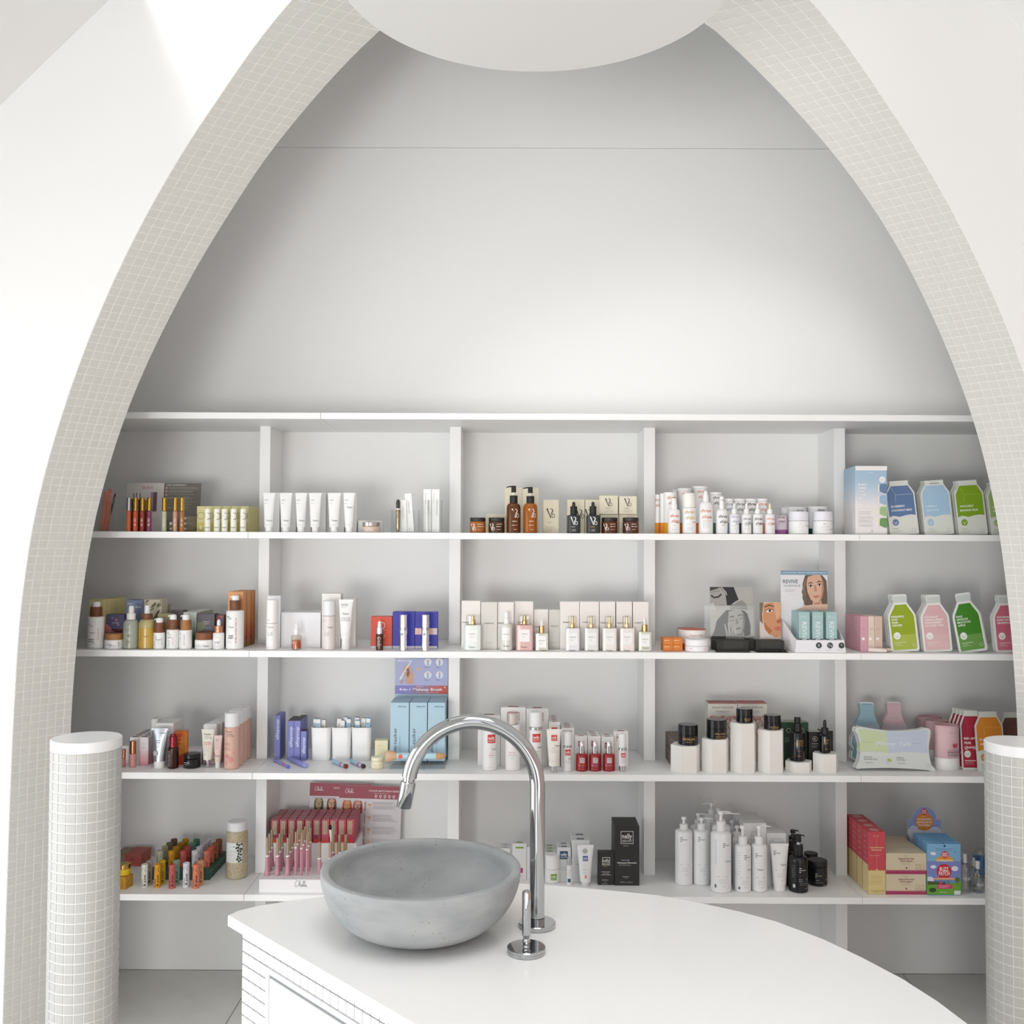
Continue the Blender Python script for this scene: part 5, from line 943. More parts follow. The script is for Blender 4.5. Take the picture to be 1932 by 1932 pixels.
# ================================================================ third item shelf (row 3)
# --- pigeonhole 1
RG = M('C98A6A', .2, 1)
gloss('rose lip gloss half hidden by the tiled post', 228.5, 235.6, 1414, 1432, 3, 1448, 'B5706A', M('B57A68', .25, .8), group='rose gold capped lip glosses')
gloss('rose lip gloss with rose gold cap, in full view beside the tiled post', 242, 254.2, 1399.5, 1423.5, 3, 1448.5, 'CF918A', RG, group='rose gold capped lip glosses')
PKG = gradient(((0, 'D58F98'), (.3, 'DEB0B4'), (.6, 'EBE2E4'), (1, 'F0EDED')), 0, .1)
for i, (a, b, mt) in enumerate(((244.5, 261.3, PAPER), (262, 279.2, PKG))):
    box('small {} carton behind the rose lip glosses'.format(('white', 'pink shaded')[i]), a, b, 1392, 3, 1443.5, .03, mt, [LN(-5, 5, [1403, 1406], 'B0A8AC', .6), W([(2 + 4.5 * math.cos(q * .35), 1431 + 5 * math.sin(q * .35)) for q in range(19)], .5, 'D9A99A')] if i == 0 else [LN(-5, 6, [1404, 1410, 1412], 'A8ACB4', .7)], name='small_carton', top=None, back=4, gap=.0015, blabel=('white', 'pink shaded')[i] + ' small carton, {} behind the front one', group=('white', 'pink shaded') [i] + ' small cartons', parts=lambda t, s, hw, h, dep: (lambda g: (g.box(-hw * .6, hw * .6, -dep * .3, dep * .1, h, h + .0006, M('7A5A54', .5)), g.obj('shade_sticker', t, 0)))(G()))
box('white carton of the lowest row beside the tiled post, behind the lip glosses', 229.5, 243.5, 1408, 3, 1441, .03, PAPER, name='small_carton', back=3, gap=.0015, blabel='low white carton, {} behind the one beside the tiled post', group='low white cartons')
vessel('white round bottle top rising behind the silver tube', 280.3, 296, 3, .17, [('body', M('F0EFEE', .4), cy(7.8, 0, 1376, .6)), ('cap', M('F1F1F0', .4), cy(7.8, 1376, 1357.5, 1))], name='white_bottle', back=1, bx=.003, group='white bottles behind the silver tube', blabel='white bottle, {} behind the one rising over the silver tube')
box('white and lilac carton behind the silver tube', 292.2, 325.8, 1365.5, 3, 1443.5, .05, gradient(((0, 'CDBBD8'), (.35, 'E4DCEA'), (.6, 'F0EEEF'), (1, 'F2F0EE')), 0, .14), [LN(-2, 12, [1391, 1394, 1400, 1404, 1408, 1412, 1420, 1424], '9AA0B8', .6)], name='lilac_carton', back=1, gap=.006, bx=.002)
tubepack('silver squeeze tube with white cap before the lilac carton', 281, 313.5, 1377, 1437.5, 3, 1450.5, M('B4B8BC', .25, .75), M('F1F1F0', .35), 10.2, [TS(6, 1385, 3.4, '8A9098'), LN(-10, 4, [1399.5, 1403], '8A9098', .9), LN(-9, 6, [1410], '8A9098', .5), C(-5.5, 1422.5, 5, 'A6AAAE'), C(-5.5, 1422.5, 4.2, 'BDC0C3')], bh=10.5)
vessel('dark red serum bottle with metallic red cap', 312.8, 333.2, 3, 1451.5, [('body', M('35130F', .12), bot(10.2, 0, 1416, 8, 1411.5, 2)), ('cap', M('9A3A44', .22, .9), [(0, 1411.6), (7.4, 1411.6), (7.4, 1392), (5.6, 1390.5), (5.6, 1388.4), (4.4, 1387.2), (0, 1387)])], [T('FACE TREATMENT OIL', -4.4, 1432, 2.6, 'D9CFC4', rot=90, w=30), LN(-8, -6.5, [1420, 1424, 1428, 1433, 1437, 1441, 1446], 'D9CFC4', .9)], name='serum_bottle', cat='bottle')
box('glossy orange carton with a red swirl, turned slightly aside', 327, 350, 1381.5, 3, 1443.5, .04, M('DE8420', .4, mix='D9661E', msc=18), [Y([(-11, 1390), (-5, 1384), (2, 1385), (-2, 1398), (-4, 1412), (-11, 1418)], 'C44A1E'), Y([(-11, 1444), (-11, 1428), (0, 1425), (11, 1420), (11, 1444)], 'CE4A22'), W([(-11, 1416), (0, 1421), (11, 1417)], 1.4, 'EFAE4A'), LN(-6, 7, [1393, 1400, 1408, 1410.5], 'F2C080', .7)], name='orange_carton', rz=14, c=.0015)
vessel('low black cosmetic jar with white lettering before the orange carton', 341.8, 373, 3, 1451, [('body', M('1B1B1B', .12), cy(15.6, 0, 1433.5, 1.6)), ('lid', M('1F2020', .08), cy(15.3, 1433.2, 1424.5, .7))], [LN(-13, 4, [1440], 'E0DED9', 1.3), LN(-13, 0, [1443.5], 'C9C6C0', .9), LN(-11, -4, [1447], 'B0ADA8', .7)], name='black_jar', cat='jar')
box('low white and lilac box behind the black jar', 348, 381, 1415, 3, 1441.5, .07, M('E9E4EA', .5), [C(6, 1437, 5, 'D3C4DC')], name='low_carton')
tubepack('cream squeeze tube with slim silver cap and red print', 377, 401.5, 1378.5, 1434.5, 3, 1450, M('EFEADD', .35), SILVER, 3.9, [TS(0, 1387, 3.6, '3A4A3A'), LN(-5, 4, [1391.5, 1394], '8A8A80', .8), C(6, 1394, .9, '2A2A2A'), LN(-6, 8, [1402.5, 1405.5], 'DB7268', 1.2), LN(-5, 8, [1409.5], 'DB8A80', .7), LN(-6, 7, [1413.5, 1416, 1418.5], 'B9B5A8', .5), LN(-6, 5, [1424.5], 'E09A90', .8)], bh=8)
tubepack('small pale pink squeeze tube with white cap beside the peach toner', 401.2, 417, 1389.5, 1437.5, 3, 1450, M('EBD3CB', .35), MW, 4.6, [LN(-4, 4, [1397, 1399.5], '8A807C', .8), LN(-4, 4, [1405, 1408, 1411, 1413.5], 'C9A89E', .5), TS(-.5, 1426.5, 3, '3A3A3A')], bh=5.8)
box('white and pale pink carton behind the cream squeeze tube', 382, 408.5, 1367.5, 3, 1443, .036, gradient(((0, 'D9B5BE'), (.4, 'E4CED2'), (.66, 'EBE0E0'), (.72, 'F1F0EE'), (1, 'F3F2F0')), 0, .134), [C(10, 1424, 1.6, 'C0392B'), C(8, 1422, 1.2, 'D04A3A'), Y([(4, 1434), (10, 1430), (14, 1434), (10, 1437)], '7AA03A'), LN(0, 8, [1396], '8A8A8A', .6)], name='pink_carton', group='white and pale pink cartons', back=4, gap=.004, bx=.004, c=.004, blabel='white and pale pink carton, {} behind the front one')
vessel('peach toner bottle with white cap, front one of its row', 419.2, 447, 3, 1452.5, [('body', M('E3B9A6', .18), cy(13.9, 0, 1374, 1.6)), ('cap', M('F4F4F4', .4), cy(13.7, 1374, 1348, 1))], [TS(-3, 1381.5, 3.4, '3A3A3A'), LN(-6, 6, [1386.5, 1389.5], '7A6A64', 1), C(5.5, 1390, 1, '2A2A2A'), LN(-11, 3, [1404, 1407, 1412, 1415], '8A6A60', .8), C(-6, 1428, 4, 'DE9490'), C(2, 1434, 5.5, 'DF9A94'), C(8, 1421, 3, 'E0A098'), C(-8, 1440, 3.5, 'E0A098')], name='toner_bottle', cat='bottle', group='peach toner bottles', back=3, dy=.0535, bx=-.0005, blabel='peach toner bottle, {} behind the front one', n=32)
# --- pigeonhole 2
PW = M('7F84C4', .45)
def peri(lab, a, b, y, yb, dep, rz=0, tx=None, back=0, th=None): return box(lab, a, b, y, 3, yb, dep, PW, [T('alleyoop', 0, tx, 5.6, 'E4E6F6', rot=90, w=38 if back < 9 else 30, b=.012), LN(-4, 4, [yb - 9], 'AEB2E0', .7)], name='periwinkle_carton', group='periwinkle cartons', rz=rz, back=back if back < 9 else 1, gap=.001, top=th, blabel=lab + ', {} behind it')
peri('tallest periwinkle carton, standing apart beside the divider', 517, 528, 1351, 1433, .085, 0, 1377)
BT_ = M('35332F', .5)
peri('periwinkle carton with dark top, nearer the tallest one', 542, 554, 1361, 1434.5, .024, 0, 1391, 3, BT_)
peri('periwinkle carton with dark top, nearer the white cups', 554.4, 566, 1361, 1434.8, .024, 0, 1391, 4, BT_)
peri('shortest periwinkle carton with dark top before the white cups', 567, 577.3, 1380.5, 1435.2, .02, 0, 1407, 9, BT_)
CUPW = M('F0F0F0', .35)
def cup(lab, a, b):
    s = spot(a, b, 3, 1435.8); k = s.k; hw = s.hw * k; h = (s.yb - 1374) * k; d = hw * .8
    t = thing('white_cup', lab, 'cup', (s.X, s.D + d, s.z + .0002), group='white square cups')
    g = G(); n = 40
    def ring(w_, dd, z): return [(max(-1, min(1, 1.22 * math.cos(q * 2 * math.pi / n))) * w_, max(-1, min(1, 1.22 * math.sin(q * 2 * math.pi / n))) * dd, z) for q in range(n)]
    rs = [ring(hw * .84, d * .84, 0), ring(hw * .9, d * .9, .004), ring(hw, d, h - .001), ring(hw * .985, d * .985, h), ring(hw * .93, d * .93, h), ring(hw * .8, d * .8, .005)]
    vs = [v for r_ in rs for v in r_]; fs = [(i * n + j, i * n + (j + 1) % n, (i + 1) * n + (j + 1) % n, (i + 1) * n + j) for i in range(5) for j in range(n)] + [tuple(range(n))[::-1], tuple(range(5 * n, 6 * n))]
    g.add(vs, fs, CUPW); g.obj('cup_wall', t, 45); return s, d
cups = [cup('white square cup beside the periwinkle cartons, holding three slim boxes', 586, 623), cup('middle white square cup holding slim boxes', 624.5, 661.3), cup('white square cup nearest the cream boxes, holding slim boxes', 662.2, 699.5)]
nb = 0
cn3 = ('cup beside the periwinkle cartons', 'middle cup', 'cup nearest the cream boxes')
for ci, items in enumerate((((587, 595, 1359, 'A9C4D8', -4), (597, 606, 1358.5, 'B4CAD6', -2), (606.5, 614.5, 1361, 'EDE6D8', 4)), ((636, 645, 1359, 'E6E0DA', 2), (644, 652, 1361.5, 'EDE9E6', 8), (650, 657, 1356, '9FC0D8', -3), (655.5, 663, 1358, 'A3C0D4', 5)), ((664, 671, 1360, 'A8C6DC', 0), (671.5, 680, 1361.5, 'A8C6DC', 2), (682, 690, 1358, 'DAD6CC', 3), (691.5, 700, 1357, 'A4C4DE', 5), (667, 675, 1356.5, '8EB0CC', 3)))):
    s, d = cups[ci]
    for j, (a, b, y, c, ro) in enumerate(items):
        wx = (b - a) * s.k * .98; X = P((a + b) / 2, y, s.D + d).x; X = max(s.X - s.hw * s.k * .58, min(s.X + s.hw * s.k * .58, X - math.tan(math.radians(ro)) * .05))
        hh = (s.yb - y) * s.k - .006
        t = thing('slim_box', 'slim ' + ('blue' if c[0] in '9A8B' else 'cream') + ' box standing in the ' + cn3[ci] + ', ' + ORD[j] + ' along', 'box', (X, s.D + d * (.8 if j % 2 else 1.15), s.z + .0058), (0, math.radians(ro * .35), 0), 'slim boxes in the white cups')
        g = G(); g.box(-wx / 2, wx / 2, -.006, .006, 0, hh, M(c, .5), .0004); g.obj('carton', t, 0)
        g = G(); g.box(-wx * .42, wx * .42, -.005, .005, hh, hh + .0005, M('5A4A48' if c[0] in '9A8' else '6A5046', .5)); g.obj('shade_end', t, 0)
        ink(t, [R(-4, 4, y + 1.5, y + 8, 'EDEDEA'), LN(-2.6, 3, [y + 10.5, y + 13], '5A7A98' if c[0] in '9A8' else '6A6A64', .9)], s.k, y + hh / s.k, .006)
def penlying(lab, x0, y0, x1, y1, c, tip, r_px=4.6, bandc=None, nm='makeup_pen', group=None):
    a = P(x0, y0 + 3.5, z=ROWZ[3]); b = P(x1, y1 + 2.5, z=ROWZ[3]); r = r_px * 3.5 / F; v = b - a
    t = thing(nm, lab, 'makeup pen', ((a.x + b.x) / 2, (a.y + b.y) / 2, ROWZ[3] + r + .0003), (0, 0, math.atan2(v.y, v.x)), group); L_ = v.length / 2
    g = G(); g.tube([(-L_, 0, 0), (-L_ + .003, 0, 0), (L_ * .80, 0, 0)], [r * .8, r * .92, r], M(c, .35), 20); g.obj('barrel', t, 45)
    g = G(); g.tube([(L_ * .80, 0, 0), (L_ * .96, 0, 0), (L_, 0, 0)], [r * 1.01, r * 1.01, r * .8], M(tip, .35), 20); g.obj('cap', t, 45)
    if bandc: g = G(); g.tube([(L_ * .2, 0, 0), (L_ * .42, 0, 0)], r * 1.012, M(bandc, .4), 20); g.obj('dot_band', t, 45)
    return t
penlying('slim periwinkle pen with dark tip lying before the tallest periwinkle carton', 517.5, 1433.5, 545.5, 1448, '8A8ED6', '7478C8', 2.8, 'C9607A')
penlying('thick periwinkle stick lying before the dark topped cartons', 548, 1433, 578, 1447, '8C90D4', '9EA4DC', 4.6)
penlying('light blue pen with brick red cap lying before the middle cup', 628, 1436, 654, 1448, '9FC4E4', '7A3A34', 4.2, 'D0605A', group='light blue makeup pens')
penlying('light blue pen with dark brown cap lying before the last cup', 662, 1436, 687, 1448, '9FC4E4', '4A2E2A', 4.2, 'D0605A', group='light blue makeup pens')
CY = M('EFE7C2', .5)
for j in range(2):
    box('{} pale yellow cube box beside the blue brush display'.format(('lower', 'upper')[j]), 707.3, 731.5, (1418, 1397.5)[j], 3, 1438.3, .04, CY, [LN(-7, 7, [(1428, 1407)[j]], 'D9A86A', .8)], name='cube_box', group='pale yellow cube boxes', z=ROWZ[3] + j * .0373)
jar('small pale yellow pot before the cube boxes', 698.6, 722.6, 1430.5, 1437, 3, 1451.5, M('EFE8C8', .4), M('F1EBD0', .4), [LN(-7, 8, [1444], 'E0B080', .8), LN(-5, 5, [1447], 'E0B080', .6)], name='small_pot')
# blue brush display
s_ = spot(736, 839, 3, 1449); FS = s_
t = thing('brush_display', 'makeup brush display with lilac header card and clear front ledge', 'display', (s_.X, s_.D, s_.z + .0002)); k = s_.k; hw = s_.hw * k
kb = (s_.D + .2) / F; ybk = J((s_.X, s_.D + .2, s_.z))[1]; hh = (ybk - 1244.5) * kb
sh_ = P(795, 1300, s_.D + .2).x - s_.X; wb = 49.8 * kb
g = G(); g.box(sh_ - wb, sh_ + wb, .2, .203, 0, hh, M('B4C9D6', .5), .0003); hd = g.obj('header_card', t, 0)
LIL = 'B4B8DC'; hp = [R(-49.6, 49.6, 1244.8, 1295, LIL), T('alleyoop', -33, 1248, 4.2, 'ECECF6', w=25, b=.012), R(-49.6, -15, 1295, 1310.5, '8C86C6'), R(-15, 15, 1295, 1310.5, 'A8829C'), R(15, 34, 1295, 1310.5, 'C06E72'), R(34, 49.6, 1295, 1310.5, 'CF6154'), T('4-in-1 Makeup Brush', -1.5, 1302, 5, 'F4F0F2', w=81, b=.02), T('A makeup for palette 4 in 1 space saving tools', 0, 1307.8, 1.8, 'EBDDE2', w=62), LN(-9, 8, [1297], 'EBDDE2', .9), C(44, 1298, 1.5, 'F0DAD0'),
      Y([(-30, 1290), (-30, 1280), (-35, 1271), (-34, 1262), (-28, 1256), (-22, 1258), (-18, 1266), (-15, 1275), (-15, 1292), (-24, 1292)], 'D3A68C'), Y([(-28, 1264), (-24, 1262), (-22, 1272), (-25, 1280), (-28, 1276)], '8A6458'), W([(-40, 1284), (-31, 1266), (-18, 1248)], [3.4, 3, 1.6], 'E4EAF2'), Y([(-41, 1290), (-37, 1283), (-34, 1285), (-37, 1291)], 'C99A8A'), W([(-19, 1267), (-9, 1264)], 3.6, '9DC0DC'), Y([(-10, 1262), (-4, 1260), (-2, 1264), (-4, 1267), (-9, 1267)], 'DDB99C'), W([(-27, 1268), (-33, 1272)], 2.6, 'D9AE94'), W([(-30, 1263), (-35, 1268)], 2.4, 'D9AE94')]
for cx_ in (12, 34):
    for cyy in (1251, 1275): hp += [C(cx_, cyy, 7, 'E9EAF4'), Y([(cx_ - 2.5, cyy - 1), (cx_ - 1.5, cyy - 5), (cx_ + 1.5, cyy - 5), (cx_ + 2.5, cyy - 1)], 'DDB99C'), R(cx_ - 1.6, cx_ + 1.6, cyy - 1, cyy + 6, '9DB9D4'), LN(cx_ - 6, cx_ + 6, [cyy + 9.5], '6A6E9A', .9)]
o = ink(hd, hp, kb, ybk, .0, name='header_print'); o.location = (sh_, .2, 0)
ACR = clear('FBFDFE', .03)
g = G(); g.box(-hw, hw, -.016, .198, 0, .012, ACR, .001); g.obj('clear_base', t, 0)
g = G(); g.box(-hw, hw, -.016, -.0145, .0121, .062, ACR, .0005); g.obj('clear_front_ledge', t, 0)
BLB = M('B4D2E2', .5)
for i, (a, b) in enumerate(((736, 770.8), (772.4, 805), (806.7, 839))):
    box('pale blue multitasker brush carton, {} column'.format(('cube box side', 'middle', 'divider side')[i]), a, b, 1327, 3, 1443, .03, BLB, [T('alleyoop', 4.5, 1334, 2.6, '3A4A8A' if i else '6A6A6A', w=16, b=.01), T('multi-tasker', -8.5, 1403, 6.2, '2B3440', rot=90, w=58), T('MAKEUP BRUSH', .5, 1408, 2.8, '8AA8BC', rot=90, w=36)], name='brush_carton', group='pale blue brush cartons', z=ROWZ[3] + .0126, back=3, gap=.002, bx=.0, blabel='pale blue brush carton, {} behind the front of the ' + ('cube box side', 'middle', 'divider side')[i] + ' column')
a_ = P(728, 1425, s_.D - .028); b_2 = P(841, 1425, s_.D - .028)
t = thing('makeup_brush', 'double ended makeup brush with pale blue handle lying along the clear ledge', 'makeup brush', ((a_.x + b_2.x) / 2, s_.D - .026, ROWZ[3] + .0125 + .0002), (0, 0, 0)); L_ = (b_2.x - a_.x) / 2; zc = .047
g = G(); g.tube([(-L_ * .62, 0, zc), (-L_ * .5, 0, zc), (0, 0, zc), (L_ * .5, 0, zc), (L_ * .68, 0, zc)], [.0105, .011, .0112, .011, .0105], M('BCDCE8', .35), 24); g.obj('handle', t, 45)
g = G(); g.tube([(-L_ * .62, 0, zc), (-L_ * .72, 0, zc), (-L_ * .9, 0, zc), (-L_ * .97, 0, zc), (-L_, 0, zc)], [.0102, .014, .0195, .0185, .012], M('DDBA98', .9, bump=.5, sc=900), 24); g.obj('powder_bristles', t, 60)
g = G(); g.tube([(L_ * .68, 0, zc), (L_ * .78, 0, zc), (L_ * .9, 0, zc), (L_ * .97, 0, zc), (L_, 0, zc)], [.0104, .0118, .0095, .005, .001], M('D3A774', .9, bump=.5, sc=900), 24); g.obj('tapered_bristles', t, 60)
g = G(); g.lathe([(0, 0), (.0075, 0), (.0075, .0004), (0, .0004)], M('E0604A', .4), 24); o = g.obj('logo_dot', t, 0); o.location = (-L_ * .5, -.0113, zc); o.rotation_euler = (math.pi / 2, 0, 0)
# the brush rests on the ledge by a small clear cradle
g = G(); g.box(-L_ * .3, -L_ * .24, -.006, .006, 0, zc - .0105, ACR); g.box(L_ * .24, L_ * .3, -.006, .006, 0, zc - .0105, ACR); g.obj('clear_cradle', t, 0)
for o in [q for q in bpy.data.objects if q.name == 'makeup_brush']: o.location.z = ROWZ[3] + .0003; o.location.y = s_.D - .031
# --- pigeonhole 3: red labelled skin care
def nl(dx, y, w_, c='D3413A', t='F5EDEA'): return [R(dx - w_ / 2, dx + w_ / 2, y - w_ / 2, y + w_ / 2, c), T('nelly', dx, y - w_ * .1, w_ * .36, t, w=w_ * .78, b=.02), T('DEVUYST', dx, y + w_ * .28, w_ * .2, t, w=w_ * .8)]
def nbox(lab, a, b, y, yb, dep=.03, back=0, lab2=None, pr=(), gap=.004, bx=0, group='white red-labelled cartons'):
    return box(lab, a, b, y, 3, yb, dep, PAPER, list(pr), name='skincare_carton', group=group, back=back, gap=gap, bx=bx, blabel=lab + ', {} behind it', parts=lambda t, s, hw, h, dp: (lambda g: (g.box(-hw * .42, hw * .42, -dp * .25, dp * .1, h, h + .0005, M('8A3A38', .5)), g.obj('top_stamp', t, 0)))(G()))
bx2 = lambda y, w_: [R(-w_ / 2, w_ / 2, y, y + 1.2, 'B03A38'), R(w_ / 2 - .8, w_ / 2, y, y + 16, 'B03A38'), R(-w_ / 2, -w_ / 2 + .8, y, y + 16, 'B03A38')]
nbox('white carton behind the red labelled bottle, inside the tap arch', 901.4, 943.5, 1351, 1444.5, .045)
nbox('tallest white carton, behind the pump bottle inside the tap arch', 945, 991, 1336, 1445, .05, pr=bx2(1345, 23))
nbox('tall white carton behind the capped red labelled bottle', 993, 1034, 1338.5, 1445.3, .05, pr=bx2(1346, 22))
nbox('white carton behind the red labelled squeeze tube', 1035, 1056.5, 1363, 1447, .024, back=3, pr=nl(0, 1379, 11), gap=.012)
nbox('white carton behind the small red labelled bottle', 1058.5, 1083.2, 1374.5, 1447, .026, back=2, pr=[R(-7.5, 7.5, 1379.5, 1381.5, 'A0383A'), LN(0, 8, [1385], '8A8A8A', .6)], gap=.008)
for i, (a, b) in enumerate(((1084.5, 1108), (1109, 1133), (1134.8, 1158))):
    nbox('white carton behind the {} red serum bottle'.format(('first', 'second', 'third')[i]), a, b, 1390 + (i == 2), 1448.5, .026, back=(0, 2, 1)[i], pr=nl(0, 1404 + (3 if i == 2 else 0), 10.5, 'A83A3C'), gap=.008, bx=-.001)
nbox('white carton behind the slim bottle with silver base', 1158.3, 1185, 1381, 1447.5, .035, pr=[R(-8, -7.4, 1386, 1400, '8A4A48'), R(-8, 8, 1386, 1386.6, '8A4A48'), T('N', -5, 1392, 5, '8A6A60'), LN(-10, 6, [1418], 'D99A90', .6)])
LOT = M('F1EEED', .35)
vessel('white bottle with large red label and silver neck ring, first inside the tap arch', 909.5, 937, 3, 1454.5, [('body', LOT, cy(13.7, 0, 1380.5, 1)), ('ring', SILVER, cy(13.9, 1380.5, 1376.5, .3)), ('cap', LOT, cy(13.7, 1376.5, 1357, 1))], [nl(4.5, 1395, 16), TS(10, 1414.5, 3), LN(-1, 11, [1422], 'D9B0A8', .7), LN(-1, 12, [1426], 'D9605A', 1.1), LN(-1, 11, [1430], 'C9B5B0', .6), LN(-2, 12, [1448], 'C0BCBA', .5)], name='red_label_bottle', group='white red-labelled bottles')
vessel('white pump bottle with clear cap inside the tap arch', 953.3, 981, 3, 1454.8, [('body', LOT, bot(13.8, 0, 1375, 11, 1370, 1)), ('pump', M('EEE6E2', .3), cy(6.8, 1370, 1350, .8)), ('clear_cap', clear('F5F3F2', .06), cy(10.4, 1370, 1346.5, 1))], [LN(-8, 9, [1420.5], 'D9938C', 1), LN(-8, 10, [1424.5], 'A8A0A0', .7), LN(-9, 10, [1427.5], 'C0BCBA', .5), LN(-3, 4, [1431.5], 'C0BCBA', .5)], name='red_label_pump_bottle', group='white red-labelled bottles')
vessel('white capped bottle with red label beside the squeeze tube', 998.8, 1023.5, 3, 1454.8, [('body', LOT, cy(12.2, 0, 1379, 1)), ('ring', SILVER, cy(12.6, 1379, 1374.5, .3)), ('cap', M('EFEFF0', .35), cy(12.1, 1374.5, 1346.5, 1.6))], [nl(1, 1393.5, 15.5), TS(8, 1411, 3), LN(0, 8, [1418, 1421.5, 1425.5, 1431.5], '8A7A8A', .7)], name='red_label_bottle', group='white red-labelled bottles')
tubepack('cream white squeeze tube with red label and silver cap', 1031.5, 1058.8, 1378.6, 1446.5, 3, 1459, M('F0EBE2', .35), SILVER, 6.2, [nl(.5, 1394.5, 10.8), TS(7, 1408.5, 3), LN(-3, 4, [1413.2], 'D9938C', .8), LN(-7, 8, [1417, 1420.5], 'B9B2AC', .5), LN(-8, 8, [1437.5], 'C5C0B8', .5)], bh=9.5)
vessel('small white capped bottle with red label and silver ring', 1062.4, 1079.2, 3, 1456, [('body', LOT, cy(8.3, 0, 1412, .8)), ('ring', SILVER, cy(8.6, 1412, 1408.5, .3)), ('cap', M('EFEFF0', .35), cy(8.2, 1408.5, 1383, 1.2))], [nl(.8, 1420.5, 11), TS(5, 1432, 2.4), LN(-5, 6, [1437, 1440], 'B0A8AC', .5)], name='red_label_bottle', group='white red-labelled bottles')
for i, (a, b) in enumerate(((1087, 1109.8), (1112.2, 1135), (1138.6, 1161.2))):
    vessel('deep red serum bottle with silver dropper, {} of three'.format(ORD[i]), a, b, 3, 1456, [('body', M('9C1F26', .15), bot(11.3, 0, 1427, 6, 1424, 1)), ('collar', SILVER, cy(5.6, 1424, 1411, .3)), ('dropper_top', M('DCDCDE', .12, 1), [(0, 1411), (4.6, 1411), (4.6, 1404), (3.6, 1401.6), (0, 1401)])], [R(-4.7, 4.7, 1430.5, 1440.5, 'C9BFBE'), T('nelly', 0, 1433.5, 2.2, '6A3A3A', w=6.5), LN(-3.5, 3.5, [1437.5], '8A5A5A', .7), LN(-8, 9, [1444], ('E0A060', 'B9A0E0', 'C0A0D8')[i], 1.2), LN(-8, 9, [1447], 'D9A0A8', .7), LN(-8, 8, [1451.5], 'D9A9A9', .7)], name='red_serum_bottle', cat='bottle', group='deep red serum bottles', n=30)
vessel('slim white bottle with silver neck ring and silver base, end of its row', 1167.2, 1183, 3, 1457, [('base', SILVER, cy(6.2, 0, 1446.5, .4)), ('body', M('E9E4E6', .3), cy(7.6, 1446.6, 1417, .6)), ('ring', SILVER, cy(8, 1417, 1413, .3)), ('cap', M('F0F0F2', .35), cy(6.9, 1413, 1386.8, 1))], [nl(.8, 1425.8, 8.2), LN(-4, 5, [1434, 1437, 1440], 'B0A8AC', .5)], name='slim_bottle')
# --- pigeonhole 4: hexagonal plinths
HXM = M('EFECE8', .7, bump=.25, sc=60, mix='EBE7E2', msc=12)
hx = []
for i, (a, b, yt_, lab) in enumerate(((1268.7, 1326.6, 1409.5, 'white wooden hexagonal plinth under the largest black jar, nearest the divider'), (1327.6, 1381, 1397.3, 'white wooden hexagonal plinth, second in the row'), (1381.6, 1433.2, 1367.5, 'tallest white wooden hexagonal plinth'), (1434, 1486.6, 1380.5, 'tall white wooden hexagonal plinth beside the green cartons'), (1487.2, 1539, 1439.8, 'lowest white wooden hexagonal plinth under the black spray bottle'), (1539.5, 1589.2, 1424.5, 'white wooden hexagonal plinth under the black dropper bottle'))):
    s = spot(a, b, 3, 1459.6 if i < 4 else 1459); k = s.k; h = (s.yb - yt_) * k; rr = s.hw * k / math.cos(math.radians(4)) * .985
    t = thing('hexagonal_plinth', lab, 'plinth', (s.X, s.D + rr * .9, s.z + .0002), (0, 0, math.radians(6 + 2 * i if i < 4 else 4)), 'white hexagonal plinths')
    g = G(); g.slab([(rr * math.cos(math.radians(60 * q)), rr * math.sin(math.radians(60 * q))) for q in range(6)], 0, h, HXM, .0008); g.obj('block', t, 20); hx.append((s, rr, h))
BJ = M('17181A', .1); GO = 'C9A05A'
def onhex(i, lab, a, b, y, ylid, pr, dx=0):
    s, rr, h = hx[i]; D = s.D + rr * .9; k = D / F; w2 = (b - a) / 2; zb = s.z + h + .0006; ybx = J((s.X, D, zb))[1]
    t = thing('black_jar', lab, 'jar', (P((a + b) / 2, ybx, D).x, D, zb), group='black glass jars on plinths')
    Z = lambda q: (ybx - q) * k; r = w2 * k
    g = G(); g.lathe([(0, 0), (r - .0015, 0), (r, .0015), (r, Z(ylid) - .0012), (r * .96, Z(ylid)), (0, Z(ylid))], BJ, 36); g.obj('body', t, 40)
    g = G(); g.lathe([(0, Z(ylid)), (r, Z(ylid) + .0003), (r, Z(y) - .0012), (r - .0012, Z(y)), (0, Z(y))], M('1B1B1C', .14), 36); g.obj('lid', t, 40)
    ink(t, pr, k, ybx, r, r)
onhex(0, 'black glass jar lettered in gold on the plinth nearest the divider', 1279.6, 1316.7, 1366.5, 1384, [T('REALEA', -1, 1391.5, 4, GO, w=24, b=.01), LN(-7, 9, [1397], GO, .8)])
onhex(1, 'black glass jar on the second plinth, gold lettered', 1333.3, 1370.6, 1357, 1372.5, [T('Meridian', 5, 1381.5, 3.6, GO, w=21), LN(-5, 14, [1386.5, 1389.5], GO, .6), LN(-5, 4, [1394], GO, .6)])
onhex(2, 'black glass jar on the tallest plinth', 1389.4, 1419.8, 1336.5, 1349.5, [T('Aurora', 3, 1354, 2.8, GO, w=13), LN(-3, 11, [1357.5], GO, .7)])
onhex(3, 'small black glass jar on the plinth beside the green cartons', 1441.6, 1472.6, 1348.5, 1361.5, [T('Arnhem', 1, 1369, 3, GO, w=17), LN(-6, 11, [1372.5, 1375.5], GO, .6)])
s, rr, h = hx[4]; zb = s.z + h + .0005
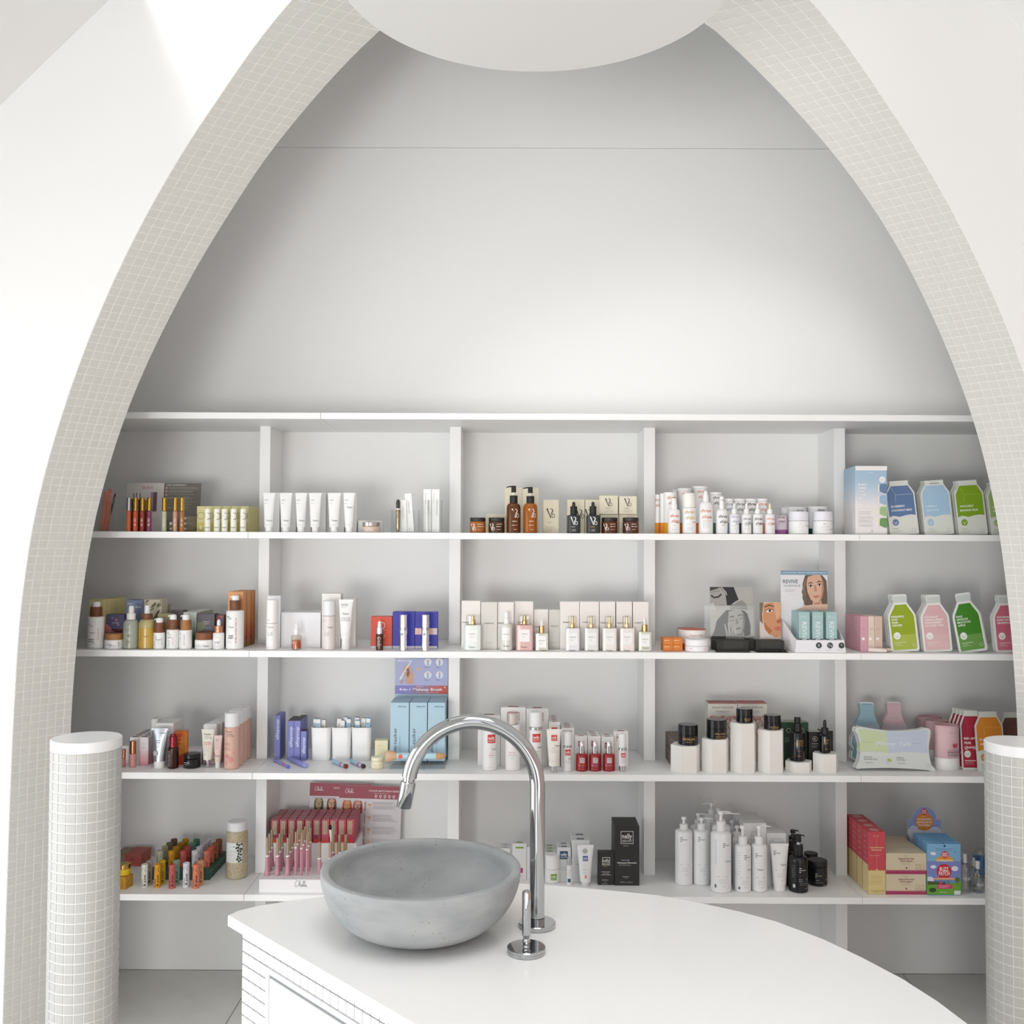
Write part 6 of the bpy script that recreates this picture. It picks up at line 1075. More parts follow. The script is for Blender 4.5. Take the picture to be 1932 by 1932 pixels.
vessel('tall black spray bottle on the lowest plinth', 1494.5, 1522.8, 3, s.D - DF + rr * .9 - 14.1 * s.k, [('body', BJ, bot(14.1, 0, 1386, 9, 1383.5, 1.4)), ('pump_collar', M('1A1A1B', .2), cy(7.6, 1383.5, 1367, .5)), ('cap', M('1C1C1E', .15), cy(6, 1367, 1356, .8))], [T('Amber', 2, 1398.5, 3.2, GO, w=14), LN(-8, 10, [1402.5, 1405, 1408], GO, .6), LN(-4, 6, [1417.5], 'B9684A', .7), LN(-4, 6, [1427], GO, .8)], name='black_spray_bottle', z=zb)
s, rr, h = hx[5]; zb = s.z + h + .0005
dropper('black dropper bottle on the plinth nearest the far divider', 1549.3, 1569.4, 1360.5, 1375.5, 1388, 3, s.D - DF + rr * .8 - 10 * s.k, BJ, M('1B1B1B', .4), M('1D1D1D', .45), [T('Meridian', 1, 1396, 2.2, GO, w=12), LN(-5, 6, [1399, 1402, 1404], GO, .6), LN(-3, 5, [1413.5], GO, .7)], hc=6.6, hb=3.2, z=zb, name='black_dropper')
KR = M('DEDAD2', .6)
for i, (a, b) in enumerate(((1336.3, 1391.2), (1392.6, 1447.5))):
    box('cream gift carton with a red lid strip, ' + ('behind the second plinth' if i == 0 else 'behind the tallest plinth'), a, b, 1328, 3, .22, .06, KR, [R(-27.2, 27.2, 1328.2, 1329.2, 'A85248'), T('REALEA SKINCARE', 0, 1336, 2.8, '6A655C', w=40), T('The Beauty Trio', 0, 1343.5, 2.4, '6A655C', w=26)] + [W([(x0_ + 3 * math.sin(q * 1.7 + x0_), 1352 + q * 5.5) for q in range(9)], .8, 'B8524A') for x0_ in range(-24, 26, 4)] + [W([(-26 + q * 6.5, 1356 + 5 * math.cos(q * 2.1 + y0_)) for q in range(9)], .7, 'C0665C') for y0_ in range(3)], name='gift_carton', group='cream gift cartons', top=M('A85248', .5))
for j in range(2):
    box('{} brown patterned box stacked behind the first plinth'.format(('lower', 'upper')[j]), 1268.5, 1306, (1421, 1396)[j], 3, .115, .16, M('8A7A72', .6, mix='6E5F58', msc=70), [R(-18.8, 18.8, (1421, 1396)[j] + .5, (1421, 1396)[j] + 1.3, '5A4C46')], name='brown_box', group='brown patterned boxes', z=ROWZ[3] + j * .052)
GRN = M('24402C', .5)
for i, (a, b) in enumerate(((1476, 1500.5), (1501, 1525.6))):
    box('dark green carton behind the black spray bottle, ' + ('nearer the tall plinths' if i == 0 else 'nearer the black cartons'), a, b, 1364, 3, .125, .05, GRN, [W([(4 * math.cos(q * .35), 1379 + 4 * math.sin(q * .35)) for q in range(19)], .6, 'C9C6B0'), LN(-7, 7, [1393, 1397, 1400], 'A9B5A0', .7)], name='green_carton', group='dark green cartons', top=M('8A9A84', .5))
for i, (a, b) in enumerate(((1526.5, 1549.5), (1550.5, 1572))):
    box('black carton with round monogram, ' + ('in view beside the green cartons' if i == 0 else 'behind the black dropper bottle'), a, b, 1382 - i * 2, 3, .1, .045, M('202120', .5), [W([(4.4 * math.cos(q * .35), 1395 + 4.4 * math.sin(q * .35)) for q in range(19)], .6, 'D0CDC6'), T('R', 0, 1395, 4.4, 'D0CDC6'), T('Autumn', 0, 1403.5, 2.4, 'C9C6C0', w=12), LN(-6, 6, [1408, 1410.5], 'A8A5A0', .6)], name='black_carton', group='black monogram cartons', top=M('B9B2AA', .6))
# --- pigeonhole 5
SCAL = [(.12, 0), (.88, 0), (1, .06), (.98, .16), (.93, .2), (1, .28), (.97, .4), (.90, .48), (.86, .54), (.82, .62), (.70, .72), (.68, .76), (.70, .8), (.70, .97), (.66, 1), (.34, 1), (.30, .97), (.30, .8), (.32, .76), (.30, .72), (.18, .62), (.14, .54), (.10, .48), (.03, .4), (0, .28), (.07, .2), (.02, .16), (0, .06)]
def scal_art(c1, c2, c3): return [Y([(.5 + (u - .5) * .93, .02 + v * .96) for u, v in SCAL], c1), Y([(.3, .96), (.7, .96), (.7, .8), (.80, .62), (.14, .62), (.3, .8)], c2), Y([(.08, .3), (.92, .3), (.86, .52), (.80, .62), (.2, .62), (.14, .52)], c3), R(.36, .62, .71, .714, '7A8A90'), R(.4, .75, .58, .584, 'E0E6E8')]
pouch('blue scalloped bottle sachet behind the pillow sachet', 1606, 1671, 1328, 3, 1437, SCAL, WS, scal_art('7FA5B8', '9ABBC8', 'A9BCC8'), back=1, dy=.014, bx=-.002, group='scalloped bottle sachets', roll=1)
pouch('pink scalloped bottle sachet behind the pillow sachet', 1658, 1722, 1327.5, 3, 1433.5, SCAL, WS, scal_art('D0B0BC', 'DBBCC4', 'CDBFC8'), back=1, dy=.014, bx=-.002, group='scalloped bottle sachets', roll=1)
PIL = [(.04, .02)] + [(.08 + .82 * q / 8, .035 + .03 * math.sin(math.pi * q / 8)) for q in range(9)] + [(.97, 0), (1, .03), (.985, .09)] + [(.95 - .025 * math.sin(math.pi * q / 8), .15 + .65 * q / 8) for q in range(9)] + [(.96, .93), (.94, .985), (.89, 1)] + [(.84 - .68 * q / 8, .965 - .055 * math.sin(math.pi * q / 8)) for q in range(9)] + [(.09, .99), (.03, .96), (.02, .88)] + [(.05 + .03 * math.sin(math.pi * q / 8), .8 - .62 * q / 8) for q in range(9)] + [(.02, .09), (.01, .05)]
pa = [Y([(.06, .42), (.25, .44), (.43, .40), (.42, .88), (.3, .89), (.16, .93), (.06, .94), (.09, .7)], 'C9D6AE'), Y([(.43, .40), (.6, .44), (.91, .43), (.91, .7), (.92, .95), (.84, .935), (.6, .895), (.40, .90), (.415, .7)], 'C3CDDF'), T('Pillow Talk', .5, .62, 7, 'DCE2E8', .44, 'c', 0, .2, .015), T('BUY YOUR BFF', .5, .745, 2.6, 'D5DDE0', .3), R(.1, .24, .635, .64, '8A987A'), R(.72, .84, .635, .64, '7A88A0'), T('MATCHA', .12, .30, 2.6, '5A6656', None, 'l'), T('ALMOND MILK', .12, .25, 2.6, '5A6656', None, 'l'), R(.13, .23, .175, .185, '8A9484'), R(.13, .21, .14, .145, 'A8B0A4'), T('VANILLA', .52, .30, 2.6, '6A7280', None, 'l'), T('OAT MILK', .52, .25, 2.6, '6A7280', None, 'l'), R(.53, .63, .165, .175, '9AA2AE'), Y([(.40, .26), (.42, .20), (.46, .22), (.44, .28)], 'A9C46A'), Y([(.38, .22), (.40, .17), (.43, .19)], 'C9C4E0'), W([(.91 + .022 * math.cos(q * .35), .15 + .035 * math.sin(q * .35)) for q in range(19)], .5, 'B0B4B0')]
pouch('pillow shaped sachet in pale green and blue before scalloped sachets', 1614, 1766, 1375, 3, 1455.5, PIL, M('D6DBD8', .35), pa, back=1, dy=.016, bx=-.004, lean=9, th=.008, roll=1.2, name='pillow_sachet')
for i, (a, b, y, yb) in enumerate(((1770.5, 1816, 1371, 1454), (1752.5, 1797, 1362.5, 1438), (1738.5, 1783, 1355, 1427))):
    hw = (b - a) / 2; k_ = 83 / (1454 - 1371)
    hh = yb - y
    vessel('pink and white oval canister lettered rose quartz, {} of the line of three'.format(('front one', 'middle one', 'rear one')[i]), a, b, 3, yb, [('foot', M('EFECEA', .5), cy(hw, 0, ('+', 0, 22), .6)), ('sleeve', M('DDB9BE', .5), cy(hw * 1.004, ('+', 0, 22), y + 3, .5)), ('rim', M('D8AEB4', .5), [(hw, y + 3.2), (hw, y + .3), (hw - .8, y), (hw - 2, y), (hw - 2.2, y + 2.4), (0, y + 2.4)])],
           [LN(-3, 12, [y + 12], 'A88088', .6), Y([(2, y + 33), (5, y + 32), (7, y + 34), (9, y + 32), (12, y + 33), (12, y + 37), (9, y + 40), (5, y + 40), (2, y + 37)], 'C9455A'), LN(-6, 18, [y + 43.5], '8A6068', .6), T('ROSE QUARTZ', 7, y + 48, 4, '4A3236', w=28, b=.01), T('GUA SHA', 3, y + 53.5, 4, '4A3236', w=20, b=.01), LN(-6, 14, [y + 58], '8A6068', .5)], name='oval_canister', cat='canister', sy=.72, group='pink and white oval canisters', n=40)
pouch('deep red juice carton sachet lettered red apple pear cranberry beet', 1817, 1858, 1344, 3, 1453.5, CARTON, SACH, cart_art('A8283F', ('RED APPLE', 'PEAR', 'CRANBERRY', 'BEET'), fold='C05A68', badge='E4E2DE', big=4) + [Y([(.05, .04), (.95, .04), (.95, .345), (.05, .345)], 'A8283F'), Y([(.26 + .15 * math.cos(q * .3491), .27 + .06 * math.sin(q * .3491)) for q in range(18)], 'E4E2DE'), W([(.18, .285), (.22, .255), (.3, .255), (.34, .285)], .8, '8A8A86'), R(.12, .62, .15, .162, 'EAE4E2'), R(.12, .5, .125, .13, 'D9B0B8'), R(.12, .56, .1, .105, 'D9B0B8')], back=3, dy=.02, bx=-.004, group='juice carton sachets', roll=0)
pouch('orange juice carton sachet beside the deep red one', 1846.5, 1898.5, 1346, 3, 1456.5, CARTON, SACH, cart_art('DB8A2E', ('PUMPKIN', 'ORANGE'), fold='EBB46A', big=4), group='juice carton sachets', roll=-1)
pouch('brown juice carton sachet beside the tiled post', 1894, 1946, 1347, 3, 1454, CARTON, SACH, cart_art('6E4A40', ('CACAO', 'OAT'), fold='8A6458', big=4), group='juice carton sachets', roll=-1)
# ================================================================ fourth item shelf (row 4)
# --- pigeonhole 1
SAL = M('B85A50', .5)
box('salmon red box stacked on its side behind the post', 236.5, 267, 1612.5, 4, 1634, .09, SAL, [R(-12, 11, 1617, 1630.5, 'AE5248'), LN(-5, 5, [1620.5, 1623.5], '3A2220', 1.2), W([(-13, 1616), (13.5, 1616), (13.5, 1632)], .5, '8A3C36')], name='salmon_box', rz=-3)
box('brown kraft box beside the salmon red one, partly behind the post', 216, 236, 1613, 4, 1632, .09, M('A8937A', .6, mix='9A8468', msc=40), name='kraft_box')
t, s, h = box('golden yellow box under the yellow jar, partly behind the post', 219, 240, 1655, 4, 1678, .045, M('C99A3A', .55, mix='B9842A', msc=50), [W([(-8, 1660), (4, 1660), (4, 1674), (-8, 1674)], .6, '8A6020')], name='yellow_box', rz=-12)
jar('yellow jar with gold lid on top of the golden box', 218, 241, 1633, 1641.5, 4, s.D - DF + .003, M('D9B41E', .3), GOLD, name='yellow_jar', z=s.z + h + .0008, neck=1646)
BALM = [(264.2, 276.6, 1633, 1675.5, 'D9DAD0', 'white speckled', '2A2E2A'), (273.8, 285.2, 1626, 1669.5, 'A89A92', 'grey brown', '3A302A'), (288.5, 300.7, 1633, 1676, 'DB9A22', 'orange yellow', '3A2A1A'), (298.6, 309.8, 1625.5, 1669.5, 'D4AC1C', 'bright yellow', '4A3A1A'), (316.2, 328.5, 1633.5, 1677.5, 'C0605A', 'rose red', '4A2A2A'), (325, 336.8, 1626, 1670.5, '8FAF98', 'sage green', '1F3A2A'), (343, 355.4, 1630.5, 1675.5, 'E0E0E4', 'white and pale blue', '2A3038'), (361.2, 373.7, 1633.5, 1677.5, 'DF8468', 'coral', '4A2A22'), (371, 382, 1626, 1671, 'D69E6C', 'peach and cream', '6A4428')]
def balm(lab, a, b, yt_, yb, c, tx, group, z=None, spk=True):
    hw = (b - a) / 2
    return vessel(lab, a, b, 4, yb, [('tube', M(c, .5, mix=None), cy(hw, 0, yt_ + 16, .2)), ('cap', M(c, .5), [(hw, yt_ + 15.8), (hw, yt_ + .3), (hw - .4, yt_), (hw - 1.2, yt_), (hw - 1.3, yt_ + 2), (0, yt_ + 2)])],
        [T('poppy', -2.6, yt_ + 33, 2.8, tx, rot=90, w=14), T('& pout', 1.8, yt_ + 29, 4.2, tx, rot=90, w=21, b=.02), W([(-4, yt_ + 12), (-2, yt_ + 6), (2, yt_ + 9), (4, yt_ + 4)], .6, tx), C(3, yt_ + 11, .9, tx)], name='lip_balm_tube', cat='lip balm', group=group, z=z, n=18)
for a, b, y, yb, c, nm_, tx in BALM: balm(nm_ + ' lip balm tube standing before the dark green tray', a, b, y, yb, c, tx, 'lip balm tubes before the tray')
s_ = spot(284.5, 395, 4, 1660.5); k = s_.k; hw = s_.hw * k; TH = 21 * k; TD = .205
t = thing('balm_tray', 'dark green cardboard tray holding rows of lip balm tubes', 'tray', (s_.X, s_.D, s_.z + .0002)); TG = M('34584A', .6)
g = G(); g.box(-hw, hw, 0, TD, 0, TH, TG, .001); g.obj('box', t, 0)
g = G(); g.box(-hw * .93, hw * .93, TD * .04, TD * .96, TH, TH + .0006, M('2C4C40', .6)); g.obj('insert', t, 0)
g = G(); g.box(hw, hw + .0006, TD * .05, TD * .9, TH * .66, TH * .69, M('9AA88A', .5)); g.obj('side_line', t, 0)
TC = [('B4B49C', 'A8A890', '8A7A6A', '7A6A5A'), ('C99022', 'C48E24', 'B8841E', 'D09A20'), ('B85650', 'AE4E4A', '6A9480', '5E8A76'), ('D2D2D8', 'CFCFD6', 'C9C6CE', 'D6D6DC'), ('D0745E', 'C86A52', 'A86A48', '9A5E40')]
TN = ('speckled', 'mustard', 'red and green', 'lilac white', 'coral and brown')
for ci in range(5):
    for ri in range(4):
        D = s_.D + .02 + ri * .05; X = s_.X - hw * .80 + ci * hw * .40 + .0; z = s_.z + TH + .0009; ybx = J((X, D, z))[1]; xc = J((X, D, z))[0]; k2 = D / F
        hwp = 6; c = TC[ci][ri]
        balm('lip balm tube in the tray, {} column, {} from the front'.format(TN[ci], ORD[ri]), xc - hwp, xc + hwp, ybx - 28 + ri, D - .006 - .0005 - DF - .0045, c, '4A4438', 'lip balm tubes in the green tray', z=z)
jr, s = vessel('tall glass jar of bath salts with white lid and leafy label', 421.3, 461, 4, 1660.5, [('glass', M('C9BFA6', .12, mix='B8A884', msc=140), bot(19.8, 0, 1581, 16.5, 1573, 2.2)), ('lid', M('F0F0F0', .4), cy(18.6, 1573, 1556, 1.2))], [R(-19.5, 15, 1592.5, 1629, 'EDEEEC'), LN(-8, 2, [1599.5], '9AA09A', .6), C(-.5, 1599, 1, '3A3A3A'), LN(-12, 5, [1607, 1609.5, 1614, 1616.5, 1621, 1625], 'A0A5A4', .5)] + [Y([(x_, y_), (x_ + 2.6, y_ - 2.2), (x_ + 4.2, y_ + .5), (x_ + 1.6, y_ + 2.4)], ('22382A', '2E5A34', '1E2E22')[i % 3]) for i, (x_, y_) in enumerate(((3, 1594), (7, 1596), (11, 1594.5), (5, 1600), (8.5, 1603), (4.5, 1606), (9, 1608), (6, 1612), (10, 1614), (5, 1617), (8, 1620), (3.5, 1622), (10, 1624), (6.5, 1626), (11, 1604), (2, 1601)))] + [W([(7, 1593), (8, 1606), (7, 1626)], .7, '3A4A34')], name='bath_salt_jar', cat='jar', n=40)
# --- pigeonhole 2: rose makeup display
MZ = ROWZ[4]
sA = spot(488.6, 700, 4, .018); X0_ = P(488.6, 1680, DF + .018).x; X1_ = P(752, 1680, DF + .018).x; TH = .0445
t = thing('makeup_display_tray', 'white stepped makeup display tray with hand written name on its front', 'display', (0, DF + .018, MZ + .0002)); WD = M('ECEAEB', .5)
g = G(); g.box(X0_, X1_, 0, .185, 0, TH, WD, .001); g.obj('base', t, 0)
g = G(); g.box(P(509, 1600, DF + .2).x, P(672, 1600, DF + .2).x, .1855, .338, 0, .112, WD, .001); g.obj('riser', t, 0)
kk = (DF + .018) / F; yb_ = J((0, DF + .018, MZ))[1]; cxp = J((0, DF + .018, MZ))[0]
o = ink(t, [script(572 - cxp, 1670, 13, '7A8084', .8)] + [LN(d - cxp - 2, d - cxp + 9, [1660.5], 'A8A8AC', .5) for d in (500, 520, 540, 558, 572, 584)], kk, yb_, 0, name='front_print')
MP = M('C08C98', .3); MC = M('A8927A', .35, .2); PKL = M('C78E9C', .3)
def wand(lab, D, xpx, z, hgt, r, flare, col, group, nm, split=.5):
    X = P(xpx, 1640, D).x; t = thing(nm, lab, 'cosmetic tube', (X, D, z), group=group); zc = hgt * split
    g = G(); g.lathe([(0, 0), (r * flare, 0), (r * flare, hgt * .05), (r * (1 + (flare - 1) * .35), hgt * .16), (r, hgt * .26), (r, zc), (0, zc)], col, 16); g.obj('body', t, 40)
    g = G(); g.lathe([(0, zc), (r * 1.08, zc), (r * 1.08, zc + hgt * .035), (0, zc + hgt * .035)], M('EFEBE8', .4), 16); g.obj('ring', t, 40)
    g = G(); g.lathe([(0, zc + hgt * .035), (r * .8, zc + hgt * .035), (r * .78, hgt - .001), (r * .6, hgt), (0, hgt)], MC, 16); g.obj('cap', t, 40)
zt = MZ + TH + .0005
for ci in range(3):
    for ri in range(3):
        wand('rose mascara tube with taupe cap, {} column, {} row'.format(('divider side', 'middle', 'pencil side')[ci], ('front', 'second', 'rear')[ri]), DF + .062 + ri * .048, 504 + ci * 19.3 + ri * 4.2, zt, .126, .0062, 1.55, MP, 'rose mascara tubes', 'mascara_tube')
for ci in range(3):
    for ri in range(3):
        wand('slim rose brow pencil with taupe cap, {} column, {} row'.format(('mascara side', 'middle', 'brush side')[ci], ('front', 'second', 'rear')[ri]), DF + .062 + ri * .045, 557.4 + ci * 10.6 + ri * 3.4, zt, (.146, .142, .136)[ci] - (.002 if ri else 0), .0034, 1.0, PKL, 'slim rose brow pencils', 'brow_pencil', .62)
for i, (x, ri) in enumerate(((602.5, 0), (623, 0), (635, 0), (646.5, 0), (628, 1), (640, 1), (652, 1))):
    wand('rose concealer tube with taupe cap, {}'.format(('standing alone beside the pencils', 'second along the front', 'third along the front', 'last along the front', 'rear row, first', 'rear row, second', 'rear row, third')[i]), DF + .075 + ri * .05, x, zt, .108 + ri * .012, .0066, 1.0, MP, 'rose concealer tubes', 'concealer_tube', .48)
X = P(628.5, 1600, DF + .15).x; t = thing('detail_brush', 'small dark tipped cosmetic brush leaning before the rose cartons', 'brush', (X, DF + .155, zt + .0006), (math.radians(0), math.radians(-5), 0))
g = G(); g.lathe([(0, 0), (.0028, 0), (.0034, .085), (0, .085)], BLACK, 12); g.obj('handle', t, 40); g = G(); g.lathe([(0, .085), (.0036, .085), (.0048, .128), (0, .128)], M('E4E2E0', .3), 14); g.obj('ferrule', t, 40); g = G(); g.lathe([(0, .128), (.0045, .128), (.0062, .136), (.005, .143), (0, .145)], M('2A2422', .9), 14); g.obj('bristles', t, 40)
zr_ = MZ + .1125
CRB = M('A84A58', .35, mix='8E2F42', msc=90); DR = DF + .018 + .187
pc = [R(-4.2, 3.4, 1549.5, 1575, 'B0A088'), W([(-.5, 1570), (.5, 1562), (-.5, 1556), (.8, 1552)], .6, '6A5E4C'), R(-7, -4.2, 1548, 1575, 'C0606A'), Y([(-7, 1598), (-7, 1586), (0, 1581), (7, 1588), (7, 1598)], 'C83A34'), Y([(-4, 1598), (2, 1589), (7, 1594), (7, 1598)], 'D98A84')]
for ci in range(10):
    a = 511.5 + 15.8 * ci
    box('rose makeup carton, front of column {} counting from the divider'.format(('one', 'two', 'three', 'four', 'five', 'six', 'seven', 'eight', 'nine', 'ten')[ci]), a, a + 14.4, 1547.5, 4, DR - DF, .026, CRB if ci < 6 else M('A23248', .35, mix='C4485A', msc=90), pc, name='rose_carton', group='rose makeup cartons', z=zr_, back=4, gap=.003, top=M('B5707A', .45), blabel='rose makeup carton in column {}, {{}} behind its front one'.format(('one', 'two', 'three', 'four', 'five', 'six', 'seven', 'eight', 'nine', 'ten')[ci]))
def mhead(lab, a, b, y, d, roll, full):
    faces = (('B9A27A', '4A4A34', '5A5A3E'), ('D9A98C', '6A3A2A', '7A3A2E')) if not full else (('DBA070', 'C07A3A', 'B8542E'), ('CFA08A', '2A2422', 'B04A44'))
    w_ = (b - a); pr_ = [R(-w_ / 2 + .2, w_ / 2 - .2, y + .3, y + 24.5, 'A04E5C'), script(-w_ / 2 + (18 if not full else 20), y + 11, 9, 'F0DFE2', .7)]
    pr_ += [T('COLOR MATCHING GUIDE', w_ * .22, y + 9.5, 3, 'F2E8EA', w=58, b=.015) if full else T('COLOR MATCHING', w_ * .03, y + 9, 3, 'F2E8EA', w=34, b=.015), LN(w_ * .06, w_ * .4, [y + 14], 'DDBFC6', .7)]
    if full: pr_ += [[C(w_ * .09 + 8.4 * q, y + 19, 2.6, 'E6D3D7'), C(w_ * .09 + 8.4 * q, y + 19, 1.3, 'A04E5C'), R(w_ * .09 + 8.4 * q - 2, w_ * .09 + 8.4 * q + 2, y + 22.3, y + 22.8, 'E6D3D7')] for q in range(5)]
    for q, (sk, dk, hr) in enumerate(faces):
        px_ = -w_ / 2 + (18 if not full else 16) + q * (24 if not full else 20)
        pr_ += clip(portrait(px_, y + 39, 7.5, 10, sk, dk, hr, 'B0554E'), px_ - 9, px_ + 9, y + 29, y + 52)
    if full:
        for q in range(4):
            yy = y + 30 + 22.5 * q; pr_ += [R(-w_ / 2 + 49, -w_ / 2 + 51, yy, yy + 17, 'C08488'), Y([(-w_ / 2 + 54, yy + 4), (-w_ / 2 + 62, yy + 4), (-w_ / 2 + 59, yy + 8), (-w_ / 2 + 58.5, yy + 15), (-w_ / 2 + 57.5, yy + 8)], 'D9A67A'), LN(-w_ / 2 + 65, w_ / 2 - 6, [yy + 1, yy + 3.5, yy + 7, yy + 9.5, yy + 12], '9A9298', .6, q)]
    else: pr_ += [LN(-w_ / 2 + 6, w_ / 2 - 50, [y + 27.5], 'A8A0A4', .7)]
    return box(lab, a, b, y, 4, d, .003, M('D9D6D8', .5), pr_, name='header_card', cat='sign', roll=roll, lean=-2)
mhead('maroon topped makeup guide card, the rear one mostly hidden by the front card', 580.5, 697, 1481, .372, 1, False)
mhead('maroon topped makeup guide card, the front one with colour matching heading', 635, 752.8, 1485.5, .366, 1.6, True)
# --- pigeonhole 3
GRW = M('E4E5E5', .55)
def nb4(lab, a, b, y, yb, dep, c, back=0, pr=(), gap=.006, body=GRW, st_=None): return box(lab, a, b, y, 4, yb, dep, body, list(pr), name='skincare_carton', group='green and blue label cartons', back=back, gap=gap, blabel=lab + ', {} behind it', parts=lambda t, s, hw, h, dp: (lambda g: (g.box(-hw * .42, hw * .42, -dp * .25, dp * .15, h, h + .0005, M(c, .5)), g.obj('top_stamp', t, 0)))(G()))
nb4('pale carton just beyond the basin rim, faint top stamp', 943, 962, 1602, 1660, .028, 'B9B9B9', 1)
nb4('white carton with green bar and pink square beside the basin', 967, 993, 1593, 1660, .035, '8AA04A', pr=[R(-7.5, 7.5, 1599, 1602, '7FA82E'), R(0, 6.5, 1638, 1647, 'C9357A'), LN(-4, 8, [1652, 1655], 'D9A0B4', .7)])
nb4('white carton half hidden behind the tap column', 994, 1012, 1599, 1660, .035, '9AA88A')
nb4('white carton with green stamp behind the green labelled jar', 1026.5, 1050, 1609, 1657, .03, '7E9A4E', 2, gap=.004)
def nl2(dx, y, w_, c): return nl(dx, y, w_, c)
nb4('white carton with blue square label', 1051.5, 1077, 1600.5, 1664, .03, '6A7078', 1, pr=[nl2(-.5, 1614.5, 15, '2F5580'), LN(-8, 8, [1638, 1642], 'B0B4B8', .6)])
nb4('tallest white carton behind the white squeeze tube', 1079, 1112, 1587, 1664, .04, '6A7078', 1, pr=[R(-7, 7.5, 1595.5, 1597.5, '3A4A6A'), LN(-8, 2, [1632], '8A8E94', .7)], gap=.012)
jar('white cream jar with tall lid and green square label', 1028.5, 1057, 1617, 1643, 4, 1668, M('EFEFEE', .35), M('F3F3F3', .4), [nl(2, 1655.5, 11.5, '7FA53A')], name='green_label_jar', lidw=.95)
tubepack('white squeeze tube with blue square label and green round sticker', 1089.5, 1120.8, 1598.5, 1666, 4, 1673, M('EDEDED', .35), M('E4E4E6', .3), 7.6, [C(-1, 1609.5, 5, 'B4BCB2'), LN(-4, 3, [1609.5], '6A726A', .8), nl(-.5, 1622.5, 9.5, '4A5A9A'), LN(-6, 5, [1635.5, 1641, 1643.5, 1648], 'A8ACB0', .6), R(-2, 2, 1652, 1658, 'E09A94')], bh=10)
vessel('slim silver and white sample spray before the blue labelled carton', 1069.5, 1079.5, 4, 1670.5, [('body', M('ECECEE', .3), cy(4.9, 0, 1634, .4)), ('cap', SILVER, cy(4.2, 1634, 1619.5, .8))], [R(-3.4, 2, 1658.5, 1665, '2F5A6A'), LN(-2, 2, [1643, 1648, 1652], 'A0A4A8', .6)], name='sample_spray')
BKC = M('2B2A29', .5)
def nk(y, w_): return [R(-w_ / 2, w_ / 2, y - w_ / 2, y + w_ / 2, 'DAD8D4'), R(-w_ / 2 + .9, w_ / 2 - .9, y - w_ / 2 + .9, y + w_ / 2 - .9, '232222'), T('nelly', 0, y - w_ * .12, w_ * .4, 'E4E2DE', w=w_ * .78, b=.01), T('DEVUYST', 0, y + w_ * .28, w_ * .2, 'DAD8D4', w=w_ * .78)]
box('short black carton with framed white lettering', 1128.5, 1158.5, 1609.5, 4, 1670, .03, BKC, [nk(1626, 14.5), LN(-5, 5, [1636], 'B98A4A', .8), LN(-9, 9, [1645.5, 1651], 'D5D3CE', .8), T('Gel Teint', 0, 1648.3, 2, 'E4E2DE', w=12), LN(-8, 8, [1660.5], 'D5D3CE', .9), LN(-4, 4, [1663.5], 'A8A6A0', .5), LN(-8, 8, [1667.3], 'C0BEB8', .7)], name='black_carton', back=0, c=.0003)
box('tall black carton with framed white lettering, front one of three', 1160, 1206, 1561, 4, 1671, .038, BKC, [nk(1582, 23.5), LN(-7, 7, [1597.5], 'B5B3AE', .9), LN(-10, 10, [1624], 'C9C0E0', 1), T('Nettoyant Moussant', 0, 1628.5, 3, 'EAE8E2', w=36, b=.015), LN(-15, 15, [1633], 'C0BEB8', .8), LN(-8, 8, [1654.5], 'D0CEC8', 1), LN(-4, 4, [1657], 'A8A6A0', .5), T('5.07 fl. oz.  150 ml e', -1, 1664.5, 2.2, 'C0BEB8', w=24)], name='black_carton', group='tall black cartons', back=2, gap=.002, c=.0003, blabel='tall black carton, {} behind the front one')
# --- pigeonhole 4: white pump bottles
LW = M('EFEFEF', .32)
def rep(dx, y, c='3A4048', s=1): return [LN(dx, dx + 6 * s, [y], c, 1.1), LN(dx, dx + 17 * s, [y + 3.4 * s], c, 1.1), LN(dx, dx + 4 * s, [y + 6.4 * s], c, 1.1)]
def wb(lab, a, b, yt_, yc, ys, yb, side, ln, pr, back=0, hc=None, sh=5, hh=5, blabel=None, dy=0, bx=0):
    hw = (b - a) / 2
    return pumpb(lab, a, b, yt_, yc, ys, 4, yb, LW, MW, MW, pr, side, ln, hc, name='white_pump_bottle', group='white pump bottles', sh=sh, hh=hh, back=back, dy=dy, bx=bx)
def low(y, w_=16): return [LN(-w_ / 2, -w_ / 4, [y], '8A9098', .7), LN(w_ / 4, w_ / 2, [y], '8A9098', .7), LN(-w_ / 3, w_ / 2, [y + 6, y + 9, y + 12], 'B0B4B9', .5), LN(0, w_ / 3, [y + 18], '8A9098', .6)]
wb('white pump bottle nearest the divider, its spout turned to the camera', 1276.5, 1309.2, 1547.5, 1560.5, 1570.5, 1671.5, -1, 3, [rep(-9, 1583), low(1633)], hc=7.6)
wb('white pump bottle second from the divider, spout pointing away', 1310.6, 1342.4, 1549, 1560, 1570.5, 1671.5, 1, 21, [rep(-9, 1583), low(1633)], hc=7.6)
wb('largest white pump bottle standing furthest forward', 1345, 1383.4, 1537.5, 1556.5, 1574.5, 1686, 1, 18, [rep(0, 1594, s=1.05), TS(11, 1627, 3.4), low(1655, 20), R(-15.5, -12.5, 1670, 1676, '5A6068'), T('DIRECTIONS DAILY CARE', -13.5, 1610, 2, 'A8BCD8', rot=90, w=46)], hc=8.4, sh=7, hh=6)
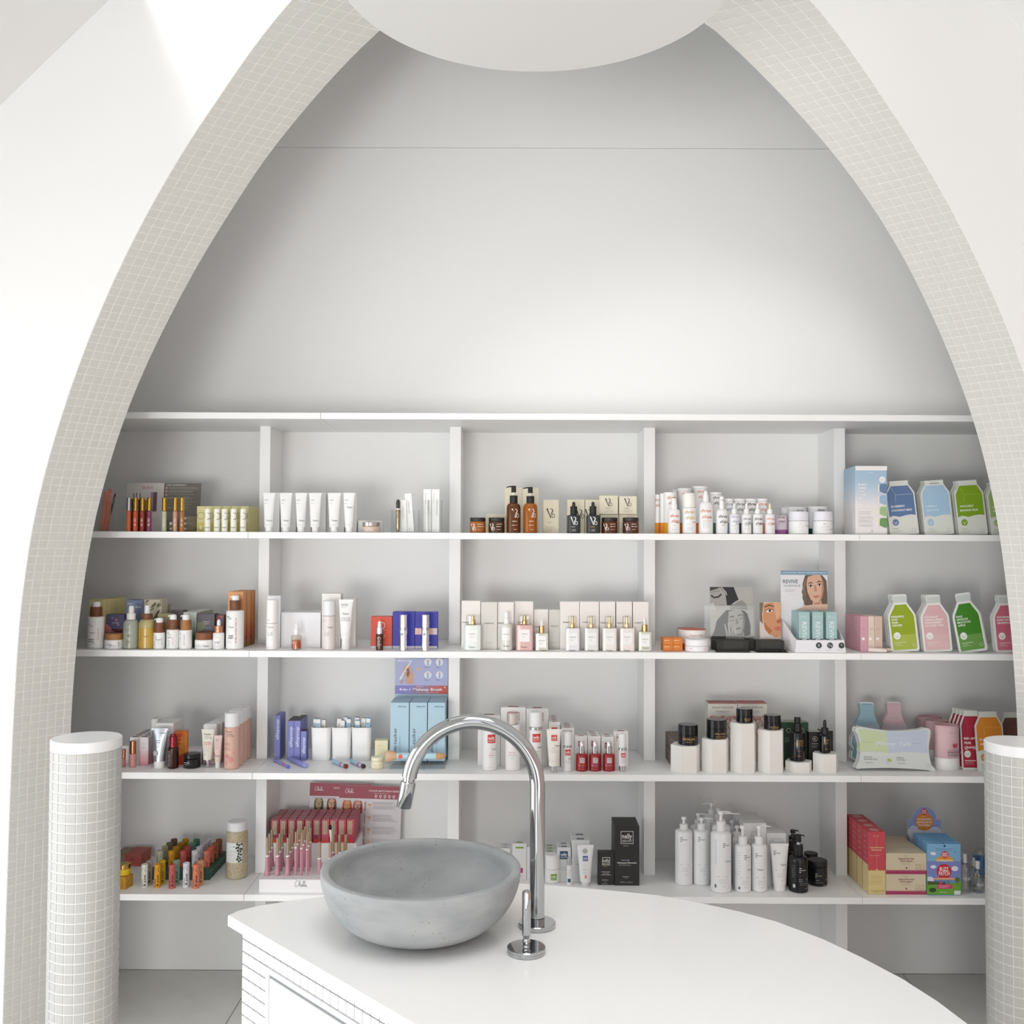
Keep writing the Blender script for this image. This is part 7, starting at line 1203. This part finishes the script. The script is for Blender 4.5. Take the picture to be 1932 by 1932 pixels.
wb('smaller white pump bottle before the white cartons, spout to the camera', 1389.4, 1420.2, 1563.5, 1583.5, 1598.5, 1685, 1, 2, [rep(0, 1616), TS(11, 1642.5, 3.2), low(1657, 14), R(-11, -8, 1674, 1679, '5A6068'), LN(-13, -6, [1611, 1616, 1621, 1626, 1631, 1636, 1641, 1646, 1651], 'A8ACB2', .6)], hc=8.4, hh=6)
wb('smaller white pump bottle before the white cartons, spout pointing aside', 1421.2, 1450.6, 1563, 1583.5, 1597.5, 1684, 1, 21, [rep(-10, 1613), TS(-1, 1642, 3.2), low(1657, 16)], hc=8.2, hh=6)
for i, (a, b, y1, D_, sd, ln) in enumerate(((1306, 1334, 1540, .17, 1, 18), (1331, 1360, 1520, .28, -1, 17), (1343.5, 1372, 1531, .235, 1, 4), (1347, 1382, 1540, .115, 1, 34), (1373, 1394, 1552, .185, 1, 3), (1384, 1401, 1562, .095, 1, 4))):
    wb('white pump bottle in the rear cluster, {}'.format(('nearest the divider', 'the rearmost with a raised spout', 'beside the rearmost one', 'right behind the largest bottle', 'beside the stacked white cartons', 'behind the smaller pump bottles')[i]), a, b, y1, y1 + 12, y1 + 22, D_, sd, ln, [], hc=6.6)
WCB = M('EAEAEA', .55)
bx3 = lambda x0, x1, y0, y1: [R(x0, x1, y0, y0 + .6, 'B0ADB0'), R(x0, x0 + .5, y0, y1, 'B0ADB0'), R(x1 - .5, x1, y0, y1, 'B0ADB0')]
box('large white carton with thin printed frames, behind the smaller pump bottles', 1402, 1446, 1555.5, 4, .12, .07, WCB, [bx3(-13, 14, 1586, 1660), bx3(-6, 4, 1571, 1579), bx3(-7, 5, 1579, 1586)], name='white_carton', group='large white framed cartons', back=1, gap=.004, bx=-.004, blabel='large white carton right behind the framed one')
box('large white carton with a printed tube frame, behind the white squeeze tube', 1447.5, 1483.3, 1574, 4, .11, .07, WCB, [bx3(-10.5, 11, 1584, 1660), LN(-8, -4, [1587.5], '8A8A90', .7)], name='white_carton', group='large white framed cartons', back=1, gap=.004, bx=-.004, blabel='large white carton right behind the tube framed one')
tubepack('white squeeze tube beside the black pump bottle', 1456.8, 1491.2, 1597, 1671, 4, 1683, M('EEEDEB', .35), M('EDECEA', .35), 11.2, [rep(-12, 1610), TS(6, 1634, 3.2), low(1644, 20)], bh=12)
BP = M('1E1F20', .14)
pumpb('glossy black pump bottle in front, spout raised', 1493.8, 1529.2, 1581, 1600, 1619.5, 4, 1686, BP, M('1C1C1D', .35), M('1D1D1E', .3), [rep(-3, 1640, 'D9DADC', 1.05), LN(-4, 4, [1660.5, 1663.5], 'C0C2C4', .7), LN(10, 16, [1660.5], 'C0C2C4', .7), LN(-2, 14, [1667.5, 1670.5], 'A0A2A4', .5), R(-14.8, -10.5, 1670, 1676, 'CFD2D6'), LN(7, 14, [1677], 'C0C2C4', .6), LN(-17, -10.5, [1636, 1640, 1644, 1648, 1652, 1656], '8A8C8E', .7)], 1, 11, 8.6, M('E4E4E4', .4), 'black_pump_bottle', sh=9, hh=14)
for i, (a, b, y1, D_) in enumerate(((1487, 1513, 1570.5, .11), (1488, 1514, 1579, .09))):
    pumpb('black pump bottle behind the glossy front one, ' + ('the rear taller looking' if i == 0 else 'the nearer half hidden'), a, b, y1, y1 + 12, y1 + 28, 4, D_ + (.05 if i == 0 else 0), M('1C1D1E', .16), M('1C1C1D', .35), M('1D1D1E', .3), [], 1, 10, 8, name='black_pump_bottle', hh=6)
jar('low black jar with ridged lid and white lettering beside the black pump bottle', 1529.8, 1566, 1628.5, 1638, 4, 1673.5, M('1C1D1D', .18), M('242424', .4), [rep(-9, 1650, 'C9CBB0', .95), LN(-8, 0, [1662], 'C0C2C4', .7), LN(10, 16, [1661], 'C0C2C4', .7), LN(-8, 13, [1666], 'A0A2A4', .6), LN(5, 12, [1670.5], 'C0C2C4', .6)], name='black_jar')
jar('low black jar without lettering behind the lettered one', 1521, 1546.5, 1613.5, 1622, 4, .185, M('1C1D1D', .18), M('262626', .45), name='black_jar')
# --- pigeonhole 5
zig = lambda y, x0, x1, c, a=1.5, n=14: W([(x0 + (x1 - x0) * q / n, y + (a if q % 2 else 0)) for q in range(n + 1)], 1.4, c)
RC_ = M('D0505A', .5)
def sidepr(t, s, hw, h, dep):
    g = G(); g.box(-hw - .0006, -hw - .0001, -dep / 2 + .001, dep / 2 - .001, .001, h * .47, M('E3CF93', .5)); g.obj('yellow_side', t, 0)
    g = G(); g.lathe([(0, h), (hw * .55, h), (hw * .55, h + .0005), (0, h + .0005)], M('D9A0A0', .5), 20); g.obj('top_seal', t, 0)
    g = G()
    for q in range(5): g.box(-hw - .0009, -hw - .0007, -dep * .3, dep * (.3 - .1 * (q % 2)), h * (.9 - .09 * q), h * (.912 - .09 * q), M('E0969A', .5))
    g.obj('side_lettering', t, 0)
box('tall coral and yellow acid spray carton, front one of its line', 1638.3, 1670.6, 1572, 4, 1687.5, .052, RC_, [R(-16.1, 16.1, 1644, 1687.4, 'E3CF93'), zig(1643, -16, 16, 'E3CF93', 1.6, 10), T('hypochlorous', 0, 1600.5, 3, 'F3E2B4', w=25, b=.015), T('acid spray', 0, 1605, 3, 'F3E2B4', w=19, b=.015), R(-.25, .25, 1583, 1598, 'E6A090'), R(-.25, .25, 1608, 1640, 'E6A090'), LN(-6, 6, [1579, 1580.8], 'EBB0A8', .6), LN(-13, 13, [1615.5], 'EBB8A8', .8), C(0, 1641.5, 1.4, 'F0DCA8'), LN(-13, 13, [1654.5, 1662.5, 1668.5], 'B9A868', .5), LN(-9, 9, [1658, 1665], 'B9A868', .5), zig(1680, -14, 14, 'D0B870', .8), LN(-8, 8, [1682.5], 'B9A868', .6)], name='spray_carton', group='coral and yellow spray cartons', back=3, gap=.005, bx=0, parts=sidepr, blabel='coral and yellow spray carton, {} behind the front one')
WPB = M('DDD0B4', .55)
wp = lambda y0: [R(-38, 38, y0 + 32.5, y0 + 38.2, 'B03A66'), zig(y0 + 32.5, -38, 38, 'B03A66', -1.6, 30), T('hypochlorous', 0, y0 + 9.5, 3, '8A3A4A', w=29, b=.012), T('acid wipes', 0, y0 + 13.6, 3, '8A3A4A', w=23, b=.012), LN(-5, 5, [y0 + 4.6], 'A87A70', .6), LN(-9, 9, [y0 + 18, y0 + 20.2], 'B9A08A', .5), C(0, y0 + 27, 1.5, '9A3A4E'), W([(18, y0 + 34), (18, y0 + 20), (32, y0 + 20), (32, y0 + 34)], .6, 'B98A74'), T('36', 25, y0 + 23, 2.4, 'A0685A'), LN(20, 30, [y0 + 27, y0 + 30], 'B98A74', .6)]
t, s, h = box('lower cream acid wipes box of the front stack', 1671.8, 1748, 1650, 4, 1687.6, .05, WPB, wp(1650), name='wipes_box', group='cream acid wipes boxes', back=3, gap=.002, bx=-.001, blabel='lower cream wipes box, {} behind the front stack')
box('upper cream acid wipes box of the front stack', 1672, 1748.5, 1611, 4, 1687.6, .05, WPB, wp(1611), name='wipes_box', group='cream acid wipes boxes', back=3, gap=.002, bx=-.001, z=s.z + h + .0006, blabel='upper cream wipes box, {} behind the front stack')
# blue sticker display
sB = spot(1749, 1812, 4, 1688); k = sB.k; hwB = sB.hw * k
t = thing('sticker_display', 'blue sticker display box with domed header and round orange emblem', 'display', (sB.X, sB.D, sB.z + .0002))
bw_ = hwB + .0035
g = G(); g.box(-bw_, bw_, 0, .0025, 0, .075, M('6E9A3A', .5), .0003); g.obj('front_wall', t, 0)
g = G(); g.add([(-bw_, .0025, 0), (-bw_, .16, 0), (-bw_, .16, .155), (-bw_, .0025, .075), (-bw_ + .002, .0025, 0), (-bw_ + .002, .16, 0), (-bw_ + .002, .16, .155), (-bw_ + .002, .0025, .075)], BF, M('8A94C8', .5)); g.obj('side_wall', t, 0)
g = G(); g.add([(bw_ - .002, .0025, 0), (bw_ - .002, .16, 0), (bw_ - .002, .16, .155), (bw_ - .002, .0025, .075), (bw_, .0025, 0), (bw_, .16, 0), (bw_, .16, .155), (bw_, .0025, .075)], BF, M('8A94C8', .5)); g.obj('side_wall', t, 0)
g = G(); g.box(-bw_ + .002, bw_ - .002, .0025, .16, 0, .002, M('8A94C8', .5)); g.obj('floor_panel', t, 0)
Dh = sB.D + .16; kh = Dh / F; ybh = J((sB.X, Dh, sB.z))[1]; wl_ = 30.7; zt_ = lambda y: (ybh - y) * kh
out_ = [(-wl_, 1660), (wl_, 1660), (wl_, 1550), (22, 1548)] + [(22 * math.cos(math.pi * q / 12), 1548 - 22.5 * math.sin(math.pi * q / 12)) for q in range(1, 12)] + [(-22, 1548), (-wl_, 1549)]
cxh = J((sB.X, Dh, sB.z + .2))[0]
g = G(); g.plate([(u * kh, zt_(v)) for u, v in out_], .16, .1625, M('E4E6EE', .5)); hd = g.obj('header_card', t, 0)
hb = [Y([(-wl_, 1549), (-22, 1548)] + [(-22 * math.cos(math.pi * q / 12), 1548 - 22.4 * math.sin(math.pi * q / 12)) for q in range(1, 12)] + [(22, 1548), (wl_, 1550), (wl_, 1567), (-wl_, 1567)], '8C9AD0'), C(-20, 1567, 9, 'CDD6EC', 7), C(20, 1569, 11, 'CDD6EC', 7), R(-wl_ + .3, wl_ - .3, 1568, 1580, 'E6EAF2'), C(0, 1552.5, 16.5, 'DE8A34'), W([(-17, 1552), (0, 1569), (17, 1552)], 1, 'D9A84A'), T('MOSQUITO', 0, 1548, 3.6, 'F2E2DA', w=26, b=.03), T('REPELLENT', 0, 1553.5, 3.6, 'F2E2DA', w=28, b=.03), T('STICKERS', 0, 1559, 3.6, 'F2E2DA', w=23, b=.03), LN(-5, 5, [1543], 'F2E2DA', .9), C(0, 1534, 6.2, 'CF3F4E'), T('BUZZ', 0, 1532, 2.8, 'F6EAE6', w=8, b=.03), T('PATCH', 0, 1536, 2.8, 'F6EAE6', w=8.6, b=.03), R(-20, -17, 1550, 1551.3, '9A4A9A'), R(20, 23, 1558, 1559.3, 'C0604A'), C(-19, 1577, 1.5, '3A6A4A'), C(19, 1577, 1.5, '3A6A4A'), LN(-16, 16, [1577], 'B96A7A', .8)]
o = ink(hd, hb, kh, ybh, 0, name='header_print'); o.location.y = .16
SK = M('6FA8D4', .45)
bz = [R(-31.3, 31.3, 1594, 1626, '84B6DC'), C(-19, 1612, 4.5, 'EDF0F4', 3), C(-22, 1611, 3.4, 'EDF0F4', 2.4), C(1.5, 1597.5, 2.1, '2A4A6E'), LN(-15, 20, [1602.5, 1605], '3A6A98', .6), Y([(1.5 + 17.5 * math.cos(math.pi * q / 12), 1626 - 10.5 * math.sin(math.pi * q / 12)) for q in range(13)], 'E0A032'), C(1.5, 1613.5, 6.8, 'D2455E'), T('BUZZ', 1.5, 1611.5, 2.8, 'F6EAE6', w=8.5, b=.03), T('PATCH', 1.5, 1615.5, 2.8, 'F6EAE6', w=9.5, b=.03), T('MOSQUITO', 1.5, 1624.3, 2.8, 'F4EEE2', w=31, b=.04), R(20, 21.4, 1606, 1610, 'B05A9A'),
      R(-31.3, 31.3, 1626, 1662, '7E8CCB'), C(-20, 1636, 5.5, 'E9EDF4', 3.2), C(20, 1639, 6.4, 'E9EDF4', 4.6), C(-27, 1660, 8, 'DDE3F0', 6), C(0, 1644.5, 14, 'CE2F3C'), T('BUZZ', 0, 1640, 7, 'F6F2EE', w=16.5, b=.02), T('PATCH', 0, 1648, 7, 'F6F2EE', w=20, b=.02), Y([(-20, 1656), (22, 1656), (20, 1660), (-18, 1660)], 'DB8440'), T('MOSQUITO REPELLENT STICKERS', 1, 1658, 2, 'F4E6DA', w=37, b=.02), Y([(-31.3, 1664), (-14, 1664), (4, 1668), (31.3, 1663), (31.3, 1687.5), (-31.3, 1687.5)], '6EA63A'), Y([(-31.3, 1662), (-10, 1664), (0, 1668), (-31.3, 1669)], '4A5A34'), C(24.5, 1659.5, 4.6, '4F7A34'), R(24, 25.2, 1662, 1668, '6A4A30'), C(-7, 1665, 2.6, 'C9455A'), C(0, 1666, 2.6, '4A4A52'), C(8, 1665, 2.6, '5A8A3A'), R(-13.5, 15, 1668, 1676, 'D23F6E'), LN(-10, 12, [1671, 1673.5], 'F0C9D6', .9), C(-22, 1678.5, 6.5, '2E4A30', 4), LN(-9, 10, [1682.5], 'D2E6C0', 1), R(18, 30, 1679.5, 1687, 'E0E4EA')]
for v_ in range(1):
    box('blue sticker sachet with red round emblem, front one in the display', 1749.5, 1811.8, 1593.5, 4, 1688.5, .0035, SK, clip(bz, -31, 31, 1594, 1687), name='sticker_sachet', cat='sachet', group='blue sticker sachets', z=sB.z)
fr_ = [q for q in bpy.data.objects if q.name == 'sticker_sachet'][-1]; fr_.location.y = sB.D - .0035
for i in range(6):
    b2 = dup(fr_, (sB.X, sB.D + .012 + .02 * i, sB.z + .0026 + .0), 'blue sticker sachet, {} behind the front one in the display'.format(ORD[i]), 'blue sticker sachets')
GLS = clear('FEFEFE', .1)
for i, (a, b, yt_, ys, yb, tx) in enumerate(((1814, 1837.2, 1616, 1632, 1686, 'dub'), (1832.5, 1849, 1622, 1638, 1675, ''), (1838.5, 1862, 1629.5, 1643, 1686.5, 'sub'))):
    hw = (b - a) / 2
    vessel('clear glass bottle with white stopper, ' + ('beside the blue sticker display' if i == 0 else 'the rear one between two others' if i == 1 else 'nearest the tiled post'), a, b, 4, yb, [('glass', GLS, bot(hw, 0, ys + 12, hw * .3, ys, 1.2)), ('stopper', M('EDEEF0', .35), cy(hw * .36, ys + .5, yt_, .8)), ('wire_clip', SILVER, cy(hw * .42, ys + 2.4, ys + .8, .2)), ('water', M('D9E0E2', .03, 0, .0) if False else clear('FDFEFE', .02), cy(hw * .86, ('+', 0, 2), ys + 22, .5))], [T(tx, 0, ys + 26, 7, 'E6EAEC', sh=.1)] if tx else [], name='glass_bottle', group='clear glass bottles')
vessel('large clear bottle with blue label behind the glass bottles', 1843, 1872, 4, .2, [('glass', GLS, bot(14.5, 0, 1625, 5, 1606, 1.2)), ('label', M('3A8AC4', .45), cy(14.2, 1652, 1623, .3))], name='label_bottle')
